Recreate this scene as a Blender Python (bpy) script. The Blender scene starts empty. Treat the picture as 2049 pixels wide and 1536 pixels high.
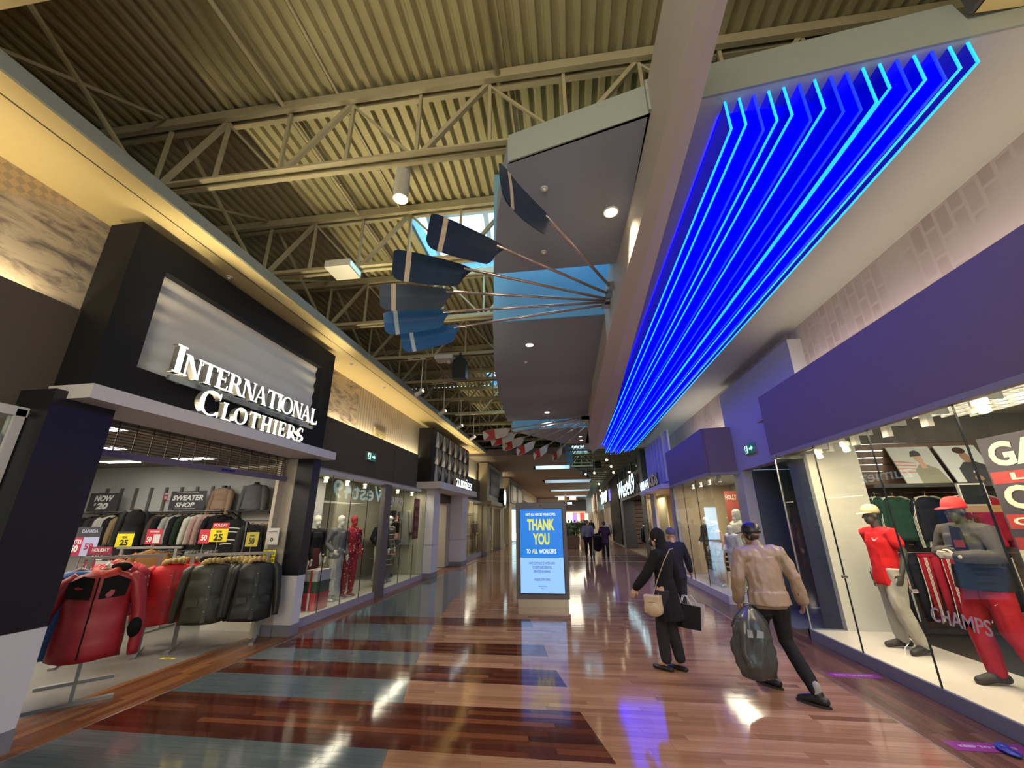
import bpy, bmesh, math, random
from mathutils import Vector, Matrix, Euler
random.seed(7)
SC = bpy.context.scene
COL = SC.collection
PI = math.pi
# ------------------------------------------------------------------ camera
F_PX, YAW, PITCH, ROLL = 810.0, math.radians(7.67), math.radians(18.67), math.radians(-0.516)
cam_data = bpy.data.cameras.new('camera')
cam = bpy.data.objects.new('camera', cam_data); COL.objects.link(cam)
cam_data.sensor_width = 36; cam_data.lens = 36 * F_PX / 2049; cam_data.clip_start = .05; cam_data.clip_end = 300
cF = Vector((-math.sin(YAW) * math.cos(PITCH), math.cos(YAW) * math.cos(PITCH), math.sin(PITCH)))
cR0 = Vector((math.cos(YAW), math.sin(YAW), 0)); cU0 = cR0.cross(cF)
cR = math.cos(ROLL) * cR0 + math.sin(ROLL) * cU0; cU = -math.sin(ROLL) * cR0 + math.cos(ROLL) * cU0
cam.matrix_world = Matrix(((cR.x, cU.x, -cF.x, 0), (cR.y, cU.y, -cF.y, 0), (cR.z, cU.z, -cF.z, 1.7), (0, 0, 0, 1)))
SC.camera = cam
# ------------------------------------------------------------------ world, exposure
SC.view_settings.view_transform = 'Standard'; SC.view_settings.look = 'None'
SC.view_settings.gamma = 1; SC.view_settings.use_curve_mapping = False
SC.view_settings.exposure = 0.0
W = bpy.data.worlds.new('overcast_sky'); SC.world = W; W.use_nodes = True
W.node_tree.nodes['Background'].inputs[0].default_value = (.50, .78, 1, 1)
W.node_tree.nodes['Background'].inputs[1].default_value = 4.2
try:
    SC.cycles.use_denoising = True; SC.cycles.denoiser = 'OPENIMAGEDENOISE'
    SC.cycles.max_bounces = 6; SC.cycles.diffuse_bounces = 3; SC.cycles.glossy_bounces = 4
    SC.cycles.transmission_bounces = 4; SC.cycles.transparent_max_bounces = 12
    SC.cycles.sample_clamp_indirect = 4; SC.cycles.caustics_reflective = False; SC.cycles.caustics_refractive = False
    SC.cycles.use_adaptive_sampling = True; SC.cycles.adaptive_threshold = .02
except Exception:
    pass

def lamp(kind, name, loc, power, col=(1, 1, 1), size=None, aim=None, spot=None, blend=.5, rad=None):
    d = bpy.data.lights.new(name, kind); d.energy = power; d.color = col
    if kind == 'AREA':
        d.shape = 'RECTANGLE'; d.size, d.size_y = size
    if kind == 'SPOT':
        d.spot_size = math.radians(spot); d.spot_blend = blend
    if rad is not None: d.shadow_soft_size = rad
    o = bpy.data.objects.new(name, d); COL.objects.link(o); o.location = loc
    if aim is not None:
        v = Vector(aim) - Vector(loc)
        up = Vector((0, 1, 0)) if abs(v.normalized().y) < .95 else Vector((1, 0, 0))
        z = -v.normalized(); x = up.cross(z).normalized(); y = z.cross(x)
        o.rotation_euler = Matrix((x, y, z)).transposed().to_euler()
    return o
WARM, CREAM, NEUT, YEL = (1, .80, .52), (1, .88, .68), (1, .94, .84), (1, .81, .50)
def uplight(name, x, y, z, sx, sy, p, col, ax, az): return area(name, (x, y, z), (x + ax, y, z + az), sx, sy, p, col)
def area(name, loc, aim, sx, sy, power, col):
    o = lamp('AREA', name, loc, power, col, (sx, sy), aim); o.data.specular_factor = .1; return o
# coves (strip light lying in the trough on top of each bulkhead)
area('cove_light_left', (-4.98, 9.3, 3.71), (-4.98, 9.3, 9), .06, 8.4, 62, YEL)
area('cove_light_left', (-4.98, .2, 3.71), (-4.98, .2, 9), .06, 5.2, 42, YEL)
area('cove_light_left', (-4.98, 20.2, 3.71), (-4.98, 20.2, 9), .06, 4.2, 36, YEL)
area('cove_light_left', (-4.98, 28.5, 3.71), (-4.98, 28.5, 9), .06, 4, 36, YEL)
area('cove_light_right', (3.85, 3.6, 3.78), (3.85, 3.6, 9), .06, 7.2, 24, WARM)
area('cove_light_right', (3.85, 12, 3.78), (3.85, 12, 9), .06, 3.2, 12, WARM)
area('neon_glow', (2.1, 10.2, 4.42), (2.1, 10.2, 0), 1.4, 15, 110, (.10, .09, 1))
# shop interiors
for y, p in ((3.2, 55), (5.6, 60)):
    area('shop_ceiling_light', (-6.6, y, 2.95), (-6.6, y, 0), 1.6, .6, p, CREAM)
area('shop_ceiling_light', (-9.2, 5.2, 2.98), (-9.2, 5.2, 0), 1.8, 3, 110, NEUT)
area('shop_ceiling_light', (-9.2, 1, 2.98), (-9.2, 1, 0), 1.8, 1.2, 60, NEUT)
area('window_display_light', (-4.95, 8.6, 2.6), (-5.3, 8.6, 0), .3, 2.6, 26, CREAM)
area('window_display_light', (-4.95, 12, 2.6), (-5.3, 12, 0), .3, 2.4, 28, CREAM)
area('window_display_light', (-5.4, 20.3, 2.6), (-5.4, 20.3, 0), .6, 3, 60, CREAM)
area('shop_ceiling_light', (-6.6, 16, 2.6), (-6.6, 16, 0), 1.6, 2.5, 90, CREAM)
area('window_display_light', (3.66, 4.6, 2.7), (4.1, 4.6, .3), .25, 5.0, 150, WARM)
area('shop_ceiling_light', (5.6, 4.6, 3.25), (5.6, 4.6, 0), 1.4, 5, 70, CREAM)
area('window_display_light', (3.9, 11.9, 2.68), (3.9, 11.9, 0), .5, 2.4, 60, CREAM).data.specular_factor = .01
area('shop_ceiling_light', (4.6, 16, 2.6), (4.6, 16, 0), 1, 2.2, 70, CREAM)
area('shop_ceiling_light', (5.2, 25, 2.9), (5.2, 25, 0), 1.6, 5, 130, CREAM)
area('shop_ceiling_light', (5.2, 38, 2.9), (5.2, 38, 0), 1.6, 5, 160, CREAM)
area('shop_ceiling_light', (-6, 25.5, 2.6), (-6, 25.5, 0), 1.6, 3, 100, CREAM)
area('shop_ceiling_light', (-6, 36, 2.7), (-6, 36, 0), 1.6, 6, 160, CREAM)
uplight('display_uplight', 3.8, 4.6, 3.03, .2, 5, 24, CREAM, 1.5, .25)  # hidden lamp added on the window trim to brighten the shop ceiling
area('shop_ceiling_light', (6.4, 5.6, 3.1), (6.0, 7.6, 1.2), 1.5, .4, 45, CREAM)
for y0, ln, p in ((5.0, 3.6, 16), (15.6, 4.6, 14)):
    o = area('added_soffit_fill', (-4.3, y0, 2.97), (-4.3, y0, 6), .06, ln, p, (1, .84, .52)); o.data.spread = math.radians(40)  # unseen strips added above the canopies to brighten the soffit
# corridor beyond and behind
area('concourse_fill', (-1, 34, 4.5), (-1, 34, 0), 3, 10, 330, CREAM)
area('concourse_fill', (0, 52, 4.5), (0, 52, 0), 5, 12, 700, CREAM)
area('concourse_fill', (0, -4, 4.2), (0, 4, 4.6), 6, 3, 380, CREAM)  # added lamp behind the camera that fills the hall and roof deck
for y0, ln, p in ((5.0, 3.8, 34), (15.6, 4.6, 26)):
    o = area('added_deck_fill', (-4.2, y0, 2.97), (-1.75, y0, 6.5), .08, ln, p, (1, .86, .5)); o.data.spread = math.radians(62)  # unseen lamps added on the canopies to brighten the roof deck
# ------------------------------------------------------------------ materials
MATS = {}
def mat(name, col=(.5, .5, .5), rough=.55, metal=0, var=.08, scale=18, emis=None, estr=0, bump=0, spec=None, coat=0, alpha=1):
    if name in MATS: return MATS[name]
    m = bpy.data.materials.new(name); m.use_nodes = True; MATS[name] = m
    nt = m.node_tree; b = nt.nodes['Principled BSDF']
    b.inputs['Roughness'].default_value = rough; b.inputs['Metallic'].default_value = metal
    if spec is not None: b.inputs['Specular IOR Level'].default_value = spec
    if coat: b.inputs['Coat Weight'].default_value = coat; b.inputs['Coat Roughness'].default_value = .05
    tc = nt.nodes.new('ShaderNodeTexCoord'); nz = nt.nodes.new('ShaderNodeTexNoise')
    nz.inputs['Scale'].default_value = scale; nz.inputs['Detail'].default_value = 2
    nt.links.new(tc.outputs['Object'], nz.inputs['Vector'])
    mr = nt.nodes.new('ShaderNodeMix'); mr.data_type = 'RGBA'
    mr.inputs[6].default_value = tuple(max(0, c * (1 - var)) for c in col[:3]) + (1,)
    mr.inputs[7].default_value = tuple(min(1, c * (1 + var)) for c in col[:3]) + (1,)
    nt.links.new(nz.outputs[0], mr.inputs[0]); nt.links.new(mr.outputs[2], b.inputs['Base Color'])
    if emis: b.inputs['Emission Color'].default_value = tuple(emis) + (1,); b.inputs['Emission Strength'].default_value = estr
    if bump:
        bp = nt.nodes.new('ShaderNodeBump'); bp.inputs['Strength'].default_value = bump; bp.inputs['Distance'].default_value = .02
        nt.links.new(nz.outputs[0], bp.inputs['Height']); nt.links.new(bp.outputs[0], b.inputs['Normal'])
    return m
def nodes(m): return m.node_tree, m.node_tree.nodes['Principled BSDF']
def glass(name, tint=(.97, 1, .98), boost=1.0):
    m = bpy.data.materials.new(name); m.use_nodes = True; nt = m.node_tree; nt.nodes.clear()
    o = nt.nodes.new('ShaderNodeOutputMaterial'); mx = nt.nodes.new('ShaderNodeMixShader'); fr = nt.nodes.new('ShaderNodeFresnel')
    ge = nt.nodes.new('ShaderNodeNewGeometry'); mr = nt.nodes.new('ShaderNodeMapRange'); mr.inputs[3].default_value = 1.5 * boost; mr.inputs[4].default_value = 1 / (1.5 * boost)
    nt.links.new(ge.outputs['Backfacing'], mr.inputs[0]); nt.links.new(mr.outputs[0], fr.inputs[0]); t = nt.nodes.new('ShaderNodeBsdfTransparent'); t.inputs[0].default_value = tint + (1,)
    g = nt.nodes.new('ShaderNodeBsdfGlossy'); g.inputs['Roughness'].default_value = .0
    nt.links.new(fr.outputs[0], mx.inputs[0]); nt.links.new(t.outputs[0], mx.inputs[1]); nt.links.new(g.outputs[0], mx.inputs[2])
    nt.links.new(mx.outputs[0], o.inputs[0]); MATS[name] = m; return m
def cloth(name, col, rough=.85, var=.18, scale=9): return mat(name, col, rough, var=var, scale=scale, spec=.2)
GLASS = glass('shop_glass', boost=.83)
def emit(name, col, s): return mat(name, tuple(c * .6 for c in col), .4, emis=col, estr=s, var=.02)

# ------------------------------------------------------------------ objects
def link(name, me, parent=None, loc=None):
    o = bpy.data.objects.new(name, me); COL.objects.link(o)
    if parent is not None: o.parent = parent
    if loc is not None: o.location = loc
    return o
def tag(o, label, cat, group=None):
    o['label'] = label; o['category'] = cat
    if group: o['group'] = group
    return o
def struct(o):
    """marks a piece of the setting; several separate boxes under one name become one object each"""
    o['kind'] = 'structure'; me = o.data; nv = len(me.vertices)
    if nv > 8 and nv % 8 == 0 and nv <= 80 and len(me.polygons) == nv // 8 * 6 and o.name.split('.')[0].startswith(('wall_', 'trim_', 'ceiling_', 'floor_', 'baseboard_')):
        nm = o.name.split('.')[0]; vs = [tuple(v.co) for v in me.vertices]; fs = [tuple(p.vertices) for p in me.polygons]; m = me.materials[0]
        for k in range(nv // 8):
            q = bpy.data.meshes.new(nm); q.from_pydata(vs[8 * k:8 * k + 8], [], [tuple(i - 8 * k for i in f) for f in fs[6 * k:6 * k + 6]]); q.materials.append(m)
            if k == 0: o.data = q
            else: link(nm, q)['kind'] = 'structure'
    return o
def stuff(o): o['kind'] = 'stuff'; return o
def thing(name, label, cat, loc=(0, 0, 0), group=None, rz=0):
    o = bpy.data.objects.new(name, None); COL.objects.link(o); o.location = loc; o.rotation_euler = (0, 0, rz); o.empty_display_size = .1
    return tag(o, label, cat, group)
def kids(o): return [c for c in COL.objects if c.parent is o]
def dup(root, label=None, loc=None, rz=None, group=None):
    ch = {}
    def rec(o, p):
        c = o.copy(); COL.objects.link(c)
        if p is not None: c.parent = p
        for k in CHILD.get(o.name, []): rec(k, c)
        return c
    r = rec(root, None)
    if label: r['label'] = label
    if loc is not None: r.location = loc
    if rz is not None: r.rotation_euler = (0, 0, rz)
    if group: r['group'] = group
    return r
CHILD = {}
ORD = 'first second third fourth fifth sixth seventh eighth ninth tenth eleventh twelfth thirteenth fourteenth fifteenth sixteenth seventeenth eighteenth nineteenth twentieth twenty-first twenty-second twenty-third'.split()

class MB:
    """collects vertices and faces of one mesh object"""
    def __init__(s): s.v = []; s.f = []; s.c = []
    def add(s, vs, fs):
        n = len(s.v); s.v += [tuple(p) for p in vs]; s.f += [tuple(i + n for i in q) for q in fs]; return s
    def box(s, x0, x1, y0, y1, z0, z1):
        return s.add([(x0, y0, z0), (x1, y0, z0), (x1, y1, z0), (x0, y1, z0), (x0, y0, z1), (x1, y0, z1), (x1, y1, z1), (x0, y1, z1)],
                     [(0, 3, 2, 1), (4, 5, 6, 7), (0, 1, 5, 4), (1, 2, 6, 5), (2, 3, 7, 6), (3, 0, 4, 7)])
    def quad(s, a, b, c, d): return s.add([a, b, c, d], [(0, 1, 2, 3)])
    def poly(s, pts): return s.add(pts, [tuple(range(len(pts)))])
    def slab(s, pts, d):
        """polygon pts (3-D, planar) extruded by vector d"""
        n = len(pts); d = Vector(d); a = [Vector(p) for p in pts]; b = [p + d for p in a]
        return s.add(a + b, [tuple(range(n))[::-1], tuple(range(n, 2 * n))] + [(i, (i + 1) % n, n + (i + 1) % n, n + i) for i in range(n)])
    def bar(s, p, q, w, h=None, up=(0, 0, 1)):
        p, q = Vector(p), Vector(q); h = h or w; d = (q - p).normalized(); u = Vector(up)
        if abs(d.dot(u)) > .98: u = Vector((1, 0, 0))
        r = d.cross(u).normalized() * (w / 2); t = r.cross(d).normalized() * (h / 2)
        return s.add([p - r - t, p + r - t, p + r + t, p - r + t, q - r - t, q + r - t, q + r + t, q - r + t],
                     [(0, 3, 2, 1), (4, 5, 6, 7), (0, 1, 5, 4), (1, 2, 6, 5), (2, 3, 7, 6), (3, 0, 4, 7)])
    def ring(s, c, u, v, n): return [Vector(c) + Vector(u) * math.cos(2 * PI * i / n) + Vector(v) * math.sin(2 * PI * i / n) for i in range(n)]
    def loft(s, rings, cap0=True, cap1=True):
        n = len(rings[0]); b = len(s.v)
        for r in rings: s.v += [tuple(p) for p in r]
        for k in range(len(rings) - 1):
            for i in range(n):
                j = (i + 1) % n; s.f.append((b + k * n + i, b + k * n + j, b + (k + 1) * n + j, b + (k + 1) * n + i))
        if cap0: s.f.append(tuple(b + i for i in range(n))[::-1])
        if cap1: s.f.append(tuple(b + (len(rings) - 1) * n + i for i in range(n)))
        return s
    def tube(s, pts, rad, n=8, flat=1.0, up=(0, 0, 1), caps=True):
        pts = [Vector(p) for p in pts]; rad = rad if isinstance(rad, (list, tuple)) else [rad] * len(pts); rings = []
        u = None
        for i, p in enumerate(pts):
            d = (pts[min(i + 1, len(pts) - 1)] - pts[max(i - 1, 0)]).normalized()
            if u is None:
                a = Vector(up)
                if abs(d.dot(a)) > .95: a = Vector((0, 1, 0)) if abs(d.y) < .9 else Vector((1, 0, 0))
                u = d.cross(a).normalized()
            else: u = (u - d * u.dot(d)).normalized()
            w = d.cross(u)
            rings.append(s.ring(p, u * rad[i], w * rad[i] * flat, n))
        return s.loft(rings, caps, caps)
    def cyl(s, p, q, r, n=12): return s.tube([p, q], r, n)
    def ball(s, c, r, n=12, m=8, sc=(1, 1, 1)):
        c = Vector(c); rings = []
        for k in range(m + 1):
            a = PI * k / m; a = min(max(a, .02), PI - .02)
            rings.append([c + Vector((r * sc[0] * math.sin(a) * math.cos(2 * PI * i / n), r * sc[1] * math.sin(a) * math.sin(2 * PI * i / n), -r * sc[2] * math.cos(a))) for i in range(n)])
        return s.loft(rings)
    def mesh(s, name, mt, smooth=False, bevel=0):
        me = bpy.data.meshes.new(name); me.from_pydata(s.v, [], s.f); me.update()
        if isinstance(mt, (list, tuple)):
            for m in mt: me.materials.append(m)
        elif mt: me.materials.append(mt)
        if smooth: me.polygons.foreach_set('use_smooth', [True] * len(me.polygons))
        if bevel:
            bm = bmesh.new(); bm.from_mesh(me)
            es = [e for e in bm.edges if len(e.link_faces) == 2 and e.calc_face_angle(0) > .5]
            bmesh.ops.bevel(bm, geom=es, offset=bevel, segments=2, affect='EDGES', profile=.6); bm.to_mesh(me); bm.free()
        return me
    def build(s, name, mt, parent=None, smooth=False, bevel=0, world=True):
        """world=True: coordinates are world ones even under a parent"""
        o = link(name, s.mesh(name, mt, smooth, bevel), parent)
        if parent is not None:
            if world: o.matrix_parent_inverse = ROOTINV(parent)
            CHILD.setdefault(parent.name, []).append(o)
        return o
def ROOTINV(p):
    T = Matrix.Identity(4); q = p
    while q is not None and q.parent is not None: q = q.parent
    return (Matrix.Translation(q.location) @ Matrix.Rotation(q.rotation_euler[2], 4, 'Z')).inverted() if p is q else Matrix.Identity(4)
def adopt(o, parent, world=True):
    o.parent = parent
    if world: o.matrix_parent_inverse = ROOTINV(parent)
    CHILD.setdefault(parent.name, []).append(o); return o

# ------------------------------------------------------------------ lettering
def txt(name, s, o, u, v, w=None, h=.2, depth=.004, mt=None, parent=None, bold=0, align='L', shear=0, sp=1.0, world=True):
    """flat or raised lettering: o = lower-left (or centre) corner, u = reading direction, v = up; scaled to w x h"""
    cu = bpy.data.curves.new(name, 'FONT'); cu.body = s; cu.size = 1; cu.extrude = .5; cu.offset = bold; cu.shear = shear; cu.space_character = sp; cu.resolution_u = 3
    if '\n' in s: cu.align_x = 'CENTER'
    t = bpy.data.objects.new(name, cu); COL.objects.link(t)
    dg = bpy.context.evaluated_depsgraph_get(); me = bpy.data.meshes.new_from_object(t.evaluated_get(dg))
    bpy.data.objects.remove(t); bpy.data.curves.remove(cu)
    xs = [p.co.x for p in me.vertices]; ys = [p.co.y for p in me.vertices]
    x0, x1, y0, y1 = min(xs), max(xs), min(ys), max(ys)
    sy = h / (y1 - y0); sx = w / (x1 - x0) if w else sy
    u = Vector(u).normalized(); v = Vector(v).normalized(); n = u.cross(v); o = Vector(o)
    if align == 'C': o = o - u * sx * (x1 - x0) / 2
    for p in me.vertices:
        p.co = o + u * (p.co.x - x0) * sx + v * (p.co.y - y0) * sy + n * ((p.co.z + .5) * depth + .001)
    me.name = name; me.materials.clear(); me.materials.append(mt)
    if depth > .02:
        me.update(); me.materials.append(mat('letter_return', (.10, .10, .10), .5))
        for p in me.polygons: p.material_index = 0 if p.normal.dot(n) > .7 else 1
    ob = link(name, me)
    if parent is not None: adopt(ob, parent, world)
    return ob
# ------------------------------------------------------------------ floor of narrow glossy planks
def wood(name, c0, c1, c2, rough=.085, along='X', bump=.02):
    m = mat(name, c1, rough, var=.02); nt, b = nodes(m)
    at = nt.nodes.new('ShaderNodeAttribute'); at.attribute_name = 'tint'
    rp = nt.nodes.new('ShaderNodeValToRGB'); e = rp.color_ramp.elements
    e[0].color = c0 + (1,); e[1].color = c2 + (1,); k = e.new(.5); k.color = c1 + (1,)
    nt.links.new(at.outputs['Fac'], rp.inputs[0])
    tc = nt.nodes.new('ShaderNodeTexCoord'); mp = nt.nodes.new('ShaderNodeMapping')
    mp.inputs['Scale'].default_value = (1.6, 55, 1) if along == 'X' else (55, 1.6, 1)
    nz = nt.nodes.new('ShaderNodeTexNoise'); nz.inputs['Scale'].default_value = 1; nz.inputs['Detail'].default_value = 3
    nt.links.new(tc.outputs['Object'], mp.inputs[0]); nt.links.new(mp.outputs[0], nz.inputs['Vector'])
    mx = nt.nodes.new('ShaderNodeMix'); mx.data_type = 'RGBA'; mx.blend_type = 'MULTIPLY'; mx.inputs[0].default_value = .55
    r2 = nt.nodes.new('ShaderNodeValToRGB'); r2.color_ramp.elements[0].position = .3; r2.color_ramp.elements[0].color = (.6, .57, .55, 1); r2.color_ramp.elements[1].position = .65
    nt.links.new(nz.outputs[0], r2.inputs[0]); nt.links.new(rp.outputs[0], mx.inputs[6]); nt.links.new(r2.outputs[0], mx.inputs[7])
    nt.links.new(mx.outputs[2], b.inputs['Base Color'])
    bp = nt.nodes.new('ShaderNodeBump'); bp.inputs['Strength'].default_value = bump; bp.inputs['Distance'].default_value = .004
    nt.links.new(nz.outputs[0], bp.inputs['Height']); nt.links.new(bp.outputs[0], b.inputs['Normal'])
    return m
OAK = wood('oak_plank', (.21, .105, .058), (.35, .192, .11), (.46, .28, .175))
DARK = wood('red_mahogany_plank', (.035, .010, .008), (.085, .022, .013), (.20, .068, .03))
BLUE = wood('slate_blue_plank', (.095, .13, .145), (.115, .15, .165), (.14, .175, .19), bump=.012)
EDGE = wood('amber_border_plank', (.14, .052, .018), (.22, .085, .03), (.30, .125, .045), along='Y', rough=.25)
EDGE2 = wood('umber_border_plank', (.10, .045, .035), (.145, .07, .05), (.19, .095, .065), along='Y', rough=.25)
ZONE = {'o': OAK, 'd': DARK, 'b': BLUE}
RP = .084
def interp(pts, y):
    if y <= pts[0][0]: a, b = pts[0], pts[1]
    elif y >= pts[-1][0]: a, b = pts[-2], pts[-1]
    else:
        for a, b in zip(pts, pts[1:]):
            if a[0] <= y <= b[0]: break
    return a[1] + (b[1] - a[1]) * (y - a[0]) / (b[0] - a[0])
BLUE_EDGE = [(3.8, -1.53), (4.61, -1.74), (5.16, -1.9), (5.75, -2.03), (6.23, -2.15), (6.79, -2.25), (7.8, -2.47), (8.51, -2.56), (9.7, -2.73), (13.8, -3.05), (16.5, -4.36)]
DARK_EDGE = [(2.4, .62), (3.82, .23), (4.63, -.01), (5.2, -.13), (5.72, -.27), (6.28, -.4), (6.79, -.49), (7.9, -.75), (8.38, -.84)]
BANDS = [(1.1, 2.1), (3.78, 4.62), (5.208, 5.712), (6.216, 6.72), (7.728, 8.316)]
XL, XR = -4.36, 2.75
def xr_at(y): return XR if y < 9 else max(2.2, XR - .11 * (y - 9)) if y < 14 else 2.2
def zones(y0, y1):
    ym = (y0 + y1) / 2
    R = (xr_at(y0), xr_at(y1))
    if any(a - .01 <= y0 and y1 <= b + .01 for a, b in BANDS):
        e = (interp(DARK_EDGE, y0), interp(DARK_EDGE, y1))
        return [('d', (XL, XL), e), ('o', e, R)]
    if ym < 16:
        e = (max(XL, interp(BLUE_EDGE, y0)), max(XL, interp(BLUE_EDGE, y1)))
        return [('b', (XL, XL), e), ('o', e, R)]
    return [('o', (XL, XL), R)]
floor = struct(MB().box(-4.95, 4.7, -6, 70, -.06, -.005).build('floor', mat('floor_joint', (.06, .035, .02), .4)))
far = {'o': (MB(), []), 'd': (MB(), []), 'b': (MB(), [])}
def plank_geo(mb, tints, q, z, t):
    (xa0, xa1), (xb0, xb1), y0, y1 = q; g = .0009; dz = [random.uniform(-.0002, .0002) for _ in range(4)]
    v = [(xa0 + g, y0 + g, z + dz[0]), (xb0 - g, y0 + g, z + dz[1]), (xb1 - g, y1 - g, z + dz[2]), (xa1 + g, y1 - g, z + dz[3])]
    mb.add(v + [(p[0], p[1], -.005) for p in v], [(0, 1, 2, 3), (4, 5, 1, 0), (5, 6, 2, 1), (6, 7, 3, 2), (7, 4, 0, 3)]); tints += [t] * 5
def tinted(me, tints):
    a = me.color_attributes.new('tint', 'FLOAT_COLOR', 'CORNER'); d = []
    for p, t in zip(me.polygons, tints): d += [t, t, t, 1] * len(p.vertices)
    a.data.foreach_set('color', d)
y = 3.78 - RP * 52; n_single = 0
while y < 66:
    step = RP if y < 21 else RP * 4
    y0, y1 = y, y + step; y = y1
    if y0 < -.4: continue
    for z, A, B in zones(y0, y1):
        w = B[0] - A[0]
        if w < .02: continue
        cuts = [0]; x = random.uniform(.2, .9)
        while x < w - .25: cuts.append(x / w); x += random.uniform(.55, 1.25) * (1.5 if step > RP else 1)
        cuts.append(1)
        for a, b in zip(cuts, cuts[1:]):
            q = ((A[0] + (B[0] - A[0]) * a, A[1] + (B[1] - A[1]) * a), (A[0] + (B[0] - A[0]) * b, A[1] + (B[1] - A[1]) * b), y0, y1)
            t = min(1, max(0, random.gauss(.5, .17)))
            if z == 'd' and random.random() < .08: t = 1
            xm = (q[0][0] + q[1][0]) / 2
            if 3.0 < y0 < 5.55 and -3.4 * (y0 / 3.0) < xm < 3 and n_single < 296:
                mb = MB(); tt = []; plank_geo(mb, tt, q, 0, t); me = mb.mesh('plank', ZONE[z]); tinted(me, tt)
                o = link('plank', me, floor); n_single += 1
            else: plank_geo(far[z][0], far[z][1], q, 0, t)
for z, nm in (('o', 'oak_planks'), ('d', 'dark_planks'), ('b', 'blue_planks')):
    me = far[z][0].mesh(nm, ZONE[z]); tinted(me, far[z][1]); stuff(link(nm, me, floor))
def border(name, xa, xb, ya, yb, m):
    mb = MB(); tt = []; n = max(1, round((xb - xa) / RP)); w = (xb - xa) / n
    for i in range(n):
        yy = ya - random.uniform(0, .8)
        while yy < yb:
            ln = random.uniform(.7, 1.5); a, b = max(ya, yy), min(yb, yy + ln); yy += ln
            if b - a > .02: plank_geo(mb, tt, ((xa + i * w, xa + i * w), (xa + i * w + w, xa + i * w + w), a, b), 0, random.random())
    me = mb.mesh(name, m); tinted(me, tt); return stuff(link(name, me, floor))
border('border_planks', -5.12, XL - .02, -.4, 7.1, EDGE); border('border_planks', -4.9, XL - .02, 7.1, 60, EDGE)
border('border_planks', XR + .015, 3.5, -.4, 10.0, EDGE2); border('border_planks', 2.24, 3.5, 10.0, 60, EDGE2)
STEEL = mat('brushed_steel', (.55, .54, .52), .3, .9, var=.05)
st = MB().box(XL - .02, XL, -.4, 60, -.02, .0015).box(XR, XR + .015, -.4, 10, -.02, .0015).build('trim_1', STEEL); struct(st)
pale = MB()
for yy in (19.3, 22.0): pale.box(-4.3, 3.2, yy, yy + .12, -.02, .002)
struct(pale.build('trim_2', mat('pale_inlay', (.62, .55, .42), .2)))
tile = struct(MB().box(-12, -5.12, -2, 9.1, -.06, 0).build('floor_shop', mat('grey_shop_tile', (.21, .20, .175), .3, var=.25, scale=1.3)))
# ------------------------------------------------------------------ building shell
TAUPE = mat('taupe_paint', (.098, .078, .064), .75, var=.05)
CREAMW = mat('cream_paint', (.55, .50, .40), .7, var=.04)
WHITEP = mat('white_paint', (.72, .70, .66), .6, var=.03)
GREYC = mat('grey_ceiling_paint', (.34, .375, .455), .8, var=.03)
FASC = mat('grey_green_paint', (.30, .33, .30), .75, var=.04)
LAV = mat('pale_stone_paint', (.70, .68, .70), .55, var=.03)
BLACK = mat('black_satin_paint', (.012, .012, .016), .38, var=.1)
DKBLUE = mat('dark_corridor_paint', (.085, .10, .14), .7, var=.05)
STEELP = mat('olive_painted_steel', (.46, .40, .24), .55, var=.12, scale=3)
DECK = mat('olive_painted_deck', (.43, .385, .21), .6, var=.16, scale=2.2)
# roof deck: trapezoid ribs that run along the concourse, holes for the skylights
def deck(name, x0, x1, y0, y1, z=6.5):
    mb = MB(); P = .15; prof = []; n = int((x1 - x0) / P + .5); P = (x1 - x0) / n
    for i in range(n):
        a = x0 + i * P; prof += [(a, z), (a + P * .38, z), (a + P * .5, z + .055), (a + P * .88, z + .055)]
    prof.append((x1, z)); v = []
    for yy in (y0, y1): v += [(px, yy, pz) for px, pz in prof]
    m = len(prof); mb.add(v, [(i, m + i, m + i + 1, i + 1) for i in range(m - 1)])
    return struct(mb.build(name, DECK))
S1 = (-2.4, .9, 5.2, 6.9); S2 = (-.3, 1.5, 27.7, 30.6)
S3 = (-2.6, .9, 12.6, 14.2); y = -6
for (x0, x1, y0, y1) in (S1, S3, S2):
    deck('ceiling', -6.6, 4.5, y, y0); deck('ceiling', -6.6, x0, y0, y1); deck('ceiling', x1, 4.5, y0, y1); y = y1
deck('ceiling', -6.6, 4.5, y, 66)
SKYW = mat('well_daylight_tint', (.26, .58, .86), .6, var=.03)  # blue of the daylight put into the colour of white well walls
MULL = mat('skylight_mullion', (.50, .56, .58), .4, var=.05)
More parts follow.
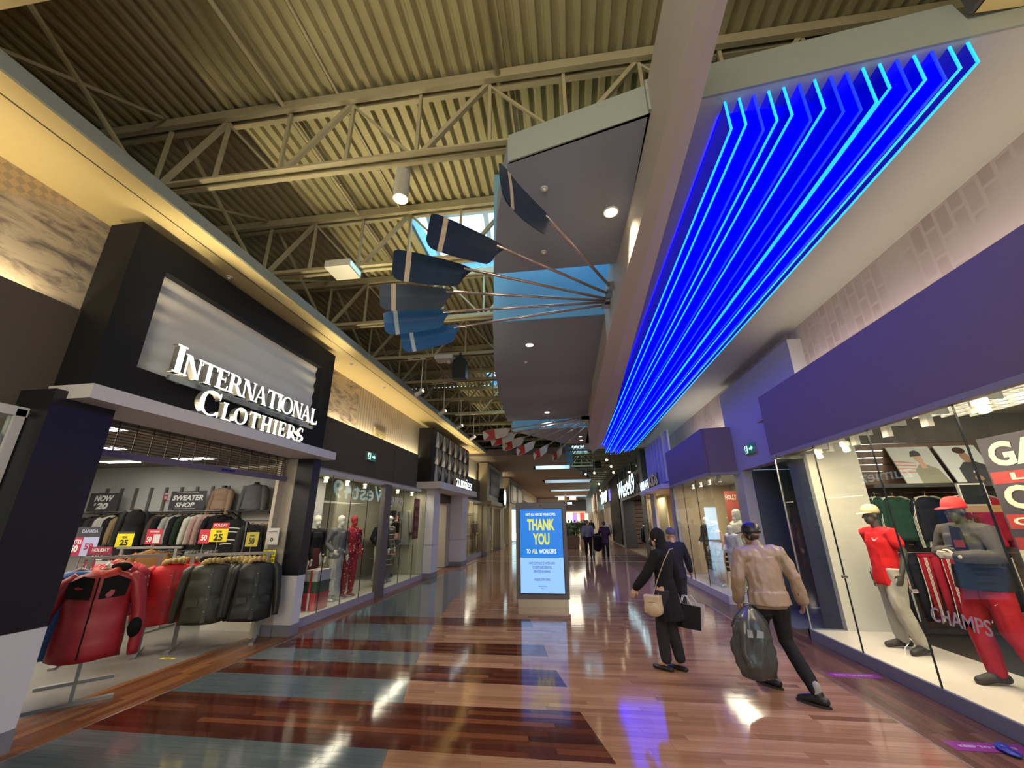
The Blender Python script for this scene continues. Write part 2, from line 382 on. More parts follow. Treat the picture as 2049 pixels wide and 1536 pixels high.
for k, (x0, x1, y0, y1) in enumerate((S1, S2, S3)):
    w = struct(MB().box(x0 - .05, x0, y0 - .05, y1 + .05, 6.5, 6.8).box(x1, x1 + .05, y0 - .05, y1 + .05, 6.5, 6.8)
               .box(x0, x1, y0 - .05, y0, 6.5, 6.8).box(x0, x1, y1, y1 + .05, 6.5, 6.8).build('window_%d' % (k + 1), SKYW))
    n = 3
    for i in range(n + 1):
        xx = x0 + (x1 - x0) * i / n
        MB().bar((xx, y0, 6.8), (xx, (y0 + y1) / 2, 7.25), .09).bar((xx, (y0 + y1) / 2, 7.25), (xx, y1, 6.8), .09).build('rafter', MULL, w)
    MB().bar((x0, (y0 + y1) / 2, 7.25), (x1, (y0 + y1) / 2, 7.25), .1).bar((x0, y0, 6.8), (x1, y0, 6.8), .1).bar((x0, y1, 6.8), (x1, y1, 6.8), .1).build('ridge', MULL, w)
    ym = (y0 + y1) / 2
    for i in range(n):
        a, b = x0 + (x1 - x0) * i / n, x0 + (x1 - x0) * (i + 1) / n
        MB().quad((a, y0, 6.82), (b, y0, 6.82), (b, ym, 7.27), (a, ym, 7.27)).build('pane', GLASS, w)
        MB().quad((a, ym, 7.27), (b, ym, 7.27), (b, y1, 6.82), (a, y1, 6.82)).build('pane', GLASS, w)
# outer walls that close the building
OUT = mat('plain_board', (.30, .28, .24), .8)
struct(MB().box(-6.65, -6.6, -6, 66, 4.9, 6.6).build('wall_left_upper', OUT)); struct(MB().box(4.5, 4.55, -6, 66, 4.7, 6.6).build('wall_right_upper', OUT))
struct(MB().box(-13, 8, -6.1, -6, -.1, 6.7).build('wall_back', CREAMW)); struct(MB().box(-13, 8, 66, 66.1, -.1, 6.7).build('wall_front', CREAMW))
# ---- left side
SOFF = mat('soffit_paint', (.80, .65, .31), .7, var=.03)
ZS = 4.96
struct(MB().box(-6.6, -4.1, -6, 24.2, ZS, ZS + .02).build('ceiling_soffit_left', SOFF))
struct(MB().box(-4.1, -4.07, -6, 24.2, ZS, ZS + .14).build('trim_3', FASC))
struct(MB().box(-4.33, -4.318, -6, 24.2, ZS - .004, ZS + .001).build('trim_4', mat('shadow_gap', (.12, .1, .06), .8)))
# printed wall above the bulkhead
def art_left():
    m = mat('printed_mural_left', (.6, .52, .40), .75, var=.02); nt, b = nodes(m); L = nt.links.new
    tc = nt.nodes.new('ShaderNodeTexCoord'); sp = nt.nodes.new('ShaderNodeSeparateXYZ'); L(tc.outputs['Object'], sp.inputs[0])
    def node(t, **k):
        n = nt.nodes.new(t)
        for a, v in k.items(): setattr(n, a, v)
        return n
    mp = node('ShaderNodeMapping'); mp.inputs['Rotation'].default_value = (.75, 0, 0); mp.inputs['Scale'].default_value = (1, 1.0, 3.4); L(tc.outputs['Object'], mp.inputs[0])
    nz = node('ShaderNodeTexNoise'); nz.inputs['Scale'].default_value = 2.1; nz.inputs['Detail'].default_value = 8; nz.inputs['Roughness'].default_value = .68; nz.inputs['Distortion'].default_value = .6
    L(mp.outputs[0], nz.inputs['Vector'])
    r = node('ShaderNodeValToRGB'); r.color_ramp.elements[0].position = .36; r.color_ramp.elements[0].color = (.20, .165, .15, 1); r.color_ramp.elements[1].position = .55; r.color_ramp.elements[1].color = (.62, .52, .38, 1)
    L(nz.outputs[0], r.inputs[0])
    wv = node('ShaderNodeTexWave', bands_direction='Y'); wv.inputs['Scale'].default_value = 2.3; wv.inputs['Distortion'].default_value = .4; L(tc.outputs['Object'], wv.inputs['Vector'])
    r2 = node('ShaderNodeValToRGB'); r2.color_ramp.elements[0].color = (.40, .32, .24, 1); r2.color_ramp.elements[1].color = (.60, .53, .42, 1); r2.color_ramp.elements[1].position = .4; L(wv.outputs[0], r2.inputs[0])
    gt = node('ShaderNodeMath', operation='GREATER_THAN'); gt.inputs[1].default_value = 9.1; L(sp.outputs[1], gt.inputs[0])
    mx = node('ShaderNodeMix', data_type='RGBA'); L(gt.outputs[0], mx.inputs[0]); L(r.outputs[0], mx.inputs[6]); L(r2.outputs[0], mx.inputs[7])
    g2 = node('ShaderNodeMapRange'); g2.inputs[1].default_value = 11.6; g2.inputs[2].default_value = 12.6; L(sp.outputs[1], g2.inputs[0])
    m2 = node('ShaderNodeMix', data_type='RGBA'); m2.inputs[7].default_value = (.60, .56, .44, 1); L(g2.outputs[0], m2.inputs[0]); L(mx.outputs[2], m2.inputs[6])
    # checkered netting top left
    ck = node('ShaderNodeTexChecker'); ck.inputs['Scale'].default_value = 16; ck.inputs[1].default_value = (.62, .46, .26, 1); ck.inputs[2].default_value = (.46, .36, .24, 1)
    mk = node('ShaderNodeMapping'); mk.inputs['Rotation'].default_value = (.5, 0, 0); L(tc.outputs['Object'], mk.inputs[0]); L(mk.outputs[0], ck.inputs[0])
    ad = node('ShaderNodeMath', operation='MULTIPLY_ADD'); ad.inputs[1].default_value = -.55; L(sp.outputs[1], ad.inputs[0]); L(sp.outputs[2], ad.inputs[2])
    g3 = node('ShaderNodeMapRange'); g3.inputs[1].default_value = 3.32; g3.inputs[2].default_value = 3.40; L(ad.outputs[0], g3.inputs[0])
    m3 = node('ShaderNodeMix', data_type='RGBA'); L(g3.outputs[0], m3.inputs[0]); L(m2.outputs[2], m3.inputs[6]); L(ck.outputs[0], m3.inputs[7])
    L(m3.outputs[2], b.inputs['Base Color']); return m
ARTL = art_left()
for i, (a, b) in enumerate(((-6, 66),)):
    struct(MB().box(-5.14, -5.09, a, b, 2.75, ZS).build('wall_left_mural', ARTL))
# taupe bulkhead with a hollow trough behind it
for a, b in ((-6, 3.07), (6.96, 12.9), (18.1, 22.5), (27.8, 30.9), (40, 66)):
    o = struct(MB().box(-4.92, -4.88, a, b, 2.69, 3.79).box(-5.1, -4.88, a, b, 2.67, 2.70).build('wall_left_bulkhead', TAUPE))
    MB().box(-4.93, -4.70, a, b, 2.60, 2.68).build('head_trim', LAV, o)
struct(MB().box(-4.905, -4.876, 11.04, 11.05, 2.69, 3.79).build('trim_5', BLACK))
struct(MB().box(-4.95, -4.8, 40, 66, 0, 2.7).build('wall_left_far', CREAMW)); struct(MB().box(-4.9, -4.8, 40, 66, 3.7, 4.96).build('wall_left_far_upper', CREAMW))
# ---- right side
ARTR = None
def art_right():
    m = mat('printed_mural_right', (.62, .52, .44), .75, var=.02); nt, b = nodes(m); L = nt.links.new
    tc = nt.nodes.new('ShaderNodeTexCoord'); mp = nt.nodes.new('ShaderNodeMapping'); mp.inputs['Rotation'].default_value = (PI / 2, 0, 0); mp.inputs['Location'].default_value = (0, 0, 0); L(tc.outputs['Object'], mp.inputs[0])
    bk = nt.nodes.new('ShaderNodeTexBrick'); bk.inputs['Scale'].default_value = 1.5; bk.inputs['Mortar Size'].default_value = .03; bk.inputs['Color1'].default_value = (.50, .40, .33, 1); bk.inputs['Color2'].default_value = (.60, .49, .41, 1); bk.inputs['Mortar'].default_value = (.66, .55, .46, 1)
    mq = nt.nodes.new('ShaderNodeMapping'); mq.inputs['Rotation'].default_value = (0, PI / 2, .0); L(tc.outputs['Object'], mq.inputs[0]); L(mq.outputs[0], bk.inputs[0])
    nz = nt.nodes.new('ShaderNodeTexNoise'); nz.inputs['Scale'].default_value = 1.1; nz.inputs['Detail'].default_value = 3; L(tc.outputs['Object'], nz.inputs['Vector'])
    r = nt.nodes.new('ShaderNodeValToRGB'); r.color_ramp.elements[0].position = .44; r.color_ramp.elements[1].position = .56; L(nz.outputs[0], r.inputs[0])
    mx = nt.nodes.new('ShaderNodeMix'); mx.data_type = 'RGBA'; mx.inputs[6].default_value = (.64, .55, .46, 1); L(r.outputs[0], mx.inputs[0]); L(bk.outputs[0], mx.inputs[7]); L(mx.outputs[2], b.inputs['Base Color']); return m
ARTR = art_right()
struct(MB().box(4.06, 4.1, -6, 66, 3.5, 5.0).build('wall_right_mural', ARTR))
ZR = 4.85
RS = mat('right_soffit_paint', (.50, .52, .52), .75, var=.03)
struct(MB().slab([(.8, 2.55, ZR), (3.3, 2.28, ZR), (4.1, 2.2, ZR), (4.1, 19.3, ZR), (.8, 19.3, ZR)], (0, 0, .25)).build('ceiling_soffit_right', RS))
struct(MB().slab([(.8, 2.53, ZR), (3.3, 2.26, ZR), (5, 2.08, ZR), (5, 2.08, ZR + .15), (2.95, 2.3, ZR + .16), (2.9, 2.3, ZR + .34), (.8, 2.53, ZR + .34)], (0, .02, 0)).build('trim_6', FASC))
struct(MB().box(2.96, 6, -6, 2.27, 5.02, 5.06).build('ceiling_soffit_near', SOFF)); struct(MB().box(2.93, 2.97, -6, 2.27, 5.02, 5.5).build('trim_7', mat('dark_grey_paint', (.10, .10, .10), .7)))
PURP = mat('plum_taupe_paint', (.21, .155, .185), .75, var=.05)
def band_right(pts, name):
    mb = MB()
    for (a, b) in zip(pts, pts[1:]):
        a, b = Vector(a + (0,)), Vector(b + (0,)); n = Vector((0, 0, 1)).cross(b - a).normalized() * .05
        mb.slab([a + Vector((0, 0, 2.72)), b + Vector((0, 0, 2.72)), b + Vector((0, 0, 3.76)), a + Vector((0, 0, 3.76))], -n if n.x < 0 else -n)
    o = struct(mb.build(name, PURP)); m2 = MB()
    for (a, b) in zip(pts, pts[1:]):
        a, b = Vector(a + (0,)), Vector(b + (0,)); n = Vector((0, 0, 1)).cross(b - a).normalized() * .07
        m2.slab([a + Vector((0, 0, 2.66)), b + Vector((0, 0, 2.66)), b + Vector((0, 0, 2.72)), a + Vector((0, 0, 2.72))], -n)
    m2.build('head_trim', mat('grey_head_trim', (.30, .29, .27), .5), o); return o
band_right([(4.06, 7.52), (3.5, 7.52), (3.5, -3)], 'wall_right_bulkhead')
band_right([(3.25, 13.95), (3.25, 10.12), (3.86, 10.06)], 'wall_right_bulkhead_far')
# service corridor portal
PORT = mat('pale_blue_grey_paint', (.50, .50, .54), .65, var=.03)
pw = MB().box(3.84, 4.06, 6.95, 10.32, 2.72, 4.62).box(3.84, 4.06, 9.85, 10.32, 0, 2.72).build('wall_right_portal', PORT); struct(pw)
struct(MB().box(4.07, 7, 9.85, 9.9, 0, 2.73).box(7, 7.05, 8.06, 9.9, 0, 2.73).box(4.1, 7, 8.06, 9.84, 2.73, 2.78).box(3.52, 7, 8.06, 9.84, -.05, 0.001).box(3.96, 4.5, 7.52, 8.04, 0, 2.7).box(4.5, 7, 8.01, 8.05, 0, 2.7).build('wall_right_corridor', DKBLUE))
struct(MB().box(-4.07, -2.2, -2, 1.34, 5.1, 5.4).build('ceiling_soffit_cross', SOFF))
# ------------------------------------------------------------------ dropped grey panel with its light wells
LEFT = [(2.62, -.37), (2.9, -.41), (3.53, -.62), (4.6, -.85), (5.9, -1.11), (8.2, -1.49), (10.5, -1.76), (12.75, -1.9), (14.6, -2.0), (17.4, -.25), (17.7, .2)]
def xl(y): return interp(LEFT, y)
def zw(y): return ZR + (.05 * math.sin((y - 8.6) * 2.6) * min(1, (y - 8.6) / 1.2) * min(1, (12.9 - y) / .8) if 8.6 < y < 12.9 else 0)
def cloud(name, y0, y1, top=.3):
    mb = MB(); n = max(2, int((y1 - y0) / .15)); rows = []
    for i in range(n + 1):
        y = y0 + (y1 - y0) * i / n; f = .26 * (1 - i / n) if y0 < 3 else 0; g = -.10 * (1 - i / n) if y0 < 3 else 0
        a, b = (xl(y + f), y), (1.0, y + g)
        rows.append([(a[0], a[1] + f, zw(y)), (b[0], b[1], zw(y)), (b[0], b[1], ZR + top), (a[0], a[1] + f, ZR + top)])
    return struct(mb.loft([[Vector(p) for p in r] for r in rows]).build(name, GREYC))
cloud('ceiling_panel', 2.62, 4.62); cloud('ceiling_panel_middle', 6.04, 13.06); cloud('ceiling_panel_far', 14.5, 17.7)
struct(MB().slab([(-.40, 2.86, ZR), (.9, 2.54, ZR), (.9, 2.54, ZR + .32), (-.40, 2.86, ZR + .32)], (0, .03, 0)).build('trim_8', FASC))
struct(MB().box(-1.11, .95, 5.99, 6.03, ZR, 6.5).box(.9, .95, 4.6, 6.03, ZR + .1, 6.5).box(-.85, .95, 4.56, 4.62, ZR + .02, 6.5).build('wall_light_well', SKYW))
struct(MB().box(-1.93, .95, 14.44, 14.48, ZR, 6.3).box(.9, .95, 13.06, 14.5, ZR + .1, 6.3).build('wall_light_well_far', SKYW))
# curved beam between the panel and the blue lights
BL = [(-2, .93), (1.5, .84), (3.5, .8), (5.4, .725), (9.3, .69), (13.3, .72), (15.5, .84), (17.3, 1.03), (17.9, 1.06)]
BR = [(-2, .97), (1.6, 1.02), (2.25, 1.05), (4.1, 1.1), (10.6, 1.3), (14.5, 1.35), (16, 1.33), (17.2, 1.16), (17.9, 1.07)]
mb = MB(); rows = []
for i in range(67):
    y = -2 + 19.9 * i / 66; a, b = interp(BL, y), interp(BR, y); b = max(b, a + .01); m = a + (b - a) * .52
    rows.append([Vector(p) for p in ((a, y, ZR + .3), (a, y, 4.38), (m, y, 4.38), (b, y, 4.45), (b, y, ZR + .3))])
struct(mb.loft(rows).build('ceiling_beam', mat('warm_grey_beam_paint', (.62, .565, .52), .7, var=.03)))
def puck(name, x, y, z, r, on, label, group=None):
    t = thing(name, label, 'ceiling light' if on else 'detector', (x, y, z), group)
    MB().cyl((0, 0, -.012), (0, 0, .02), r, 20).build('trim_ring' if on else 'housing', mat('white_plastic', (.75, .73, .68), .4), t, world=False)
    if on: MB().cyl((0, 0, -.016), (0, 0, -.011), r * .8, 20).build('lens', emit('lamp_glow', (1, .82, .5), 7), t, world=False)
    else: MB().ball((0, 0, -.02), r * .5, 10, 6).build('sensor', mat('white_plastic', (.75, .73, .68), .4), t, world=False)
    return t
for x, y, l in ((.6, 3.66, 'large round downlight glowing in the grey panel nearest the beam'), (-.6, 6.99, 'round downlight glowing in the grey panel behind the first light well'),
                (-.55, 12.13, 'round downlight glowing in the grey panel before the far light well')):
    puck('downlight', x, y, zw(y), .085, True, l); lamp('SPOT', 'downlight_beam', (x, y, ZR - .06), 170, WARM, aim=(x, y, 0), spot=95, blend=.8, rad=.06).data.specular_factor = .03
for x, y, l in ((-.16, 4.24, 'small white detector in the grey panel beside the first light well'), (-.09, 3.23, 'small grey sprinkler on the front of the grey panel'), (-.76, 7.86, 'small white detector farther down the grey panel')):
    puck('detector', x, y, zw(y), .035, False, l)
for i, y in enumerate((4.3, 7.65, 9.3)):
    puck('soffit_detector', -4.55, y, ZS, .04, False, ORD[i] + ' small white disc along the yellow left soffit')
for y, x in ((16.1, .55), (16.9, .6)):
    puck('downlight', x, y, ZR, .075, True, 'small downlight at the %s of the far grey panel' % ('front' if y < 16.5 else 'rear edge'))
# ------------------------------------------------------------------ roof trusses
TY = [3.2 + 1.82 * k for k in range(-1, 22)]
tp = thing('roof_truss', 'x', 'truss', (0, 0, 0)); ZB, ZT = 5.42, 6.36
MB().box(-6.5, 4.4, -.085, -.025, ZT, ZT + .12).box(-6.5, 4.4, .025, .085, ZT, ZT + .12).box(-6.5, 4.4, -.085, .085, ZT + .11, ZT + .125).build('top_chord', STEELP, tp, world=False)
MB().box(-6.5, 4.4, -.085, -.02, ZB, ZB + .012).box(-6.5, 4.4, .02, .085, ZB, ZB + .012).box(-6.5, 4.4, -.032, -.02, ZB, ZB + .09).box(-6.5, 4.4, .02, .032, ZB, ZB + .09).build('bottom_chord', STEELP, tp, world=False)
xs = [-5.57 + 1.63 * i for i in range(7)]
dme = MB().bar((0, 0, ZT + .02), (-.72, 0, ZB + .06), .05).mesh('diagonal', STEELP)
dm2 = MB().bar((0, 0, ZT + .02), (.80, 0, ZB + .06), .028).mesh('diagonal', STEELP)
vme = MB().bar((0, 0, ZT + .02), (0, 0, ZB + .06), .036).mesh('vertical', STEELP)
for x in xs:
    for me, nm, xx in ((dme, 'diagonal', x), (dm2, 'diagonal', x), (vme, 'vertical', x + .03), (vme, 'vertical', x - .78)):
        o = link(nm, me, tp, (xx, 0, 0)); CHILD.setdefault(tp.name, []).append(o)
for i, y in enumerate(TY):
    lb = ('olive steel roof truss, %s one back from the camera' % ORD[i - 1]) if 1 <= i <= 22 else ('olive steel roof truss behind the camera' if i == 0 else 'olive steel roof truss among the distant ones seen beyond the fins, row %d' % i)
    t = tp if i == 0 else dup(tp)
    t.location = (0, y, 0); t['label'] = lb; t['group'] = 'roof trusses under the deck'
for i in range(len(TY) - 8):
    a, b = TY[i], TY[i + 1]
    t = thing('cross_brace', 'thin steel cross brace at the left wall, bay %s from the camera' % ORD[i], 'brace', (-4.75, a, ZB), 'cross braces between trusses')
    MB().bar((-4.75, a + .12, ZB + .05), (-4.75, b - .12, ZT + .1), .035).build('rod', STEELP, t); MB().bar((-4.72, a + .12, ZT + .1), (-4.72, b - .12, ZB + .05), .035).build('rod', STEELP, t)
for x, r, z, l in ((-3.15, .026, 6.42, 'thick olive pipe running under the deck near the left wall'), (-.55, .03, 6.40, 'olive pipe running under the deck beside the grey panel'), (-2.45, .016, 6.46, 'thin conduit running under the deck between two pipes')):
    tag(MB().cyl((x, -4, z), (x, 5.0 if x > -1 else 21, z), r, 10).build('ceiling_pipe', STEELP, smooth=True), l, 'pipe')
WM = mat('white_metal', (.66, .64, .58), .4, .0)
def cyl_light():
    t = thing('cylinder_downlight', 'white cylinder downlight hanging below the roof deck, lit warm', 'ceiling light', (-2.12, 4.27, 5.96))
    MB().cyl((0, 0, 0), (0, 0, .47), .105, 24).build('housing', WM, t, smooth=False, world=False)
    MB().cyl((0, 0, .47), (0, 0, .52), .03, 12).cyl((0, 0, .5), (0, 0, .53), .1, 20).build('canopy', WM, t, world=False)
    MB().cyl((0, 0, -.006), (0, 0, 0), .09, 24).build('lens', emit('lamp_glow_strong', (1, .78, .42), 30), t, world=False)
    lamp('SPOT', 'cylinder_beam', (-2.12, 4.27, 5.92), 220, WARM, aim=(-2.12, 4.27, 0), spot=80, blend=.7, rad=.08).data.specular_factor = .03
cyl_light()
def hang_spot(x, y, i):
    t = thing('hanging_spotlight', 'white spotlight on a thin rod over the left soffit, %s from the camera' % ORD[i], 'spotlight', (x, y, 4.55), 'spotlights on rods along the left')
    MB().cyl((0, 0, .06), (0, 0, .88), .01, 8).build('rod', WM, t, world=False); MB().cyl((0, 0, .86), (0, 0, .88), .07, 16).build('canopy', WM, t, world=False)
    MB().box(-.02, .05, -.035, .035, -.02, .1).build('bracket', WM, t, world=False)
    MB().tube([(.07, -.05, .03), (-.12, .0, -.05)], [.04, .055], 16).build('head', WM, t, world=False)
    MB().tube([(.071, -.0503, .0305), (.075, -.052, .032)], [.036, .036], 16).build('lens', emit('lamp_glow', (1, .82, .5), 7), t, world=False)
for i, y in enumerate((8.66, 10.48, 12.3, 14.12)): hang_spot(-3.32, y, i)
t = thing('emergency_light_box', 'square white box fixed under the second truss', 'box', (-3.25, 4.93, 5.3))
MB().box(-.2, .2, -.2, .16, 0, .12).build('housing', WM, t, world=False, bevel=.01); MB().box(.2, .207, -.17, .13, .02, .1).build('lens', emit('cool_lens', (.6, .95, .95), .8), t, world=False)
t = thing('ceiling_speaker', 'black arched loudspeaker hanging among the trusses', 'speaker', (-2.38, 8.5, 4.82))
pr_ = [(-.16, 0), (.16, 0), (.16, .38)] + [(.16 * math.cos(a), .38 + .14 * math.sin(a)) for a in (.5, 1.05, 1.57, 2.09, 2.64)] + [(-.16, .38)]
MB().slab([(x, 0, z) for x, z in pr_], (0, .22, 0)).build('cabinet', BLACK, t, world=False); MB().bar((0, .1, .5), (0, .1, .65), .05).build('bracket', BLACK, t, world=False)
t = thing('wireless_access_box', 'pale box mounted under a truss just before the black loudspeaker', 'box', (-2.75, 8.6, 5.3))
MB().box(-.22, .22, -.15, .15, 0, .1).build('housing', WM, t, world=False, bevel=.01); MB().ball((.1, 0, -.04), .05, 10, 6).build('sensor', WM, t, world=False)
# ------------------------------------------------------------------ blue edge-lit acrylic fins
FIN = mat('blue_acrylic', (.0, .0, .25), .25, emis=(0, .0, 1), estr=1.5, var=.3, scale=1.2)
FIN2 = mat('blue_acrylic_dim', (.0, .0, .2), .25, emis=(.02, .02, .8), estr=.35, var=.3, scale=1.2)
EDG = emit('cyan_lit_edge', (.02, .50, 1), 1.35); EDGD = mat('blue_unlit_edge', (0, .01, .1), .4, emis=(.012, .05, 1), estr=1.0)
FINS = [mat('blue_acrylic_%d' % k, (0, 0, .12), .25, emis=(0, 0, 1), estr=v, var=.3, scale=1.2) for k, v in enumerate((.33, .6, .95, .42))]
t = thing('neon_light_fins', 'blue edge-lit acrylic fins with cyan lines hanging under the right soffit', 'light', (2.1, 2.5, ZR))
dep = [.28, .27, .36, .30, .28, .37, .29, .36, .38, .34, .24, .30, .24, .28, .21, .19]; lit = {0, 1, 3, 4, 6, 9, 10, 12, 14, 15}
for i in range(16):
    x = 1.39 + i * .1027; y0 = 2.56 - .135 * (x - 1.39); y1 = 18.6 if i > 2 else 17.4 - .3 * (3 - i); d = dep[i]
    for a, b in ((y0, 7.4), (7.42, 12.6), (12.62, y1)):
        f = MB().box(x - .006, x + .006, a, b, ZR - d, ZR).build('fin', FINS[(0, 1, 2, 1, 0, 2, 3, 1, 2, 3, 0, 2, 1, 2, 0, 0)[i]] if i not in (14, 15) else FIN2, t)
        e = MB().box(x - .0075, x + .0075, a, b, ZR - d - .012, ZR - d)
        if a == y0: e.box(x - .0075, x + .0075, a - .012, a, ZR - d - .012, ZR)
        e.build('lit_edge', EDG if i in lit else EDGD, f)
MB().box(1.06, 1.2, 2.6, 17, ZR - .02, ZR).build('mounting_rail', WM, t)
MB().box(1.38, 2.72, 2.66, 18.3, ZR - .012, ZR).build('backlit_panel', mat('blue_diffuser', (0, 0, .3), .4, emis=(0, 0, 1), estr=7, var=.1), t)
# ------------------------------------------------------------------ oars
OARS = [((.74, 4.95, 4.72), (-.39, 2.37, 4.27)), ((.74, 5.14, 4.72), (-1.12, 2.89, 4.33)), ((.72, 5.28, 4.72), (-1.69, 3.38, 4.36)), ((.68, 5.33, 4.72), (-2.13, 3.98, 4.36)), ((.66, 5.37, 4.72), (-2.37, 4.61, 4.34)), ((.63, 5.45, 4.72), (-2.35, 5.15, 4.3))]
OARS2 = [((.5, 12.08, 4.62), (-2.6, 12.32, 4.33)), ((.5, 12.08, 4.62), (-2.43, 12.73, 4.22)), ((.55, 12.22, 4.62), (-2.16, 13.38, 4.15)), ((.61, 12.36, 4.62), (-1.76, 14.03, 4.07)), ((.65, 12.57, 4.62), (-1.22, 14.66, 3.99)), ((.68, 13.21, 4.62), (-.58, 15.56, 4.03))]
NAVY = mat('navy_paint', (.012, .028, .062), .35, var=.15); BLU = mat('royal_blue_paint', (.02, .13, .36), .35, var=.1)
SAND = mat('sand_stripe', (.62, .50, .36), .5); SKYS = mat('pale_blue_stripe', (.55, .68, .80), .5); SHAFT = mat('polished_oar_shaft', (.62, .50, .46), .22, .75)
REDP = mat('signal_red_paint', (.48, .03, .035), .4, var=.08); OFFW = mat('off_white_paint', (.66, .66, .62), .45, var=.05)
def oar(i, a, tip, rot, body, stripe, label, group, chev=False):
    a, tip = Vector(a), Vector(tip); a.x = min(a.x, interp(BL, a.y) - .05); u = (tip - a).normalized(); L = (tip - a).length
    view = ((a + tip) / 2 - Vector((0, 0, 1.7))).normalized()
    w = u.cross(view).normalized()
    if w.z > 0: w = -w
    w = (Matrix.Rotation(rot, 3, u) @ w).normalized(); n = u.cross(w).normalized()
    t = thing('oar', label, 'oar', a, group)
    MB().tube([a, a + u * (L - .8)], [.022, .017], 10).build('shaft', SHAFT, t, smooth=True)
    b0 = L - .90
    def P(s, k, e=0): return a + u * (b0 + s) + w * k + n * (-.03 * math.sin(PI * min(1, max(0, (s - .05) / .95))) + e)
    top = [(0.0, -.015), (.05, -.03), (.15, -.045), (.4, -.06), (.7, -.062), (.86, -.05), (.90, -.03)]
    bot = [(0.0, .015), (.03, .04), (.08, .09), (.125, .18), (.17, .215), (.5, .25), (.80, .265), (.86, .25), (.90, .2)]
    st = [0, .03, .06, .09, .125, .17, .25, .35, .5, .6, .71, .76, .83, .87, .90]
    def edge(tab, s): return interp(tab, min(s, tab[-1][0]))
    mb = MB(); rows = []
    for s in st:
        k0, k1 = edge(top, s), edge(bot, s); rows.append((s, k0, k1))
    def skin(mb, rows, th):
        rr = []
        for s, k0, k1 in rows:
            q = [P(s, k0 + (k1 - k0) * f, th * (1 - .5 * abs(2 * f - 1))) for f in (0, .25, .5, .75, 1)] + [P(s, k0 + (k1 - k0) * f, -th * (1 - .5 * abs(2 * f - 1))) for f in (1, .75, .5, .25, 0)]
            rr.append(q)
        return mb.loft(rr)
    bl = skin(MB(), rows, .012).build('blade', body, t)
    if not chev:
        s0, s1 = .71, .765
        skin(MB(), [(s, edge(top, s) - .001, edge(bot, s) + .001) for s in (s0, s1)], .0135).build('stripe', stripe, bl)
    else:
        k0, k1 = -.07, .28; m_ = .1
        red = [(.52, k0 + .012), (.52, k1 - .03), (.86, k1 - .03), (.70, m_), (.86, k0 + .03)]
        for sgn in (1, -1): MB().slab([P(s, k, .0135 * sgn) for s, k in red], n * .002 * sgn).build('stripe', stripe, bl)
    MB().box(a.x - .02, interp(BL, a.y) - .002, a.y - .04, a.y + .04, a.z - .04, a.z + .05).build('bracket', STEEL, t)
for i, (a, tp_) in enumerate(OARS):
    col = NAVY if i < 4 else BLU
    lb = ['navy oar with its blade turned edge-on below the grey panel', 'navy oar seen against the bright skylight', 'navy oar with a sand stripe, third from the camera', 'faded navy oar with a sand stripe, below the darker three', 'upper bright blue oar with a pale stripe', 'lowest bright blue oar with a pale stripe'][i]
    oar(i, a, tp_, [1.05, .25, .1, 0, 0, 0][i], col if i != 3 else mat('faded_navy_paint', (.06, .08, .12), .4, var=.3, scale=2), SAND if i < 4 else SKYS, lb, 'blue oars fanned out from the beam')
for i, (a, tp_) in enumerate(OARS2):
    oar(i, a, tp_, .1 + .12 * i, OFFW, REDP, 'red and white oar in the far fan, %s from the left' % ORD[i], 'red and white oars fanned out farther on', chev=True)
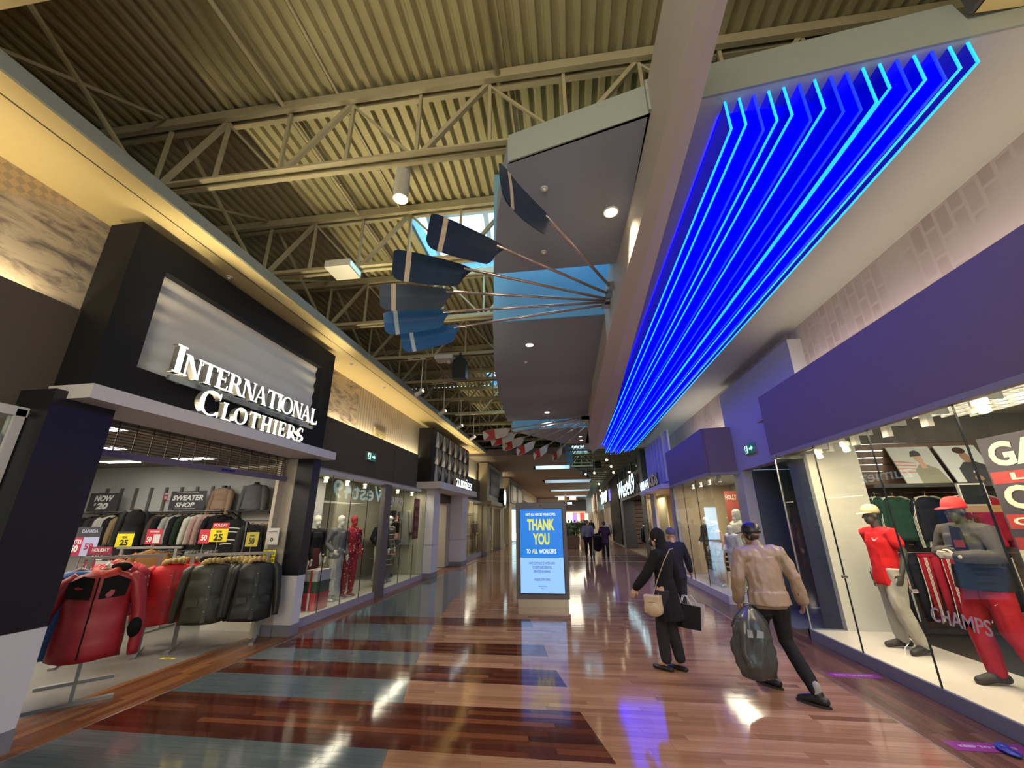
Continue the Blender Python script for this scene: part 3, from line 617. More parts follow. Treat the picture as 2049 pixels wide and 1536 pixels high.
# ------------------------------------------------------------------ garments, figures, fixtures
WOODP = mat('hanger_wood', (.55, .36, .16), .45); CHROME = mat('chrome', (.7, .7, .72), .15, 1, var=.02)
def jacket(col, loc, rz=0, w=.46, h=.66, d=.15, sl=.56, hood=None, label='', group=None, cat='jacket', name='jacket', trim=None, hang=True, seed=0, lean=0, spread=1.0, parts=True, open_=False):
    """hanging top: body, two sleeves, collar or hood, hanger; origin at the rail hook, front faces local -Y"""
    R = random.Random(seed * 13 + 5); t = thing(name, label, cat, loc, group, rz); t.rotation_euler = (0, lean, rz)
    rings = []; N = 20; ph = R.uniform(0, 6)
    prof = [(0, .30, .55), (.03, .52, .8), (.07, .86, .95), (.13, 1, 1), (.3, .97, 1.08), (.55, .97, 1.1), (.8, 1.02, 1.16), (1, 1.04, 1.12)]
    z0 = -.07; from mathutils import noise
    kk = sorted(set([p[0] for p in prof] + [.2 + .08 * q for q in range(10)])); prof = [(k, interp([(p[0], p[1]) for p in prof], k), interp([(p[0], p[2]) for p in prof], k)) for k in kk]
    for k, a, b in prof:
        q = []
        for i in range(N):
            th = 2 * PI * i / N; fold = 1 + (.05 * math.sin(5 * th + ph) + .04 * math.sin(9 * th + ph * 2)) * min(1, k * 1.6)
            sx = math.copysign(abs(math.cos(th)) ** .75, math.cos(th))
            q.append(Vector((w / 2 * a * sx, d / 2 * b * math.sin(th) * fold + .035 * min(1, k * 3) * noise.noise(Vector((w * 5 * a * sx, k * 9, seed * 3.1 + (5 if math.sin(th) > 0 else 0)))), z0 - h * k + .012 * math.sin(3 * th + ph) * k)))
        rings.append(q)
    body = MB().loft(rings[::-1]).build('body', col, t, smooth=True, world=False)
    for s in (-1, 1):
        x = s * w / 2 * .9; b = R.uniform(-.03, .05)
        path = [(0, x * .86, 0, z0 - .05, .055), (.12, x * 1.13, -b * .3, z0 - .12, .078), (.4, x * (1 + .28 * spread), -b, z0 - .12 - sl * .35, .07), (.75, x * (1 + .37 * spread), -b * 1.6, z0 - .1 - sl * .75, .062), (1, x * (1 + .38 * spread), -b * 2.2, z0 - .1 - sl, .05)]
        ks = [0, .06, .12, .2, .28, .36, .44, .5, .56, .62, .68, .75, .82, .88, .94, 1]
        MB().tube([tuple(interp([(q[0], q[m]) for q in path], k) for m in (1, 2, 3)) for k in ks],
                  [interp([(q[0], q[4]) for q in path], k) * (1 + (.16 * noise.noise(Vector((k * 13, seed * 2.3 + s, 0))) if 0 < k < 1 else 0)) for k in ks], 10, .85).build('sleeve', col if not trim else trim.get('sleeve', col), t, smooth=True, world=False)
    if hood is not None:
        mb = MB(); rr = R.uniform(.9, 1.1)
        for k in range(9):
            a = PI * (k / 8 * 1.3 - .15); p = Vector((math.cos(a) * .11, -.03 - .07 * math.sin(a), z0 - .01 + .045 * math.sin(a))); mb.ball(p, .036 * rr * R.uniform(.85, 1.2), 7, 5)
        mb.tube([(-.10, .03, z0 - .02), (0, .065, z0 - .0), (.10, .03, z0 - .02)], [.04, .06, .04], 8)
        mb.build('hood', hood, t, smooth=True, world=False)
    else:
        MB().tube([(-.075, 0, z0 - .015), (-.05, -.05, z0 - .03), (.0, -.07, z0 - .05), (.05, -.05, z0 - .03), (.075, 0, z0 - .015), (0, .05, z0 + .012), (-.075, 0, z0 - .015)], .02, 6).build('collar', col, t, smooth=True, world=False)
    if trim and 'yoke' in trim:
        mb = MB()
        for s in (-1, 1):
            mb.slab([(s * .035, -d * .515, z0 - .07), (s * .035, -d * .55, z0 - .26), (s * w * .42, -d * .42, z0 - .24), (s * w * .44, -d * .30, z0 - .10), (s * w * .25, -d * .40, z0 - .045)], (0, -.012, 0))
        mb.build('yoke', trim['yoke'], t, world=False)
        MB().bar((0, -d * .56, z0 - .06), (0, -d * .62, z0 - h * .97), .016, .008).build('zip', trim['yoke'], t, world=False)
    if trim and 'placket' in trim:
        m_ = trim['placket']; MB().slab([(-.02, -d * .56, z0 - .07), (.03, -d * .56, z0 - .07), (.035, -d * .66, z0 - h * .97), (-.02, -d * .66, z0 - h * .97)], (0, -.012, 0)).build('placket', m_, t, world=False)
        for s in (-1, 1): MB().slab([(s * w * .16, -d * .60, z0 - h * .60), (s * w * .40, -d * .47, z0 - h * .60), (s * w * .40, -d * .50, z0 - h * .70), (s * w * .16, -d * .63, z0 - h * .70)], (0, -.014, 0)).build('pocket_flap', m_, t, world=False)
        for q in range(4): MB().ball((.005, -d * .70, z0 - .16 - q * h * .2), .009, 8, 5).build('snap', STEEL, t, world=False)
    if trim and 'stripe' in trim:
        for s in (-1, 1):
            mb = MB(); x = s * w / 2 * .9
            for k in (-1, 0, 1):
                c = Vector((s * .055, -.045 + .022 * k, 0))
                mb.tube([Vector((x * .35, -.02 + .026 * k, z0 + .012)), Vector((x * .8, -.02 + .026 * k, z0 - .012)), Vector((x * 1.02, 0, z0 - .08)) + c * .7, Vector((x * 1.24, -.01, z0 - .12 - sl * .35)) + c, Vector((x * 1.27, -.02, z0 - .1 - sl * .75)) + c, Vector((x * 1.22, -.02, z0 - .1 - sl)) + c * .8], .006, 4)
            mb.build('stripe', trim['stripe'], t, world=False)
    if hang:
        MB().tube([(-w * .36, 0, z0 - .05), (0, 0, z0 + .015), (w * .36, 0, z0 - .05)], .012, 6).tube([(0, 0, z0 + .015), (0, 0, -.02), (.018, 0, .0), (.008, 0, .022), (-.016, 0, .014)], .004, 5).build('hanger', WOODP, t, world=False)
    return t
def trousers(col, loc, rz=0, w=.36, h=.95, label='', group=None, stripe=None, seed=0, name='track_trousers'):
    t = thing(name, label, 'trousers', loc, group, rz); d = .07
    for s in (-1, 1):
        MB().tube([(s * w * .24, 0, -.05), (s * w * .25, 0, -.3), (s * w * .26, -.005, -.6), (s * w * .25, 0, -h)], [w * .25, w * .245, w * .2, w * .15], 10, .4, up=(0, 1, 0)).build('leg', col, t, smooth=True, world=False)
        if stripe:
            mb = MB()
            for k in range(3): mb.tube([(s * w * (.40 - .035 * k), -.055 - .006 * k, -.06), (s * w * (.41 - .03 * k), -.057 - .006 * k, -.5), (s * w * (.34 - .02 * k), -.045 - .005 * k, -h + .01)], .005, 4)
            mb.build('stripe', stripe, t, world=False)
    MB().tube([(-w / 2, 0, -.04), (w / 2, 0, -.04)], [.035, .035], 8).build('waistband', col, t, smooth=True, world=False)
    MB().tube([(-w * .4, 0, -.02), (w * .4, 0, -.02)], .006, 5).tube([(0, 0, -.02), (0, 0, .015)], .004, 5).build('hanger', CHROME, t, world=False)
    return t

def blob(prims, voxel=.008, smooth=8, fold=0, fs=14, seed=0):
    """one continuous surface grown from overlapping tubes and ellipsoids"""
    mb = MB()
    for p in prims:
        if p[0] == 't': mb.tube(p[1], p[2], 12, p[3] if len(p) > 3 else 1, up=p[4] if len(p) > 4 else (0, 1, 0))
        if p[0] == 't':
            for q, r in ((p[1][0], p[2][0]), (p[1][-1], p[2][-1])):
                if r < .11: mb.ball(q, r * .98 * min(1, (p[3] if len(p) > 3 else 1)), 10, 6)
        if p[0] == 'e': mb.ball(p[1], 1, 16, 10, p[2])
        if p[0] == 'b': mb.box(*p[1])
    me = mb.mesh('tmp', None); o = bpy.data.objects.new('tmp', me); COL.objects.link(o)
    r = o.modifiers.new('r', 'REMESH'); r.mode = 'VOXEL'; r.voxel_size = voxel
    s = o.modifiers.new('s', 'SMOOTH'); s.factor = .5; s.iterations = smooth
    dg = bpy.context.evaluated_depsgraph_get(); out = bpy.data.meshes.new_from_object(o.evaluated_get(dg))
    bpy.data.objects.remove(o); bpy.data.meshes.remove(me)
    if fold:
        from mathutils import noise
        ns = [v.normal.copy() for v in out.vertices]
        for v, n in zip(out.vertices, ns):
            c = v.co; v.co = c + n * fold * (noise.noise(Vector((c.x * fs, c.y * fs, c.z * fs * .45 + seed))) + .5 * noise.noise(Vector((c.x * fs * 2.1 + 9, c.y * fs * 2.1, c.z * fs * 1.3 + seed))))
    out.polygons.foreach_set('use_smooth', [True] * len(out.polygons)); return out
def put(name, me, m, parent):
    o = link(name, me); me.name = name; me.materials.clear()
    for q in (m if isinstance(m, (list, tuple)) else [m]): me.materials.append(q)
    o.parent = parent; CHILD.setdefault(parent.name, []).append(o); return o
J0 = dict(pel=(0, 0, .95), wai=(0, 0, 1.08), che=(0, .0, 1.28), nek=(0, -.01, 1.45), hed=(0, .03, 1.60),
          sl=(-.185, 0, 1.40), sr=(.185, 0, 1.40), el=(-.24, -.02, 1.12), er=(.24, -.02, 1.12), wl=(-.25, .06, .89), wr=(.25, .06, .89),
          hl=(-.09, 0, .92), hr=(.09, 0, .92), kl=(-.1, .02, .50), kr=(.1, .02, .50), al=(-.1, -.02, .09), ar=(.1, -.02, .09), tl=(-.11, .13, .03), tr=(.11, .13, .03), yaw=0)
def pose(**k): j = dict(J0); j.update(k); return {a: (Vector(v) if a != 'yaw' else v) for a, v in j.items()}
def arm(j, s, g=0, cuff=1.0, sc=1.0):
    S, E, Wr = j['s' + s], j['e' + s], j['w' + s]; W2 = E + (Wr - E) * cuff
    return [('t', [S + (j['che'] - S) * .25, S, (S + E) / 2, E, (E + W2) / 2, W2], [(.055 + g) * sc, (.056 + g) * sc, (.046 + g) * sc, (.041 + g) * sc, (.037 + g) * sc, (.028 + g) * sc])]
def torso(j, g=0, sc=1.0, low=None):
    p, w, c, n = j['pel'], j['wai'], j['che'], j['nek']
    a = [('t', [p - Vector((0, 0, .03)), w, c, c + Vector((0, 0, .09))], [(.155 + g) * sc, (.138 + g) * sc, (.165 + g) * sc, (.15 + g) * sc], .68, (0, 1, 0)),
         ('t', [j['sl'] * .8 + c * .2, j['sr'] * .8 + c * .2], [.062 + g, .062 + g], 1, (0, 0, 1))]
    if low is not None: a.append(('t', [p + Vector((0, 0, .05)), p - Vector((0, 0, low))], [(.16 + g) * sc, (.175 + g) * sc], .72, (0, 1, 0)))
    return a
def leg(j, s, g=0, end=1.0, sc=1.0, flare=0):
    H, K, A = j['h' + s], j['k' + s], j['a' + s]; A2 = K + (A - K) * end
    return [('t', [H + Vector((0, 0, .03)), H - Vector((0, 0, .1)) + (K - H) * .08, (H + K) / 2, K, K + (A2 - K) * .35, A2], [(.09 + g) * sc, (.092 + g) * sc, (.075 + g) * sc, (.056 + g) * sc, (.055 + g + flare * .4) * sc, (.037 + g + flare) * sc])]
def foot(j, s, g=0):
    A, T = j['a' + s], j['t' + s]; d = (T - A); d.z = 0; d.normalize(); h = A - d * .05; h.z = T.z + .02
    return [('t', [A, h + Vector((0, 0, .005)), ], [.036 + g, .038 + g]), ('t', [h, (h + T) / 2 + Vector((0, 0, .012)), T], [.038 + g, .042 + g, .032 + g], .75 if g == 0 else .85, (0, 0, 1))]
def head(j, face=True):
    h = j['hed']; y = j['yaw']; f = Vector((math.sin(y) * -1, math.cos(y), 0)); r = Vector((f.y, -f.x, 0))
    a = [('t', [j['nek'] - Vector((0, 0, .06)), j['nek'] + (h - j['nek']) * .5], [.056, .05]),
         ('e', h + Vector((0, 0, .03)) - f * .012, (.078, .088, .095)), ('e', h - Vector((0, 0, .045)) + f * .02, (.056, .062, .068)), ('e', h - Vector((0, 0, .085)) + f * .045, (.03, .03, .028))]
    if face:
        a += [('t', [h + f * .078 + Vector((0, 0, .02)), h + f * .10 - Vector((0, 0, .022))], [.010, .017]), ('e', h + f * .075 - Vector((0, 0, .06)), (.024, .016, .011)),
              ('e', h + r * .078 - Vector((0, 0, .005)) - f * .01, (.012, .02, .032)), ('e', h - r * .078 - Vector((0, 0, .005)) - f * .01, (.012, .02, .032)),
              ('e', h + f * .066 + r * .03 + Vector((0, 0, .042)), (.026, .014, .010)), ('e', h + f * .066 - r * .03 + Vector((0, 0, .042)), (.026, .014, .010))]
    return a
def hand(j, s, curl=.5, dirv=None, palm=None, spread=.018):
    """palm, four unequal bent fingers, and a thumb from the side of the palm"""
    E, W0 = j['e' + s], j['w' + s]; d = Vector(dirv).normalized() if dirv is not None else (W0 - E).normalized()
    pn = Vector(palm) if palm is not None else Vector((1 if s == 'l' else -1, 0, 0)); pn = (pn - d * pn.dot(d)).normalized(); sd = d.cross(pn).normalized()
    th = 1 if s == 'l' else -1
    if palm is None and sd.y * 1 < 0: sd = -sd
    c = W0 + d * .05
    a = [('t', [W0 - d * .02, W0 + d * .03, W0 + d * .085], [.026, .034, .036], .52, tuple(pn))]
    for k, L in enumerate((.066, .076, .072, .058)):
        o = c + d * .036 + sd * (.028 - k * .0185); a1 = curl * .55; q = [o]; dd = d.copy()
        for m in (.45, .32, .23):
            dd = (Matrix.Rotation(a1 * (1 if sd.dot(pn.cross(d)) < 0 else -1), 3, sd) @ dd); q.append(q[-1] + dd * L * m); a1 = curl * .75
        a.append(('t', q, [.0095, .009, .0085, .007], 1))
    b = W0 + d * .025 + sd * .027; a.append(('t', [b, b + (sd * .7 + d * .7 + pn * .2).normalized() * .04, b + (sd * .35 + d * .9 + pn * .4).normalized() * .068], [.013, .011, .008], 1))
    return a
SKIN_M = mat('tan_skin', (.36, .20, .13), .5, var=.1); SKIN_W = mat('light_skin', (.50, .31, .22), .5, var=.1)
DKM = mat('grey_mannequin', (.06, .055, .048), .45, var=.05); WHM = mat('white_mannequin', (.70, .67, .58), .4, var=.03)
def figure(name, label, cat, loc, rz, j, scale, skin, voxel=.008, hands=(.4, .4), hd=None, face=True, feet=True, group=None, lo=True):
    t = thing(name, label, cat, loc, group, rz); t.scale = (scale,) * 3
    P = torso(j) + head(j, face)
    for i, s in enumerate('lr'):
        P += arm(j, s); P += leg(j, s)
        if feet: P += foot(j, s)
        P += hand(j, s, hands[i], *(hd or {}).get(s, (None, None)))
    put('body', blob(P, voxel, 5), skin, t); return t
def cap(t, j, col, back=0, brim=None):
    h = j['hed']; y = j['yaw']; f = Vector((-math.sin(y), math.cos(y), 0)); r = Vector((f.y, -f.x, 0)); mb = MB(); rings = []
    for k, (s, z) in enumerate(((1.0, .028), (1.03, .055), (.98, .09), (.82, .125), (.5, .148), (.06, .155))):
        rings.append([h + Vector((0, 0, z)) - f * .012 + (r * math.cos(2 * PI * i / 20) * .092 + f * math.sin(2 * PI * i / 20) * .104) * s for i in range(20)])
    c = put('cap', mb.loft(rings).mesh('cap', None, True), col, t); f2 = f * (-1 if back else 1); mb = MB()
    top = []; 
    for i in range(11):
        a = PI * (i / 10) ; top.append(h + Vector((0, 0, .036 - .02 * math.sin(a))) - f * .012 + r * math.cos(a) * .085 + f2 * (.05 + .135 * math.sin(a) ** .7))
    inner = [h + Vector((0, 0, .045)) - f * .012 + r * math.cos(PI * i / 10) * .088 + f2 * .09 * math.sin(PI * i / 10) for i in range(11)]
    n = 11; v = top + inner; v += [p + Vector((0, 0, .006)) for p in v]
    fs = []
    for i in range(n - 1):
        fs += [(i, i + 1, n + i + 1, n + i), (2 * n + i, 3 * n + i, 3 * n + i + 1, 2 * n + i + 1), (i, 2 * n + i, 2 * n + i + 1, i + 1)]
    b = put('brim', mb.add(v, fs).mesh('brim', None), brim or col, t); return c
def shoe(t, j, s, col, sole=None, bulk=.012):
    A, T = j['a' + s].copy(), j['t' + s]; d = T - A; d.z = 0; d.normalize(); h = A - d * .06; h.z = T.z + .025; z0 = T.z - .03
    P = [('t', [h, (h + T) / 2 + Vector((0, 0, .02)), T + d * .02], [.042 + bulk * .5, .044 + bulk * .5, .034 + bulk * .4], .9, (0, 0, 1)), ('t', [A - d * .01, A * .5 + h * .5 + d * .02], [.046, .048])]
    o = put('shoe', blob(P, .007, 6), col, t)
    if sole:
        r = Vector((d.y, -d.x, 0)); pts = []
        for i in range(16):
            a = 2 * PI * i / 16; c = (h + T + d * .02) / 2; L = ((T - h).length) / 2 + .055; wd = .043 + bulk * .4
            pts.append(Vector((c.x, c.y, z0)) + d * math.cos(a) * L + r * math.sin(a) * wd)
        MB_ = MB().slab(pts, (0, 0, .022)); o2 = link('sole', MB_.mesh('sole', sole)); o2.parent = o; CHILD.setdefault(o.name, []).append(o2)
    return o
def board(name, label, cat, p, w, h, col, lines=(), u=(1, 0, 0), v=(0, 0, 1), th=.006, group=None, post=None):
    """flat sign: p lower-left corner; lines of (text, x, y, width, height, material, bold, shear)"""
    u, v = Vector(u).normalized(), Vector(v).normalized(); n = u.cross(v); p = Vector(p)
    t = thing(name, label, cat, p, group)
    MB().slab([p, p + u * w, p + u * w + v * h, p + v * h], -n * th).build('board', col, t)
    for L in lines:
        if L[0] is None: MB().slab([p + u * L[1] + v * L[2], p + u * (L[1] + L[3]) + v * L[2], p + u * (L[1] + L[3]) + v * (L[2] + L[4]), p + u * L[1] + v * (L[2] + L[4])], n * .0012).build('panel', L[5], t)
        else: txt('lettering', L[0], p + u * L[1] + v * L[2] + n * .0015, u, v, L[3], L[4], .001, L[5], t, L[6] if len(L) > 6 else .02, shear=L[7] if len(L) > 7 else 0)
    if post: MB().cyl(p + u * w / 2, p + u * w / 2 - v * post, .008, 6).build('post', CHROME, t)
    return t
INKW = mat('white_ink', (.80, .79, .75), .5); INKK = mat('black_ink', (.015, .015, .018), .5); YELB = mat('yellow_card', (.80, .66, .02), .5); REDB = mat('red_card', (.50, .03, .05), .5); CHAR = mat('charcoal_card', (.05, .048, .052), .5)
def exit_sign(p, u, label):
    """green running-man sign with an arrow to the right, on a bracket"""
    u = Vector(u); v = Vector((0, 0, 1)); n = u.cross(v); p = Vector(p); t = thing('exit_sign', label, 'sign', p)
    w, h = .5, .2; G = emit('exit_green', (.0, .16, .11), .55); Wt = emit('exit_white', (.75, 1, .9), .9)
    def q(pts, m, nm, dz=.001): MB().slab([p + u * a + v * b + n * (.05 + dz) for a, b in pts], n * .002).build(nm, m, t)
    MB().slab([p, p + u * w, p + u * w + v * h, p + v * h], n * .05).build('housing', STEEL, t)
    q([(.01, .01), (w - .01, .01), (w - .01, h - .01), (.01, h - .01)], G, 'face'); q([(.06, .02), (.2, .02), (.2, h - .02), (.06, h - .02)], Wt, 'doorway', .004)
    q([(.27, .08), (.37, .08), (.37, .045), (.45, .1), (.37, .155), (.37, .12), (.27, .12)], Wt, 'arrow', .004)
    def limb(a, b, r=.011): MB().bar(p + u * a[0] + v * a[1] + n * .058, p + u * b[0] + v * b[1] + n * .058, r * 2, .004, up=n).build('running_figure', G, t)
    for a, b in (((.125, .135), (.115, .085)), ((.115, .085), (.15, .06)), ((.15, .06), (.14, .025)), ((.115, .085), (.09, .055)), ((.09, .055), (.065, .05)), ((.125, .125), (.16, .105)), ((.125, .125), (.09, .105))): limb(a, b)
    MB().ball(p + u * .138 + v * .152 + n * .058, .015, 10, 6).build('running_figure', G, t)
    return t
def track_head(x, y, z, aim, i, label, group, power=30, col=WARM, mt=None):
    t = thing('track_spotlight', label, 'spotlight', (x, y, z), group); d = (Vector(aim) - Vector((x, y, z))).normalized()
    MB().box(-.04, .04, -.04, .04, .0, .07).build('mount', mt or WM, t, world=False); MB().tube([-d * .08, d * .07], [.035, .045], 12).build('head', mt or WM, t, world=False)
    MB().tube([d * .071, d * .074], [.038, .038], 12).build('lens', emit('lamp_glow', (1, .82, .5), 14), t, world=False)
    if power: lamp('SPOT', 'track_beam', tuple(Vector((x, y, z)) + d * .1), power, col, aim=aim, spot=62, blend=.6, rad=.03).data.specular_factor = .1
# ------------------------------------------------------------------ serif channel letters
def glyph(ch):
    """strokes of a roman serif capital in a cell of height 1: list of closed 2-D polygons, and the advance"""
    P = []; T, N, S = .19, .075, .07
    def R(x0, y0, x1, y1): P.append([(x0, y0), (x1, y0), (x1, y1), (x0, y1)])
    def serif(x, y, w=None, up=True):
        w = w or T; h = .055; R(x - S, y if up else y - h, x + w + S, y + h if up else y)
    def stem(x): R(x, 0, x + T, 1); serif(x, 0); serif(x, 1, up=False)
    def strip(c, n=26):
        pts = [c(i / n) for i in range(n + 1)]
        for (a, b), (c2, d) in zip(pts, pts[1:]): P.append([a, b, d, c2])
    def ring(cx, rx, a0, a1, ry=.52, t0=N, t1=T):
        def c(k):
            a = a0 + (a1 - a0) * k; w = t0 + (t1 - t0) * abs(math.cos(a)); o = (cx + rx * math.cos(a), .5 + ry * math.sin(a)); i = (cx + (rx - w) * math.cos(a), .5 + (ry - t0) * math.sin(a)); return o, i
        strip(c)
    if ch == 'I': stem(.08); return P, .36
    if ch == 'L': stem(.08); R(.08, 0, .62, N); P.append([(.56, 0), (.62, 0), (.66, .26), (.60, .26)]); return P, .70
    if ch == 'T': stem(.30); R(.02, 1 - N, .77, 1); P.append([(.02, 1), (.07, 1), (.05, .76), (0, .76)]); P.append([(.72, 1), (.77, 1), (.79, .76), (.74, .76)]); return P, .82
    if ch == 'E':
        stem(.08); R(.08, 0, .62, N); R(.08, 1 - N, .60, 1); R(.2, .48, .5, .48 + N); P.append([(.57, 0), (.62, 0), (.67, .26), (.61, .26)]); R(.55, .78, .60, 1); R(.46, .38, .5, .65); return P, .72
    if ch == 'H': stem(.08); stem(.60); R(.2, .47, .65, .47 + N); return P, .92
    if ch == 'N':
        R(.10, 0, .10 + N, 1); R(.68, 0, .68 + N, 1); P.append([(.08, 1), (.30, 1), (.755, 0), (.60, 0)]); serif(.10, 0, N); serif(.68, 1, N, False); R(.02, .945, .2, 1); return P, .86
    if ch == 'A':
        P.append([(.05, 0), (.05 + N, 0), (.42, 1), (.34, 1)]); P.append([(.56, 0), (.78, 0), (.46, 1), (.34, 1)]); R(.2, .30, .62, .30 + N); serif(.05, 0, N); serif(.57, 0); return P, .88
    if ch == 'O': ring(.46, .46, 0, 2 * PI); return P, .96
    if ch == 'C': ring(.48, .48, .72, 2 * PI - .72); R(.78, .70, .83, 1.0); R(.79, 0.0, .83, .22); return P, .90
    if ch == 'R':
        stem(.08)
        def c(k):
            a = PI / 2 - PI * k; w = N + (T - N) * abs(math.cos(a)); return (.36 + .30 * math.cos(a), .74 + .26 * math.sin(a)), (.36 + (.30 - w) * math.cos(a), .74 + (.26 - N) * math.sin(a))
        strip(c, 16); R(.2, 1 - N, .37, 1); R(.2, .48, .37, .48 + N); P.append([(.36, .5), (.52, .5), (.86, 0), (.64, 0)]); R(.64, 0, .92, .05); return P, .86
    if ch == 'S':
        def c(k):
            y = .93 - .86 * k; x = .33 + .24 * math.sin(2 * PI * (k * .80 + .10)) * (-1 if True else 1); w = N / 2 + (T - N) / 2 * math.sin(PI * k) ** 1.2
            if k < .5: x = .33 - .25 * math.sin(PI * (k / .5) * .9 + .12) * 1
            else: x = .33 + .25 * math.sin(PI * ((k - .5) / .5) * .9 + .18)
            return (x - w - .03, y + .05 * (1 - k)), (x + w + .03, y - .05 * k)
        strip(c, 20); R(.2, .93, .5, 1.02); R(.5, .74, .55, 1.02); R(.14, -.02, .45, .07); R(.08, -.02, .13, .28); return P, .68
    return P, .4
LETW = emit('lit_white_letter', (1, .97, .92), 1.7); LETSIDE = mat('silver_letter_return', (.42, .42, .40), .35, .6)
def serif_row(sign, words, x, y0, z0, total, big, small, depth=.07):
    adv = []
    for i, ch in enumerate(words): P, a = glyph(ch); adv.append(a * (big * 1.15 if i == 0 else small * 1.15))
    gap = (total - sum(adv)) / max(1, len(words) - 1); y = y0
    for i, ch in enumerate(words):
        P, a = glyph(ch); s = big if i == 0 else small; fb, fs = MB(), MB(); zb = z0 - (.06 * (big - small) / .07 if 0 else 0)
        for p in P:
            q = [(x, y + c[0] * s * 1.15, zb + c[1] * s) for c in p]; fs.slab(q, (-depth, 0, 0)); fb.slab([(x + .003, b, c) for a_, b, c in q], (-.004, 0, 0))
        o = fs.build('letter', LETSIDE, sign); fb.build('lit_face', LETW, o); y += adv[i] + gap
# ------------------------------------------------------------------ left storefront with the serif sign
sg = thing('storefront_sign', 'large black framed storefront sign with white lit serif letters over the clothing shop', 'sign', (-4.7, 5, 2.93))
B_ = MB().box(-4.9, -4.5, 3.07, 6.96, 4.47, 4.86).box(-4.9, -4.5, 3.07, 3.45, 2.9, 4.47).box(-4.9, -4.5, 6.61, 6.96, 2.9, 4.47).box(-4.9, -4.5, 3.45, 6.61, 2.9, 3.29).build('frame', mat('matt_black_paint', (.012, .012, .015), .65, spec=.25), sg)
mb = MB(); n = 60; v = []
for i in range(n + 1):
    z = 3.29 + 1.18 * i / n; xo = -4.62 + .013 * math.sin(i * .55); v += [(xo, 3.45, z), (xo, 6.61, z)]
mb.add(v, [(2 * i, 2 * i + 1, 2 * i + 3, 2 * i + 2) for i in range(n)]).build('wave_panel', mat('white_wave_panel', (.78, .75, .71), .5, var=.03), sg, smooth=True)
MB().box(-4.42, -4.38, 3.72, 6.4, 3.24, 3.29).box(-4.42, -4.38, 4.1, 6.05, 2.94, 2.98).build('raceway', mat('blue_grey_raceway', (.16, .19, .22), .4), sg)
for yy in (3.9, 5.1, 6.2): MB().box(-4.62, -4.4, yy, yy + .03, 3.25, 3.28).build('raceway_arm', LETSIDE, sg)
serif_row(sg, 'INTERNATIONAL', -4.29, 3.64, 3.305, 2.73, .325, .255); serif_row(sg, 'CLOTHIERS', -4.27, 4.05, 2.94, 1.98, .30, .215)
ld = thing('entrance_canopy', 'long white ledge below the serif sign', 'canopy', (-4.5, 5, 2.8))
MB().slab([(-4.25, 2.95, 2.79), (-4.25, 7.02, 2.79), (-4.9, 7.02, 2.79), (-4.9, 3.05, 2.79), (-4.75, 2.96, 2.79)], (0, 0, .135)).build('slab', LAV, ld)
STONE = mat('cream_stone_panel', (.52, .46, .36), .5, var=.06); BASEG = mat('grey_skirting', (.22, .22, .25), .5)
def pier(y0, y1, x0, label):
    t = thing('storefront_pier', label, 'pillar', ((x0 - 4.5) / 2, (y0 + y1) / 2, 0), 'black piers beside the shop entrance')
    MB().box(x0, -4.5, y0, y1, .88, 2.86).build('shaft', BLACK, t); MB().box(x0, -4.5, y0, y1, .16, .875).build('plinth', LAV, t); MB().box(x0, -4.495, y0, y1 + .005, 0, .16).build('skirting', BASEG, t)
    return t
pier(2.86, 3.38, -4.9, 'black pier with white plinth at the left edge of the photo'); t = pier(6.76, 6.98, -4.8, 'black pier with white plinth between shop entrance and display window')
for z0, z1 in ((.16, .875), (.885, 2.78)):
    MB().box(-5.0, -4.81, 6.75, 6.98, z0, z1).build('stone_panel', STONE, t)
MB().box(-5.06, -5.0, 6.6, 6.98, 0, 2.8).build('shutter_track', STONE, t); MB().box(-5.0, -4.81, 6.745, 6.98, 0, .16).build('skirting', BASEG, t)
# rolling grille, half lowered
gr = thing('rolling_grille', 'rolled-up security grille with purple-grey bottom bar in the shop entrance', 'shutter', (-4.97, 5, 2.4))
BRZ = mat('bronze_rod', (.10, .075, .05), .4, .6)
for i in range(9): MB().cyl((-4.97, 3.4, 2.5 + i * .034), (-4.97, 6.72, 2.5 + i * .034), .005, 6).build('rod', BRZ, gr)
for i in range(17): MB().box(-4.975, -4.965, 3.42 + i * .2, 3.43 + i * .2, 2.47, 2.8).build('link', BRZ, gr)
MB().box(-4.99, -4.95, 3.4, 6.74, 2.40, 2.475).build('bottom_bar', mat('purple_grey_bar', (.20, .17, .25), .45), gr); MB().box(-4.95, -4.947, 5.3, 5.55, 2.42, 2.455).build('tag', mat('blue_tag', (.02, .03, .25), .5), gr)
# shop interior shell
SHOPW = mat('shop_wall_paint', (.56, .545, .51), .8, var=.05)
struct(MB().box(-12, -5.75, 9.0, 9.08, 0, 3.1).box(-12.1, -12, -2, 9.08, 0, 3.1).build('wall_shop', SHOPW)); struct(MB().box(-12, -5.1, -2, 9.0, 3.06, 3.12).build('ceiling_shop', mat('shop_ceiling_grey', (.20, .18, .14), .8, var=.2, scale=2)))
struct(MB().box(-5.1, -5.05, -2, 2.9, 0, 3.1).box(-12, -4.9, -2.1, -2, 0, 3.1).build('wall_shop_front', SHOPW)); struct(MB().box(-5.05, -4.92, 2.86, 6.98, 2.80, 3.1).build('trim_9', BLACK))
struct(MB().box(-5.85, -5.65, 8.1, 9.08, 0, 2.66).build('wall_shop_pier', SHOPW)); struct(MB().box(-4.93, -4.90, -2, 2.86, 0, .14).build('baseboard_left', LAV))
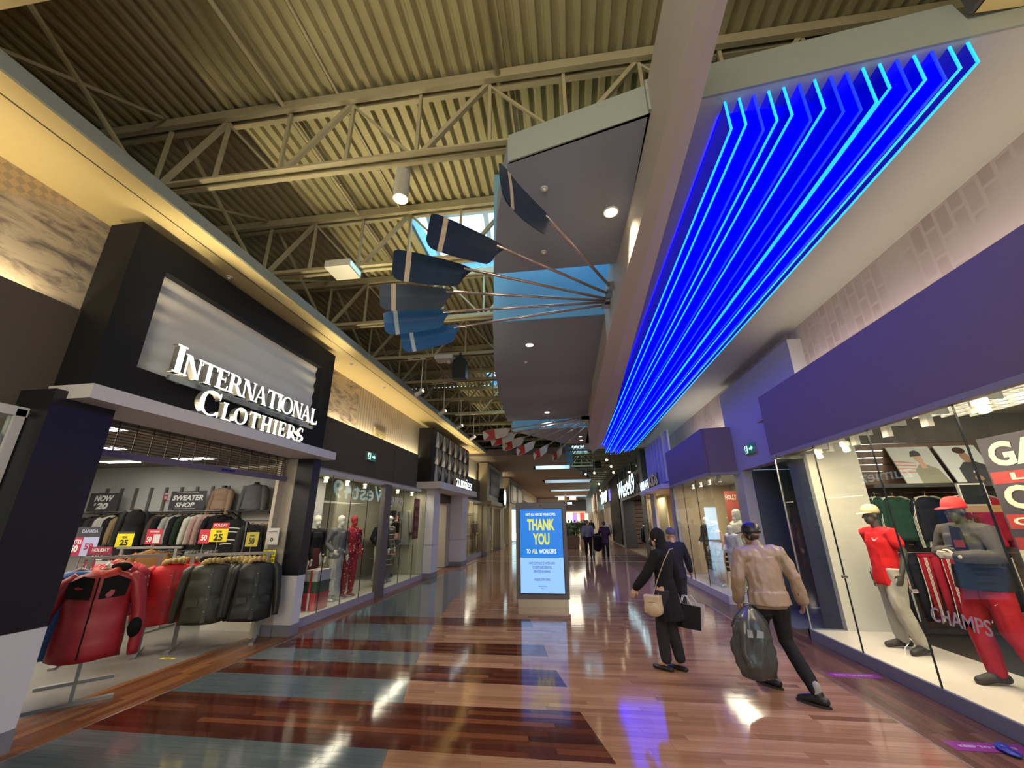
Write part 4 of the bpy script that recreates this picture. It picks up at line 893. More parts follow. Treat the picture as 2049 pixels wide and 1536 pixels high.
for i, (x, y) in enumerate(((-6.5, 5.0), (-8.6, 6.4), (-6.9, 3.2), (-8, 7.8), (-10, 7.9))):
    t = thing('shop_ceiling_panel', ORD[i] + ' bright square light panel in the clothing shop ceiling', 'ceiling light', (x, y, 3.06)); MB().box(-.45, .45, -.16, .16, -.03, 0).build('frame', WM, t, world=False); MB().box(-.42, .42, -.13, .13, -.035, -.03).build('diffuser', emit('shop_panel_glow', (1, .96, .88), 9), t, world=False)
# neighbouring window at the far left and its frame
t = thing('display_window', 'shop window pane with pale frame at the far left edge', 'window', (-4.75, 2.0, 0)); MB().box(-4.74, -4.73, -1.5, 2.78, .14, 2.6).build('pane', GLASS, t); MB().box(-4.78, -4.70, 2.78, 2.85, 0, 2.66).build('frame', LAV, t)
struct(MB().box(-5.03, -4.98, -2, 2.86, .14, 2.62).build('wall_left_window_back', mat('putty_paint', (.42, .42, .30), .7))); 
txt('lettering', '80', (-4.728, 2.35, 2.28), (0, 1, 0), (0, 0, 1), .42, .2, .002, mat('grey_vinyl', (.25, .26, .28), .5), t, .02)
# ------------------------------------------------------------------ display windows left
def window_row(name, label, x, y0, y1, z0, z1, n, depth, sill, parent_label=None, posts=True):
    t = thing(name, label, 'window', (x, (y0 + y1) / 2, 0)); w = (y1 - y0) / n
    for i in range(n): MB().box(x - .006, x + .006, y0 + i * w + .004, y0 + (i + 1) * w - .004, z0, z1).build('pane', GLASS, t)
    for i in range(1, n):
        MB().box(x - .008, x + .008, y0 + i * w - .004, y0 + i * w + .004, z0, z1).build('joint', BLACK, t)
        MB().cyl((x - .012, y0 + i * w, 1.12), (x + .012, y0 + i * w, 1.12), .022, 10).build('clip', CHROME, t)
    s = 1 if depth > 0 else -1
    MB().box(min(x + .02 * s * -1, x + .02 * s), max(x, x + .05 * s), y0, y1, 0, z0).build('sill', BASEG if sill is None else sill, t); return t
SILL = mat('lavender_sill', (.40, .38, .44), .5)
window_row('display_window', 'tall display window just beyond the black pier with sequins and red jumpsuit inside', -4.7, 7.0, 10.12, .14, 2.6, 4, -1, SILL)
window_row('display_window', 'display window with ENIKO lettering and red sale banner', -4.7, 10.5, 13.4, .14, 2.6, 3, -1, SILL)
struct(MB().box(-4.76, -4.64, 10.12, 10.5, 0, 2.62).build('trim_10', mat('mocha_post', (.12, .10, .10), .5)))
struct(MB().box(-6.3, -4.72, 7.0, 13.4, .0, .13).build('floor_window_left', mat('pale_platform', (.55, .52, .44), .4)))
struct(MB().box(-6.35, -6.3, 9.1, 13.4, 0, 2.7).box(-6.3, -4.72, 13.4, 13.45, 0, 2.7).box(-6.35, -4.75, 7.0, 13.45, 2.68, 2.72).box(-5.5, -5.45, 9.3, 10.2, .13, 2.68).build('wall_window_left', mat('window_back_cream', (.36, .34, .25), .75)))
txt('lettering', 'ENIKO', (-4.688, 10.56, 2.08), (0, 1, 0), (0, 0, 1), .85, .26, .002, INKW, [o for o in COL.objects if o.get('label', '').startswith('display window with ENIKO')][0], .0)
t = board('sale_banner', 'dark red vertical banner reading SALE four times in the second window', 'banner', (-4.86, 12.75, 1.2), .5, 1.2, mat('burgundy_banner', (.20, .015, .03), .6), [('SALE', .07, .08 + i * .29, .36, .15, mat('pink_ink', (.6, .25, .28), .5), .01) for i in range(4)], u=(0, 1, 0))
for k, (y0, y1, n, g) in enumerate(((7.3, 9.9, 4, 'spotlights in the first left window'), (10.8, 13.1, 3, 'spotlights in the second left window'))):
    for i in range(n): track_head(-5.1, y0 + (y1 - y0) * i / (n - 1), 2.58, (-5.2, y0 + (y1 - y0) * i / (n - 1) + .1, .6), i, '%s spotlight under the ceiling of the %s left window' % (ORD[i], ORD[k]), g, 14)
exit_sign((-4.875, 9.3, 3.14), (0, 1, 0), 'green running man exit sign on the brown bulkhead at left')
t = thing('wall_grille', 'cream square vent on the striped mural above left bulkhead', 'vent', (-5.08, 10.3, 3.8)); MB().box(-5.09, -5.06, 10.05, 10.75, 3.8, 4.12).build('frame', mat('vent_cream', (.52, .45, .24), .6), t)
for i in range(6): MB().box(-5.06, -5.05, 10.1, 10.7, 3.84 + i * .042, 3.86 + i * .042).build('louvre', mat('vent_cream', (.52, .45, .24), .6), t)
# ------------------------------------------------------------------ faceted black portal
zp = thing('faceted_storefront', 'black storefront box clad in faceted grey diamond panels', 'storefront', (-4.6, 15.7, 2.9))
MB().box(-4.95, -4.45, 13.0, 18.1, 2.95, 4.72).build('box', mat('matt_black_paint', (.012, .012, .015), .65), zp)
FG = [mat('facet_pale', (.42, .37, .33), .5), mat('facet_mid', (.085, .08, .08), .5), mat('facet_dark', (.05, .05, .055), .5)]
ny, nz = 6, 3; w, h = (17.9 - 13.25) / ny, (4.68 - 2.98) / nz
for j in range(nz):
    for i in range(ny):
        y0 = 13.25 + i * w; z0 = 2.98 + j * h; off = .5 if j % 2 else 0
        fl = 1 if (i + j) % 2 else -1; xb = -4.44
        def tri(q, mm, apex):
            c = (xb + apex, sum(p[0] for p in q) / len(q), sum(p[1] for p in q) / len(q)); n_ = len(q)
            MB().add([(xb, p[0], p[1]) for p in q] + [c], [(k, (k + 1) % n_, n_) for k in range(n_)]).build('facet', mm, zp)
        tri([(y0 + .04 * w, z0), (y0 + .56 * w, z0), (y0 + .40 * w, z0 + h * .97), (y0 + .20 * w, z0 + h * .97)], FG[0], .05)
        tri([(y0 + .60 * w, z0 + .02), (y0 + .98 * w, z0 + h * .5), (y0 + .92 * w, z0 + h * .97), (y0 + .46 * w, z0 + h * .97)], FG[1], .09)
txt('letters', 'zumiez', (-4.20, 15.0, 2.94), (0, 1, 0), (0, 0, 1), 2.5, .38, .06, emit('lit_white_letter_soft', (.75, .95, 1), 3.2), zp, .0)
MB().box(-4.9, -4.1, 12.95, 18.3, 2.72, 2.93).build('canopy', LAV, zp)
for a, b in ((13.45, 14.1), (17.2, 18.1)):
    for z0, z1 in ((.16, .98), (.99, 2.72)): MB().box(-4.95, -4.45, a, b, z0, z1).build('stone_panel', LAV, zp)
    MB().box(-4.95, -4.44, a, b, 0, .16).build('skirting', BASEG, zp)
MB().box(-5.3, -5.0, 14.1, 17.2, 2.4, 2.72).build('grille_box', BRZ, zp); MB().box(-5.3, -4.95, 16.6, 17.2, .02, 2.4).build('jamb', STONE, zp)
struct(MB().box(-8, -7.95, 13.5, 18.2, 0, 2.8).box(-8, -4.95, 18.12, 18.17, 0, 2.8).box(-8, -4.95, 13.46, 13.51, 0, 2.8).box(-8, -4.9, 13.5, 18.2, 2.76, 2.82).box(-8, -4.95, 13.5, 18.2, -.05, 0).build('wall_skate_shop', mat('dim_shop_brown', (.22, .17, .13), .7)))
t = thing('sales_counter', 'black counter with red display inside the faceted storefront', 'counter', (-5.7, 17.4, 0)); MB().box(-.6, .6, -.25, .25, .001, 1.0).build('body', BLACK, t, world=False); MB().box(-.65, .65, -.28, .28, 1.0, 1.04).build('top', STONE, t, world=False)
for i in range(4): t = thing('cap_display', ORD[i] + ' dark red cap on the counter inside the faceted storefront', 'cap', (-6.15 + i * .3, 17.4, 1.04), 'caps on the counter'); MB().ball((0, 0, .06), .09, 12, 8, (1, 1, .8)).build('crown', mat('maroon_cloth', (.22, .02, .04), .8), t, world=False); MB().box(.04, .17, -.06, .06, .03, .045).build('brim', mat('maroon_cloth', (.22, .02, .04), .8), t, world=False)
for i in range(6): jacket(cloth('skate_%d' % (i % 3), ((.05, .05, .06), (.25, .25, .27), (.45, .42, .38))[i % 3]), (-6.2 + i * .2, 17.85, 2.15), .9, h=.6, label='%s shirt hanging behind the counter of the faceted storefront' % ORD[i], group='shirts in the faceted storefront', cat='shirt', name='shirt', seed=i)
t = thing('hanging_rail', 'chrome rail with shirts behind the counter of the faceted storefront', 'rail', (-5.7, 17.85, 2.15)); MB().cyl((-6.4, 17.85, 2.15), (-5.0, 17.85, 2.15), .012, 8).cyl((-6.4, 17.85, 2.15), (-6.4, 17.85, 2.76), .012, 8).cyl((-5.0, 17.85, 2.15), (-5.0, 17.85, 2.76), .012, 8).build('bar', CHROME, t)
# ------------------------------------------------------------------ shops farther along on the left
window_row('display_window', 'display window beyond the faceted storefront with warm lit shelves', -4.7, 18.2, 22.4, .2, 2.6, 4, -1, SILL)
struct(MB().box(-6.5, -6.45, 18.2, 22.4, 0, 2.8).box(-6.5, -4.72, 18.2, 22.4, 2.68, 2.72).box(-6.5, -4.72, 18.2, 22.4, .02, .19).box(-6.5, -4.72, 22.4, 22.45, 0, 2.8).build('wall_window_far', mat('window_back_olive', (.34, .30, .18), .75)))
for i in range(3):
    t = thing('lit_shelf', '%s glass shelf with goods in the window beyond the faceted storefront' % ORD[i], 'shelf', (-5.6, 20.6, .8 + i * .6)); MB().box(-.5, .5, -1.5, 1.5, -.03, 0).build('board', STONE, t, world=False); MB().box(-.45, -.4, -1.4, 1.4, 0, .03).build('light_strip', emit('shelf_strip', (1, .8, .5), 5), t, world=False); MB().box(-.5, -.46, -1.5, 1.5, -.6, 0).build('back', STONE, t, world=False)
    for k in range(5):
        b = thing('handbag', '%s bag on the %s shelf in the far left window' % (ORD[k], ORD[i]), 'bag', (-5.5, 19.4 + k * .55, .8 + i * .6), 'bags in the far left window'); MB().box(-.1, .1, -.15, .15, 0, .22).build('body', cloth('bag_%d' % ((k + i) % 4), ((.3, .1, .05), (.05, .05, .05), (.5, .42, .3), (.12, .14, .1))[(k + i) % 4]), b, world=False, bevel=.03); MB().tube([(0, -.09, .21), (0, -.06, .33), (0, .06, .33), (0, .09, .21)], .01, 6).build('handle', BLACK, b, world=False)
lp = thing('lattice_storefront', 'beige storefront with lattice screen and round lit clock-like sign', 'storefront', (-4.6, 25, 2.7)); BEI = mat('beige_portal', (.34, .29, .19), .6)
MB().box(-4.95, -4.45, 22.5, 27.8, 2.75, 4.8).build('box', BEI, lp); LATT = mat('lattice_grey', (.34, .33, .31), .5)
for i in range(9):
    MB().bar((-4.42, 23.6 + i * .35, 3.1), (-4.42, 23.25 + i * .35, 4.55), .05).bar((-4.41, 23.25 + i * .35, 3.1), (-4.41, 23.6 + i * .35, 4.55), .05).build('lattice_bar', LATT, lp)
MB().box(-4.445, -4.44, 23.2, 26.6, 3.05, 4.6).build('lattice_back', BLACK, lp)
MB().cyl((-4.4, 26.6, 3.12), (-4.1, 26.6, 3.12), .58, 28).build('disc', BLACK, lp); MB().cyl((-4.1, 26.6, 3.12), (-4.09, 26.6, 3.12), .47, 28).build('lit_disc', emit('cool_disc', (.72, .93, 1), 1.6), lp)
MB().box(-4.09, -4.085, 26.5, 26.54, 2.85, 3.45).box(-4.09, -4.085, 26.66, 26.7, 2.85, 3.45).build('mark', BLACK, lp)
MB().box(-4.9, -4.2, 22.4, 27.9, 2.55, 2.75).build('canopy', BEI, lp)
for a, b in ((22.5, 23.4), (26.9, 27.8)): MB().box(-4.95, -4.45, a, b, .16, 2.6).build('pier', BEI, lp); MB().box(-4.95, -4.44, a, b, 0, .16).build('skirting', BASEG, lp)
struct(MB().box(-7, -6.95, 22.4, 40, 0, 2.8).box(-7, -4.95, 22.5, 40, 2.68, 2.74).box(-7, -4.95, 22.4, 40, -.05, 0).build('wall_shops_far_left', mat('far_shop_cream', (.5, .42, .28), .7)))
t = figure('shop_mannequin', 'small dark dressed mannequin at the entrance below the lattice screen', 'mannequin', (-4.75, 24.6, 0), -PI / 2, pose(), 1.0, DKM, .016, face=False); put('outfit', blob(torso(pose(), .02, low=.3), .02, 4), cloth('white_dress', (.55, .52, .48)), t)
t = thing('wooden_door', 'light wooden door panel below the lattice screen', 'door', (-5.0, 26, 0)); MB().box(-5.02, -4.98, 25.2, 26.8, 0, 2.5).build('leaf', mat('maple', (.45, .34, .16), .5), t); MB().box(-4.98, -4.94, 25.3, 25.34, .9, 1.3).build('handle', CHROME, t)
bp = thing('panelled_storefront', 'taupe storefront with two white panels framed in black', 'storefront', (-4.6, 35, 2.7)); MB().box(-4.95, -4.45, 30.9, 40, 2.7, 4.8).build('box', mat('dark_beige', (.20, .17, .12), .6), bp)
for a in (31.6, 35.4):
    MB().box(-4.44, -4.38, a, a + 3.4, 3.0, 4.5).build('panel_frame', BLACK, bp); MB().box(-4.38, -4.36, a + .7, a + 2.7, 3.2, 4.3).build('white_panel', CREAMW, bp)
for a, b in ((27.9, 28.4), (30.9, 32.2), (38.6, 40)): MB().box(-4.95, -4.45, a, b, 0, 2.7).build('pier', BEI, bp)
window_row('display_window', 'narrow lit window between the lattice and panelled storefronts', -4.72, 28.4, 30.9, .2, 2.6, 2, -1, SILL)
# ceiling over the far concourse: plaster cloud with daylight slots
CB = mat('brown_grey_plaster', (.26, .22, .18), .8, var=.05)
mb = MB(); RE = [(20.3, -.1), (24, -.1), (27, .1), (30, .9), (33, 1.5), (36, 1.9), (44, 2.2), (66, 2.4)]
def strip_c(y0, y1, x0=-6.5, xr=None): 
    n = max(1, int((y1 - y0) / 1.0)); rows = []
    for i in range(n + 1):
        y = y0 + (y1 - y0) * i / n; b = xr if xr is not None else interp(RE, y); rows.append([Vector((x0, y, ZR)), Vector((b, y, ZR)), Vector((b, y, ZR + .25)), Vector((x0, y, ZR + .25))])
    mb.loft(rows)
y = 20.3
for s0, s1 in ((24.9, 26.7), (34.2, 37.0), (45.6, 48), (57, 60)):
    strip_c(y, s0); strip_c(s0, s1, xr=-2.1); y = s1
strip_c(y, 66); struct(mb.build('ceiling_cloud_far', CB))
for s0, s1, xr in ((24.9, 26.7, .1), (34.2, 37.0, 1.8), (45.6, 48, 2.2), (57, 60, 2.3)):
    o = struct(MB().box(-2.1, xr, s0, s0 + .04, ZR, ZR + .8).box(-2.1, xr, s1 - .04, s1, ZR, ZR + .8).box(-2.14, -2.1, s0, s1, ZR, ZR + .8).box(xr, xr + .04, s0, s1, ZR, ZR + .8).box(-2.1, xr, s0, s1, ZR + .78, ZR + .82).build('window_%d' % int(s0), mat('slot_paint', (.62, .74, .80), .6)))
    area('skylight_slot', ((xr - 2.1) / 2, (s0 + s1) / 2, ZR + .75), ((xr - 2.1) / 2, (s0 + s1) / 2, 0), (xr + 2.1) * .9, (s1 - s0) * .8, 70, (.75, .92, 1))
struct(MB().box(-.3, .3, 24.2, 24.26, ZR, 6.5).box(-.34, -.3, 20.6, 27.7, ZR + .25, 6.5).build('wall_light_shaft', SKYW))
struct(MB().box(-6.5, -.1, 20.24, 20.3, ZR - .02, ZR + .3).build('trim_11', mat('grey_plaster_edge', (.20, .18, .17), .8)))
# ------------------------------------------------------------------ right display window (sports clothing)
RSILL = mat('blue_grey_plinth', (.20, .21, .26), .55)
PLAT = mat('cream_platform', (.62, .58, .50), .35, var=.05, scale=3)
struct(MB().box(3.48, 4.55, -3, 7.45, .0, .125).build('floor_window_right', PLAT)); struct(MB().box(3.44, 3.48, -3, 7.47, 0, .135).build('baseboard_right', RSILL)); struct(MB().box(3.44, 4.0, 7.43, 7.47, 0, .135).build('baseboard_right_return', RSILL))
struct(MB().box(3.95, 4.72, 7.4, 7.5, 0, 2.9).build('wall_window_right', mat('warm_white_wall', (.58, .56, .50), .6, var=.05, scale=2)))
dw = thing('display_window', 'long frameless display window on the right with two mannequins behind it', 'window', (3.46, 4.5, .13))
js = [7.4, 6.27, 5.15, 4.03, 2.91, 1.8]
for a, b in zip(js, js[1:]):
    MB().box(3.455, 3.467, b + .003, a - .003, .13, 2.70).build('pane', GLASS, dw)
for y in js[1:-1]: MB().box(3.452, 3.47, y - .003, y + .003, .13, 2.70).build('joint', BLACK, dw)
for y, z in ((6.27, .98), (5.15, .98), (4.03, .98)): MB().cyl((3.43, y, z), (3.49, y, z), .02, 12).build('clip', CHROME, dw)
MB().box(3.46, 3.95, 7.412, 7.424, .13, 2.70).build('pane', GLASS, dw); MB().box(3.452, 3.468, 7.404, 7.424, .13, 2.7).build('joint', STEEL, dw)
txt('decal', 'CHAMPS', (3.452, 5.0, .74), (0, -1, 0), (0, 0, 1), .62, .13, .001, mat('white_decal', (.6, .5, .48), .5), dw, .012, shear=.15)
TIMB = mat('dark_walnut', (.13, .07, .045), .5, var=.3, scale=5)
struct(MB().box(4.5, 8, 7.95, 8.0, 0, 3.4).box(8, 8.05, -3, 8, 0, 3.4).build('wall_sports_shop', mat('dark_shop_wall', (.10, .085, .075), .7)))
struct(MB().box(3.55, 8, -3, 8, 3.4, 3.45).build('ceiling_sports_shop', mat('sports_ceiling', (.50, .46, .38), .8, var=.1, scale=4)))
struct(MB().box(3.52, 3.56, -3, 7.5, 2.74, 3.45).box(3.56, 4.3, -3, 7.5, 2.98, 3.0).build('trim_12', mat('warm_white_wall', (.58, .56, .50), .6))); struct(MB().box(4.55, 8, -3, 8, -.06, 0).build('floor_sports_shop', mat('black_shop_floor', (.03, .03, .03), .35)))
sw = thing('slat_wall', 'brown slatted timber wall panel with silver grooves beside the cream wall', 'wall panel', (5.3, 7.9, 0))
for i in range(24): MB().box(4.73, 6.9, 7.92, 7.95, .1 + i * .118, .1 + i * .118 + .108).build('plank', TIMB, sw)
for i in range(24): MB().box(4.73, 6.9, 7.915, 7.922, .1 + i * .118 + .108, .1 + i * .118 + .118).build('groove', CHROME, sw)
# ceiling fixtures in the window
for i in range(9):
    y = 7.0 - i * .62; t = thing('ceiling_baffle', '%s white bracket under the ceiling of the right display window' % ORD[i], 'bracket', (4.1, y, 2.98), 'white brackets over the right display')
    MB().box(-.25, .25, -.012, .012, -.16, 0).build('plate', WM, t, world=False); MB().box(-.03, .03, -.05, .05, -.3, -.16).build('arm', WM, t, world=False)
for i, (x, y) in enumerate(((3.9, 6.95), (3.9, 6.3), (3.75, 4.1), (3.7, 3.4))): track_head(x, y, 2.66, (4.1, y - .4, .2), i, '%s spotlight from the left in the right display window' % ORD[i], 'spotlights in the right display', 60, WARM)
mesh = thing('ceiling_grid', 'white open-cell ceiling grid inside the sports shop', 'ceiling', (5.2, 5, 3.2))
gm = MB()
for i in range(18): gm.box(4.4, 6.2, 3.4 + i * .2, 3.42 + i * .2, 3.16, 3.22)
for i in range(10): gm.box(4.4 + i * .2, 4.42 + i * .2, 3.4, 7.0, 3.16, 3.22)
stuff(gm.build('cells', WM, mesh))
# rails and garments on the far side wall
for z, l in ((2.08, 'upper'), (1.17, 'lower')):
    t = thing('wall_rail', '%s chrome rail in front of the slatted timber wall' % l, 'rail', (5.8, 7.7, z)); MB().cyl((4.85, 7.7, z), (7.2, 7.7, z), .014, 10).build('bar', CHROME, t)
    for x in (4.95, 6.0, 7.1): MB().box(x - .015, x + .015, 7.7, 7.93, z - .02, z + .02).build('bracket', BLACK, t)
t = thing('shelf_ledge', 'dark ledge carrying the leaning posters above the upper rail', 'shelf', (6, 7.75, 2.19)); MB().box(4.9, 7.3, 7.5, 7.92, 2.16, 2.21).build('board', TIMB, t); MB().box(4.9, 7.3, 7.49, 7.5, 2.155, 2.215).build('edge', CHROME, t)
GRN = cloth('bottle_green_cloth', (.015, .05, .035)); NVY = cloth('midnight_cloth', (.012, .014, .025)); RDC = cloth('track_red_cloth', (.36, .012, .035)); WST = mat('white_stripe', (.68, .66, .60), .6)
for i, (x, c, n) in enumerate(((4.98, GRN, 'dark green'), (5.22, GRN, 'bottle green'), (5.72, NVY, 'midnight blue'), (6.22, RDC, 'red'), (6.5, RDC, 'crimson'))):
    jacket(c, (x, 7.66 - .03 * (i % 2), 2.08), .15 if i else .6, w=.5, h=.66, sl=.66, label='%s track jacket with white sleeve stripes on the upper rail, %s from left' % (n, ORD[i]), group='track jackets on the upper rail', trim={'stripe': WST}, seed=i, name='track_jacket')
for i, (x, c, n) in enumerate(((4.95, GRN, 'dark green'), (5.18, NVY, 'black'), (5.5, RDC, 'bright red'), (5.8, RDC, 'deep red'), (6.1, NVY, 'navy'), (6.45, NVY, 'inky navy'))):
    trousers(c, (x, 7.66, 1.17), .2, label='%s track trousers with white side stripes on the lower rail, %s from left' % (n, ORD[i]), group='track trousers on the lower rail', stripe=WST, seed=i)
def leaning_poster(x0, x1, label, bgc, kind):
    a, b = Vector((x0, 7.62, 2.215)), Vector((x1, 7.62, 2.215)); v = Vector((0, .26, .64)); n = (b - a).cross(v).normalized(); t = thing('poster', label, 'poster', a)
    MB().slab([a, b, b + v, a + v], -n * .02).build('board', bgc, t); w = x1 - x0
    def poly(pts, m, nm, k): MB().slab([a + Vector((w * p[0], 0, 0)) + v * p[1] for p in pts], n * (.001 + .001 * k)).build(nm, m, t)
    def ell(cx, cy, rx, ry, m, nm, k): poly([(cx + rx * math.cos(2 * PI * i / 18), cy + ry * math.sin(2 * PI * i / 18)) for i in range(18)], m, nm, k)
    if kind == 0:
        for k in range(4): poly([(.0, .62 - k * .1), (.45, .56 - k * .08), (.45, .54 - k * .08), (.0, .58 - k * .1)], mat('poster_red', (.5, .2, .18), .5), 'stripe', 1)
        poly([(.35, 0), (.98, 0), (.9, .38), (.68, .5), (.52, .5), (.38, .36)], mat('poster_olive', (.24, .23, .17), .6), 'vest', 2); poly([(.55, .4), (.68, .4), (.66, .6), (.55, .6)], SKIN_W, 'neck', 3); ell(.6, .68, .09, .13, SKIN_W, 'face', 4); poly([(.44, .72), (.7, .74), (.7, .84), (.62, .9), (.5, .86)], CHAR, 'cap', 5)
    else:
        poly([(.2, 0), (1, 0), (1, .42), (.72, .56), (.45, .54), (.25, .38)], mat('poster_black', (.05, .05, .055), .5), 'jumper', 2); ell(.58, .68, .11, .15, mat('poster_skin', (.34, .19, .12), .5), 'face', 3); ell(.54, .86, .15, .09, mat('poster_hair', (.06, .03, .025), .6), 'hair', 4); ell(.55, .12, .1, .07, mat('poster_skin', (.34, .19, .12), .5), 'hand', 4); poly([(.5, .26), (.58, .26), (.55, .32)], INKW, 'emblem', 5)
leaning_poster(5.5, 6.16, 'poster of a person in olive vest and grey cap leaning over the rail', mat('poster_grey', (.50, .50, .48), .5), 0)
leaning_poster(6.24, 6.86, 'poster of a curly haired person in black leaning beside the banner', mat('poster_white', (.62, .63, .62), .5), 1)
t = thing('screen', 'small dark framed screen on a timber bracket behind the red cap', 'screen', (6.05, 7.2, 1.86)); MB().box(5.86, 6.22, 7.2, 7.24, 1.86, 2.18).build('frame', WM, t); MB().box(5.88, 6.2, 7.19, 7.2, 1.88, 2.16).build('display', mat('dark_screen', (.02, .025, .025), .1), t); MB().box(5.8, 6.35, 7.15, 7.3, 1.76, 1.86).box(5.95, 6.15, 7.3, 7.915, 1.78, 1.84).build('bracket', mat('oak_bracket', (.32, .18, .07), .5), t)
# big hanging banner
NB = mat('banner_navy', (.035, .032, .055), .6); NR = mat('banner_red', (.32, .03, .035), .6); NC = mat('banner_cream', (.58, .54, .44), .6)
bn = thing('hanging_banner', 'large navy and red slogan banner hanging at the right edge', 'banner', (4.45, 4.0, 1.0))
def bq(ya, yb, za, zb, m, nm, k=1): MB().slab([(4.45 - .001 * k, ya, za), (4.45 - .001 * k, yb, za), (4.45 - .001 * k, yb, zb), (4.45 - .001 * k, ya, zb)], (-.001, 0, 0)).build(nm, m, bn)
MB().box(4.45, 4.46, 3.3, 5.06, .8, 2.5).build('cloth', NB, bn)
bq(5.04, 3.3, 2.02, 2.14, NR, 'red_band'); bq(5.04, 3.3, 1.58, 1.72, NR, 'red_band'); bq(5.04, 3.3, 1.38, 1.5, NR, 'red_band'); bq(5.04, 3.3, .8, 1.38, NC, 'pale_panel')
for s, z, h, w in (('GAME', 2.19, .25, 1.0), ('LIFE', 2.05, .07, .9), ('ONES', 1.77, .23, 1.0), ('CHAMPION', 1.615, .075, 1.2)):
    txt('lettering', s, (4.447, 4.98 if s[0] != 'L' else 4.84, z), (0, -1, 0), (0, 0, 1), w, h, .002, NC, bn, .035, sp=1.0 if s[0] != 'L' else 2)
# ------------------------------------------------------------------ the two mannequins in the right window
RT = cloth('red_jersey', (.62, .018, .022), var=.06); RP_ = cloth('red_fleece', (.34, .012, .022), var=.1, scale=40); JOG = cloth('stone_jogger', (.46, .43, .35), var=.08); HOOD = cloth('charcoal_fleece', (.066, .06, .053), var=.1, scale=40); BKF = cloth('black_fleece', (.012, .012, .015))
SHB = mat('black_knit_shoe', (.022, .021, .018), .6, bump=.3, scale=60)
def swoosh(t, o, u, v, s, m):
    o, u, v = Vector(o), Vector(u).normalized(), Vector(v).normalized(); n = u.cross(v); pts = [(0, .35), (.12, .1), (.35, .08), (1, .5), (.42, .26), (.2, .28), (.1, .45)]
    MB().slab([o + u * a * s + v * b * s for a, b in pts], n * .003).build('emblem', m, t, world=False)
j = pose(sl=(-.19, -.02, 1.40), sr=(.19, .02, 1.40), el=(-.27, -.06, 1.14), er=(.26, -.10, 1.14), wl=(-.28, .05, .90), wr=(.27, -.02, .90), kl=(-.12, .05, .50), kr=(.12, -.02, .50), al=(-.15, -.06, .09), ar=(.14, -.05, .09), tl=(-.2, .10, .03), tr=(.17, .11, .03))
m1 = figure('dressed_mannequin', 'dark grey mannequin in red tee, sand cap and stone joggers', 'mannequin', (4.10, 6.45, .125), math.radians(93), j, 1.0, DKM, .008, face=True, feet=False)
P = [('t', [j['che'] + Vector((0, 0, .10)), j['che'], j['wai'], j['pel'] + Vector((0, 0, .02)), j['pel'] - Vector((0, 0, .20))], [.165, .192, .186, .198, .214], .74, (0, 1, 0)), ('t', [j['sl'] * .8 + j['che'] * .2, j['sr'] * .8 + j['che'] * .2], [.085, .085], 1, (0, 0, 1))]; 
for s in 'lr': P += arm(j, s, .022)[:0] + [('t', [j['s' + s] * .8 + j['che'] * .2, j['s' + s], (j['s' + s] * .45 + j['e' + s] * .55)], [.07, .078, .075])]
put('tee', blob(P, .010, 6, .011, 10, 1), RT, m1); P = [('t', [j['pel'] + Vector((0, 0, .06)), j['pel'] - Vector((0, 0, .06))], [.165, .165], .75, (0, 1, 0))]
for s in 'lr': P += leg(j, s, .034, .98)
put('joggers', blob(P, .010, 5, .016, 9, 3), JOG, m1); [shoe(m1, j, s, SHB) for s in 'lr']; cap(m1, j, mat('sand_cap', (.42, .36, .22), .8))
swoosh(m1, (-.06, .135, 1.27), (-1, 0, 0), (0, 0, 1), .13, INKW); txt('print', 'NYC', (.12, .13, .72), (-.9, .4, 0), (0, 0, 1), .11, .06, .004, CHAR, m1, .02, world=False)
MB().tube([(-.13, .09, .11), (-.15, .16, .07), (-.19, .2, .0), (-.19, .26, -.005)], .005, 5).build('drawcord', INKW, m1, world=False)
j2 = pose(che=(0, .02, 1.28), sl=(-.20, .0, 1.41), sr=(.20, .0, 1.41), el=(-.29, .06, 1.17), er=(.29, .06, 1.17), wl=(-.05, .245, 1.165), wr=(.08, .20, 1.20), kl=(-.15, .03, .50), kr=(.13, .06, .50), al=(-.24, -.06, .09), ar=(.14, .02, .09), tl=(-.34, .08, .03), tr=(.17, .17, .03), hed=(0, .05, 1.60))
m2 = figure('dressed_mannequin', 'dark mannequin in charcoal hoodie, red cap and red joggers with folded arms', 'mannequin', (4.16, 5.2, .125), math.radians(98), j2, 1.02, DKM, .008, hands=(.12, .3), feet=False, hd={'l': ((1, .12, .08), (0, 1, 0)), 'r': ((-.9, -.2, .12), (0, -1, .2))})
P = torso(j2, .045, 1.0, low=.03)
for s in 'lr': P += arm(j2, s, .030, .92)
P += [('t', [j2['nek'] + Vector((-.07, -.02, -.02)), j2['nek'] + Vector((0, -.07, .01)), j2['nek'] + Vector((.07, -.02, -.02))], [.05, .06, .05])]
put('hoodie', blob(P, .010, 6, .009, 10, 7), HOOD, m2)
MB().slab([(-.11, .165, 1.44), (-.02, .168, 1.46), (.0, .178, 1.22), (-.14, .172, 1.22)], (0, .014, 0)).build('black_panel', BKF, m2, world=False); MB().slab([(-.125, .19, 1.25), (-.03, .19, 1.25), (-.03, .19, 1.32), (-.125, .19, 1.32)], (0, .004, 0)).build('red_patch', mat('dull_red_patch', (.20, .02, .02), .6), m2, world=False)
put('hem', blob([('t', [j2['pel'] + Vector((0, 0, .12)), j2['pel'] - Vector((0, 0, .09))], [.212, .238], .84, (0, 1, 0))], .012, 4, .006, 12, 2), BKF, m2)
P = [('t', [j2['pel'] + Vector((0, 0, .04)), j2['pel'] - Vector((0, 0, .08))], [.17, .175], .75, (0, 1, 0))]
for s in 'lr': P += leg(j2, s, .036, .96)
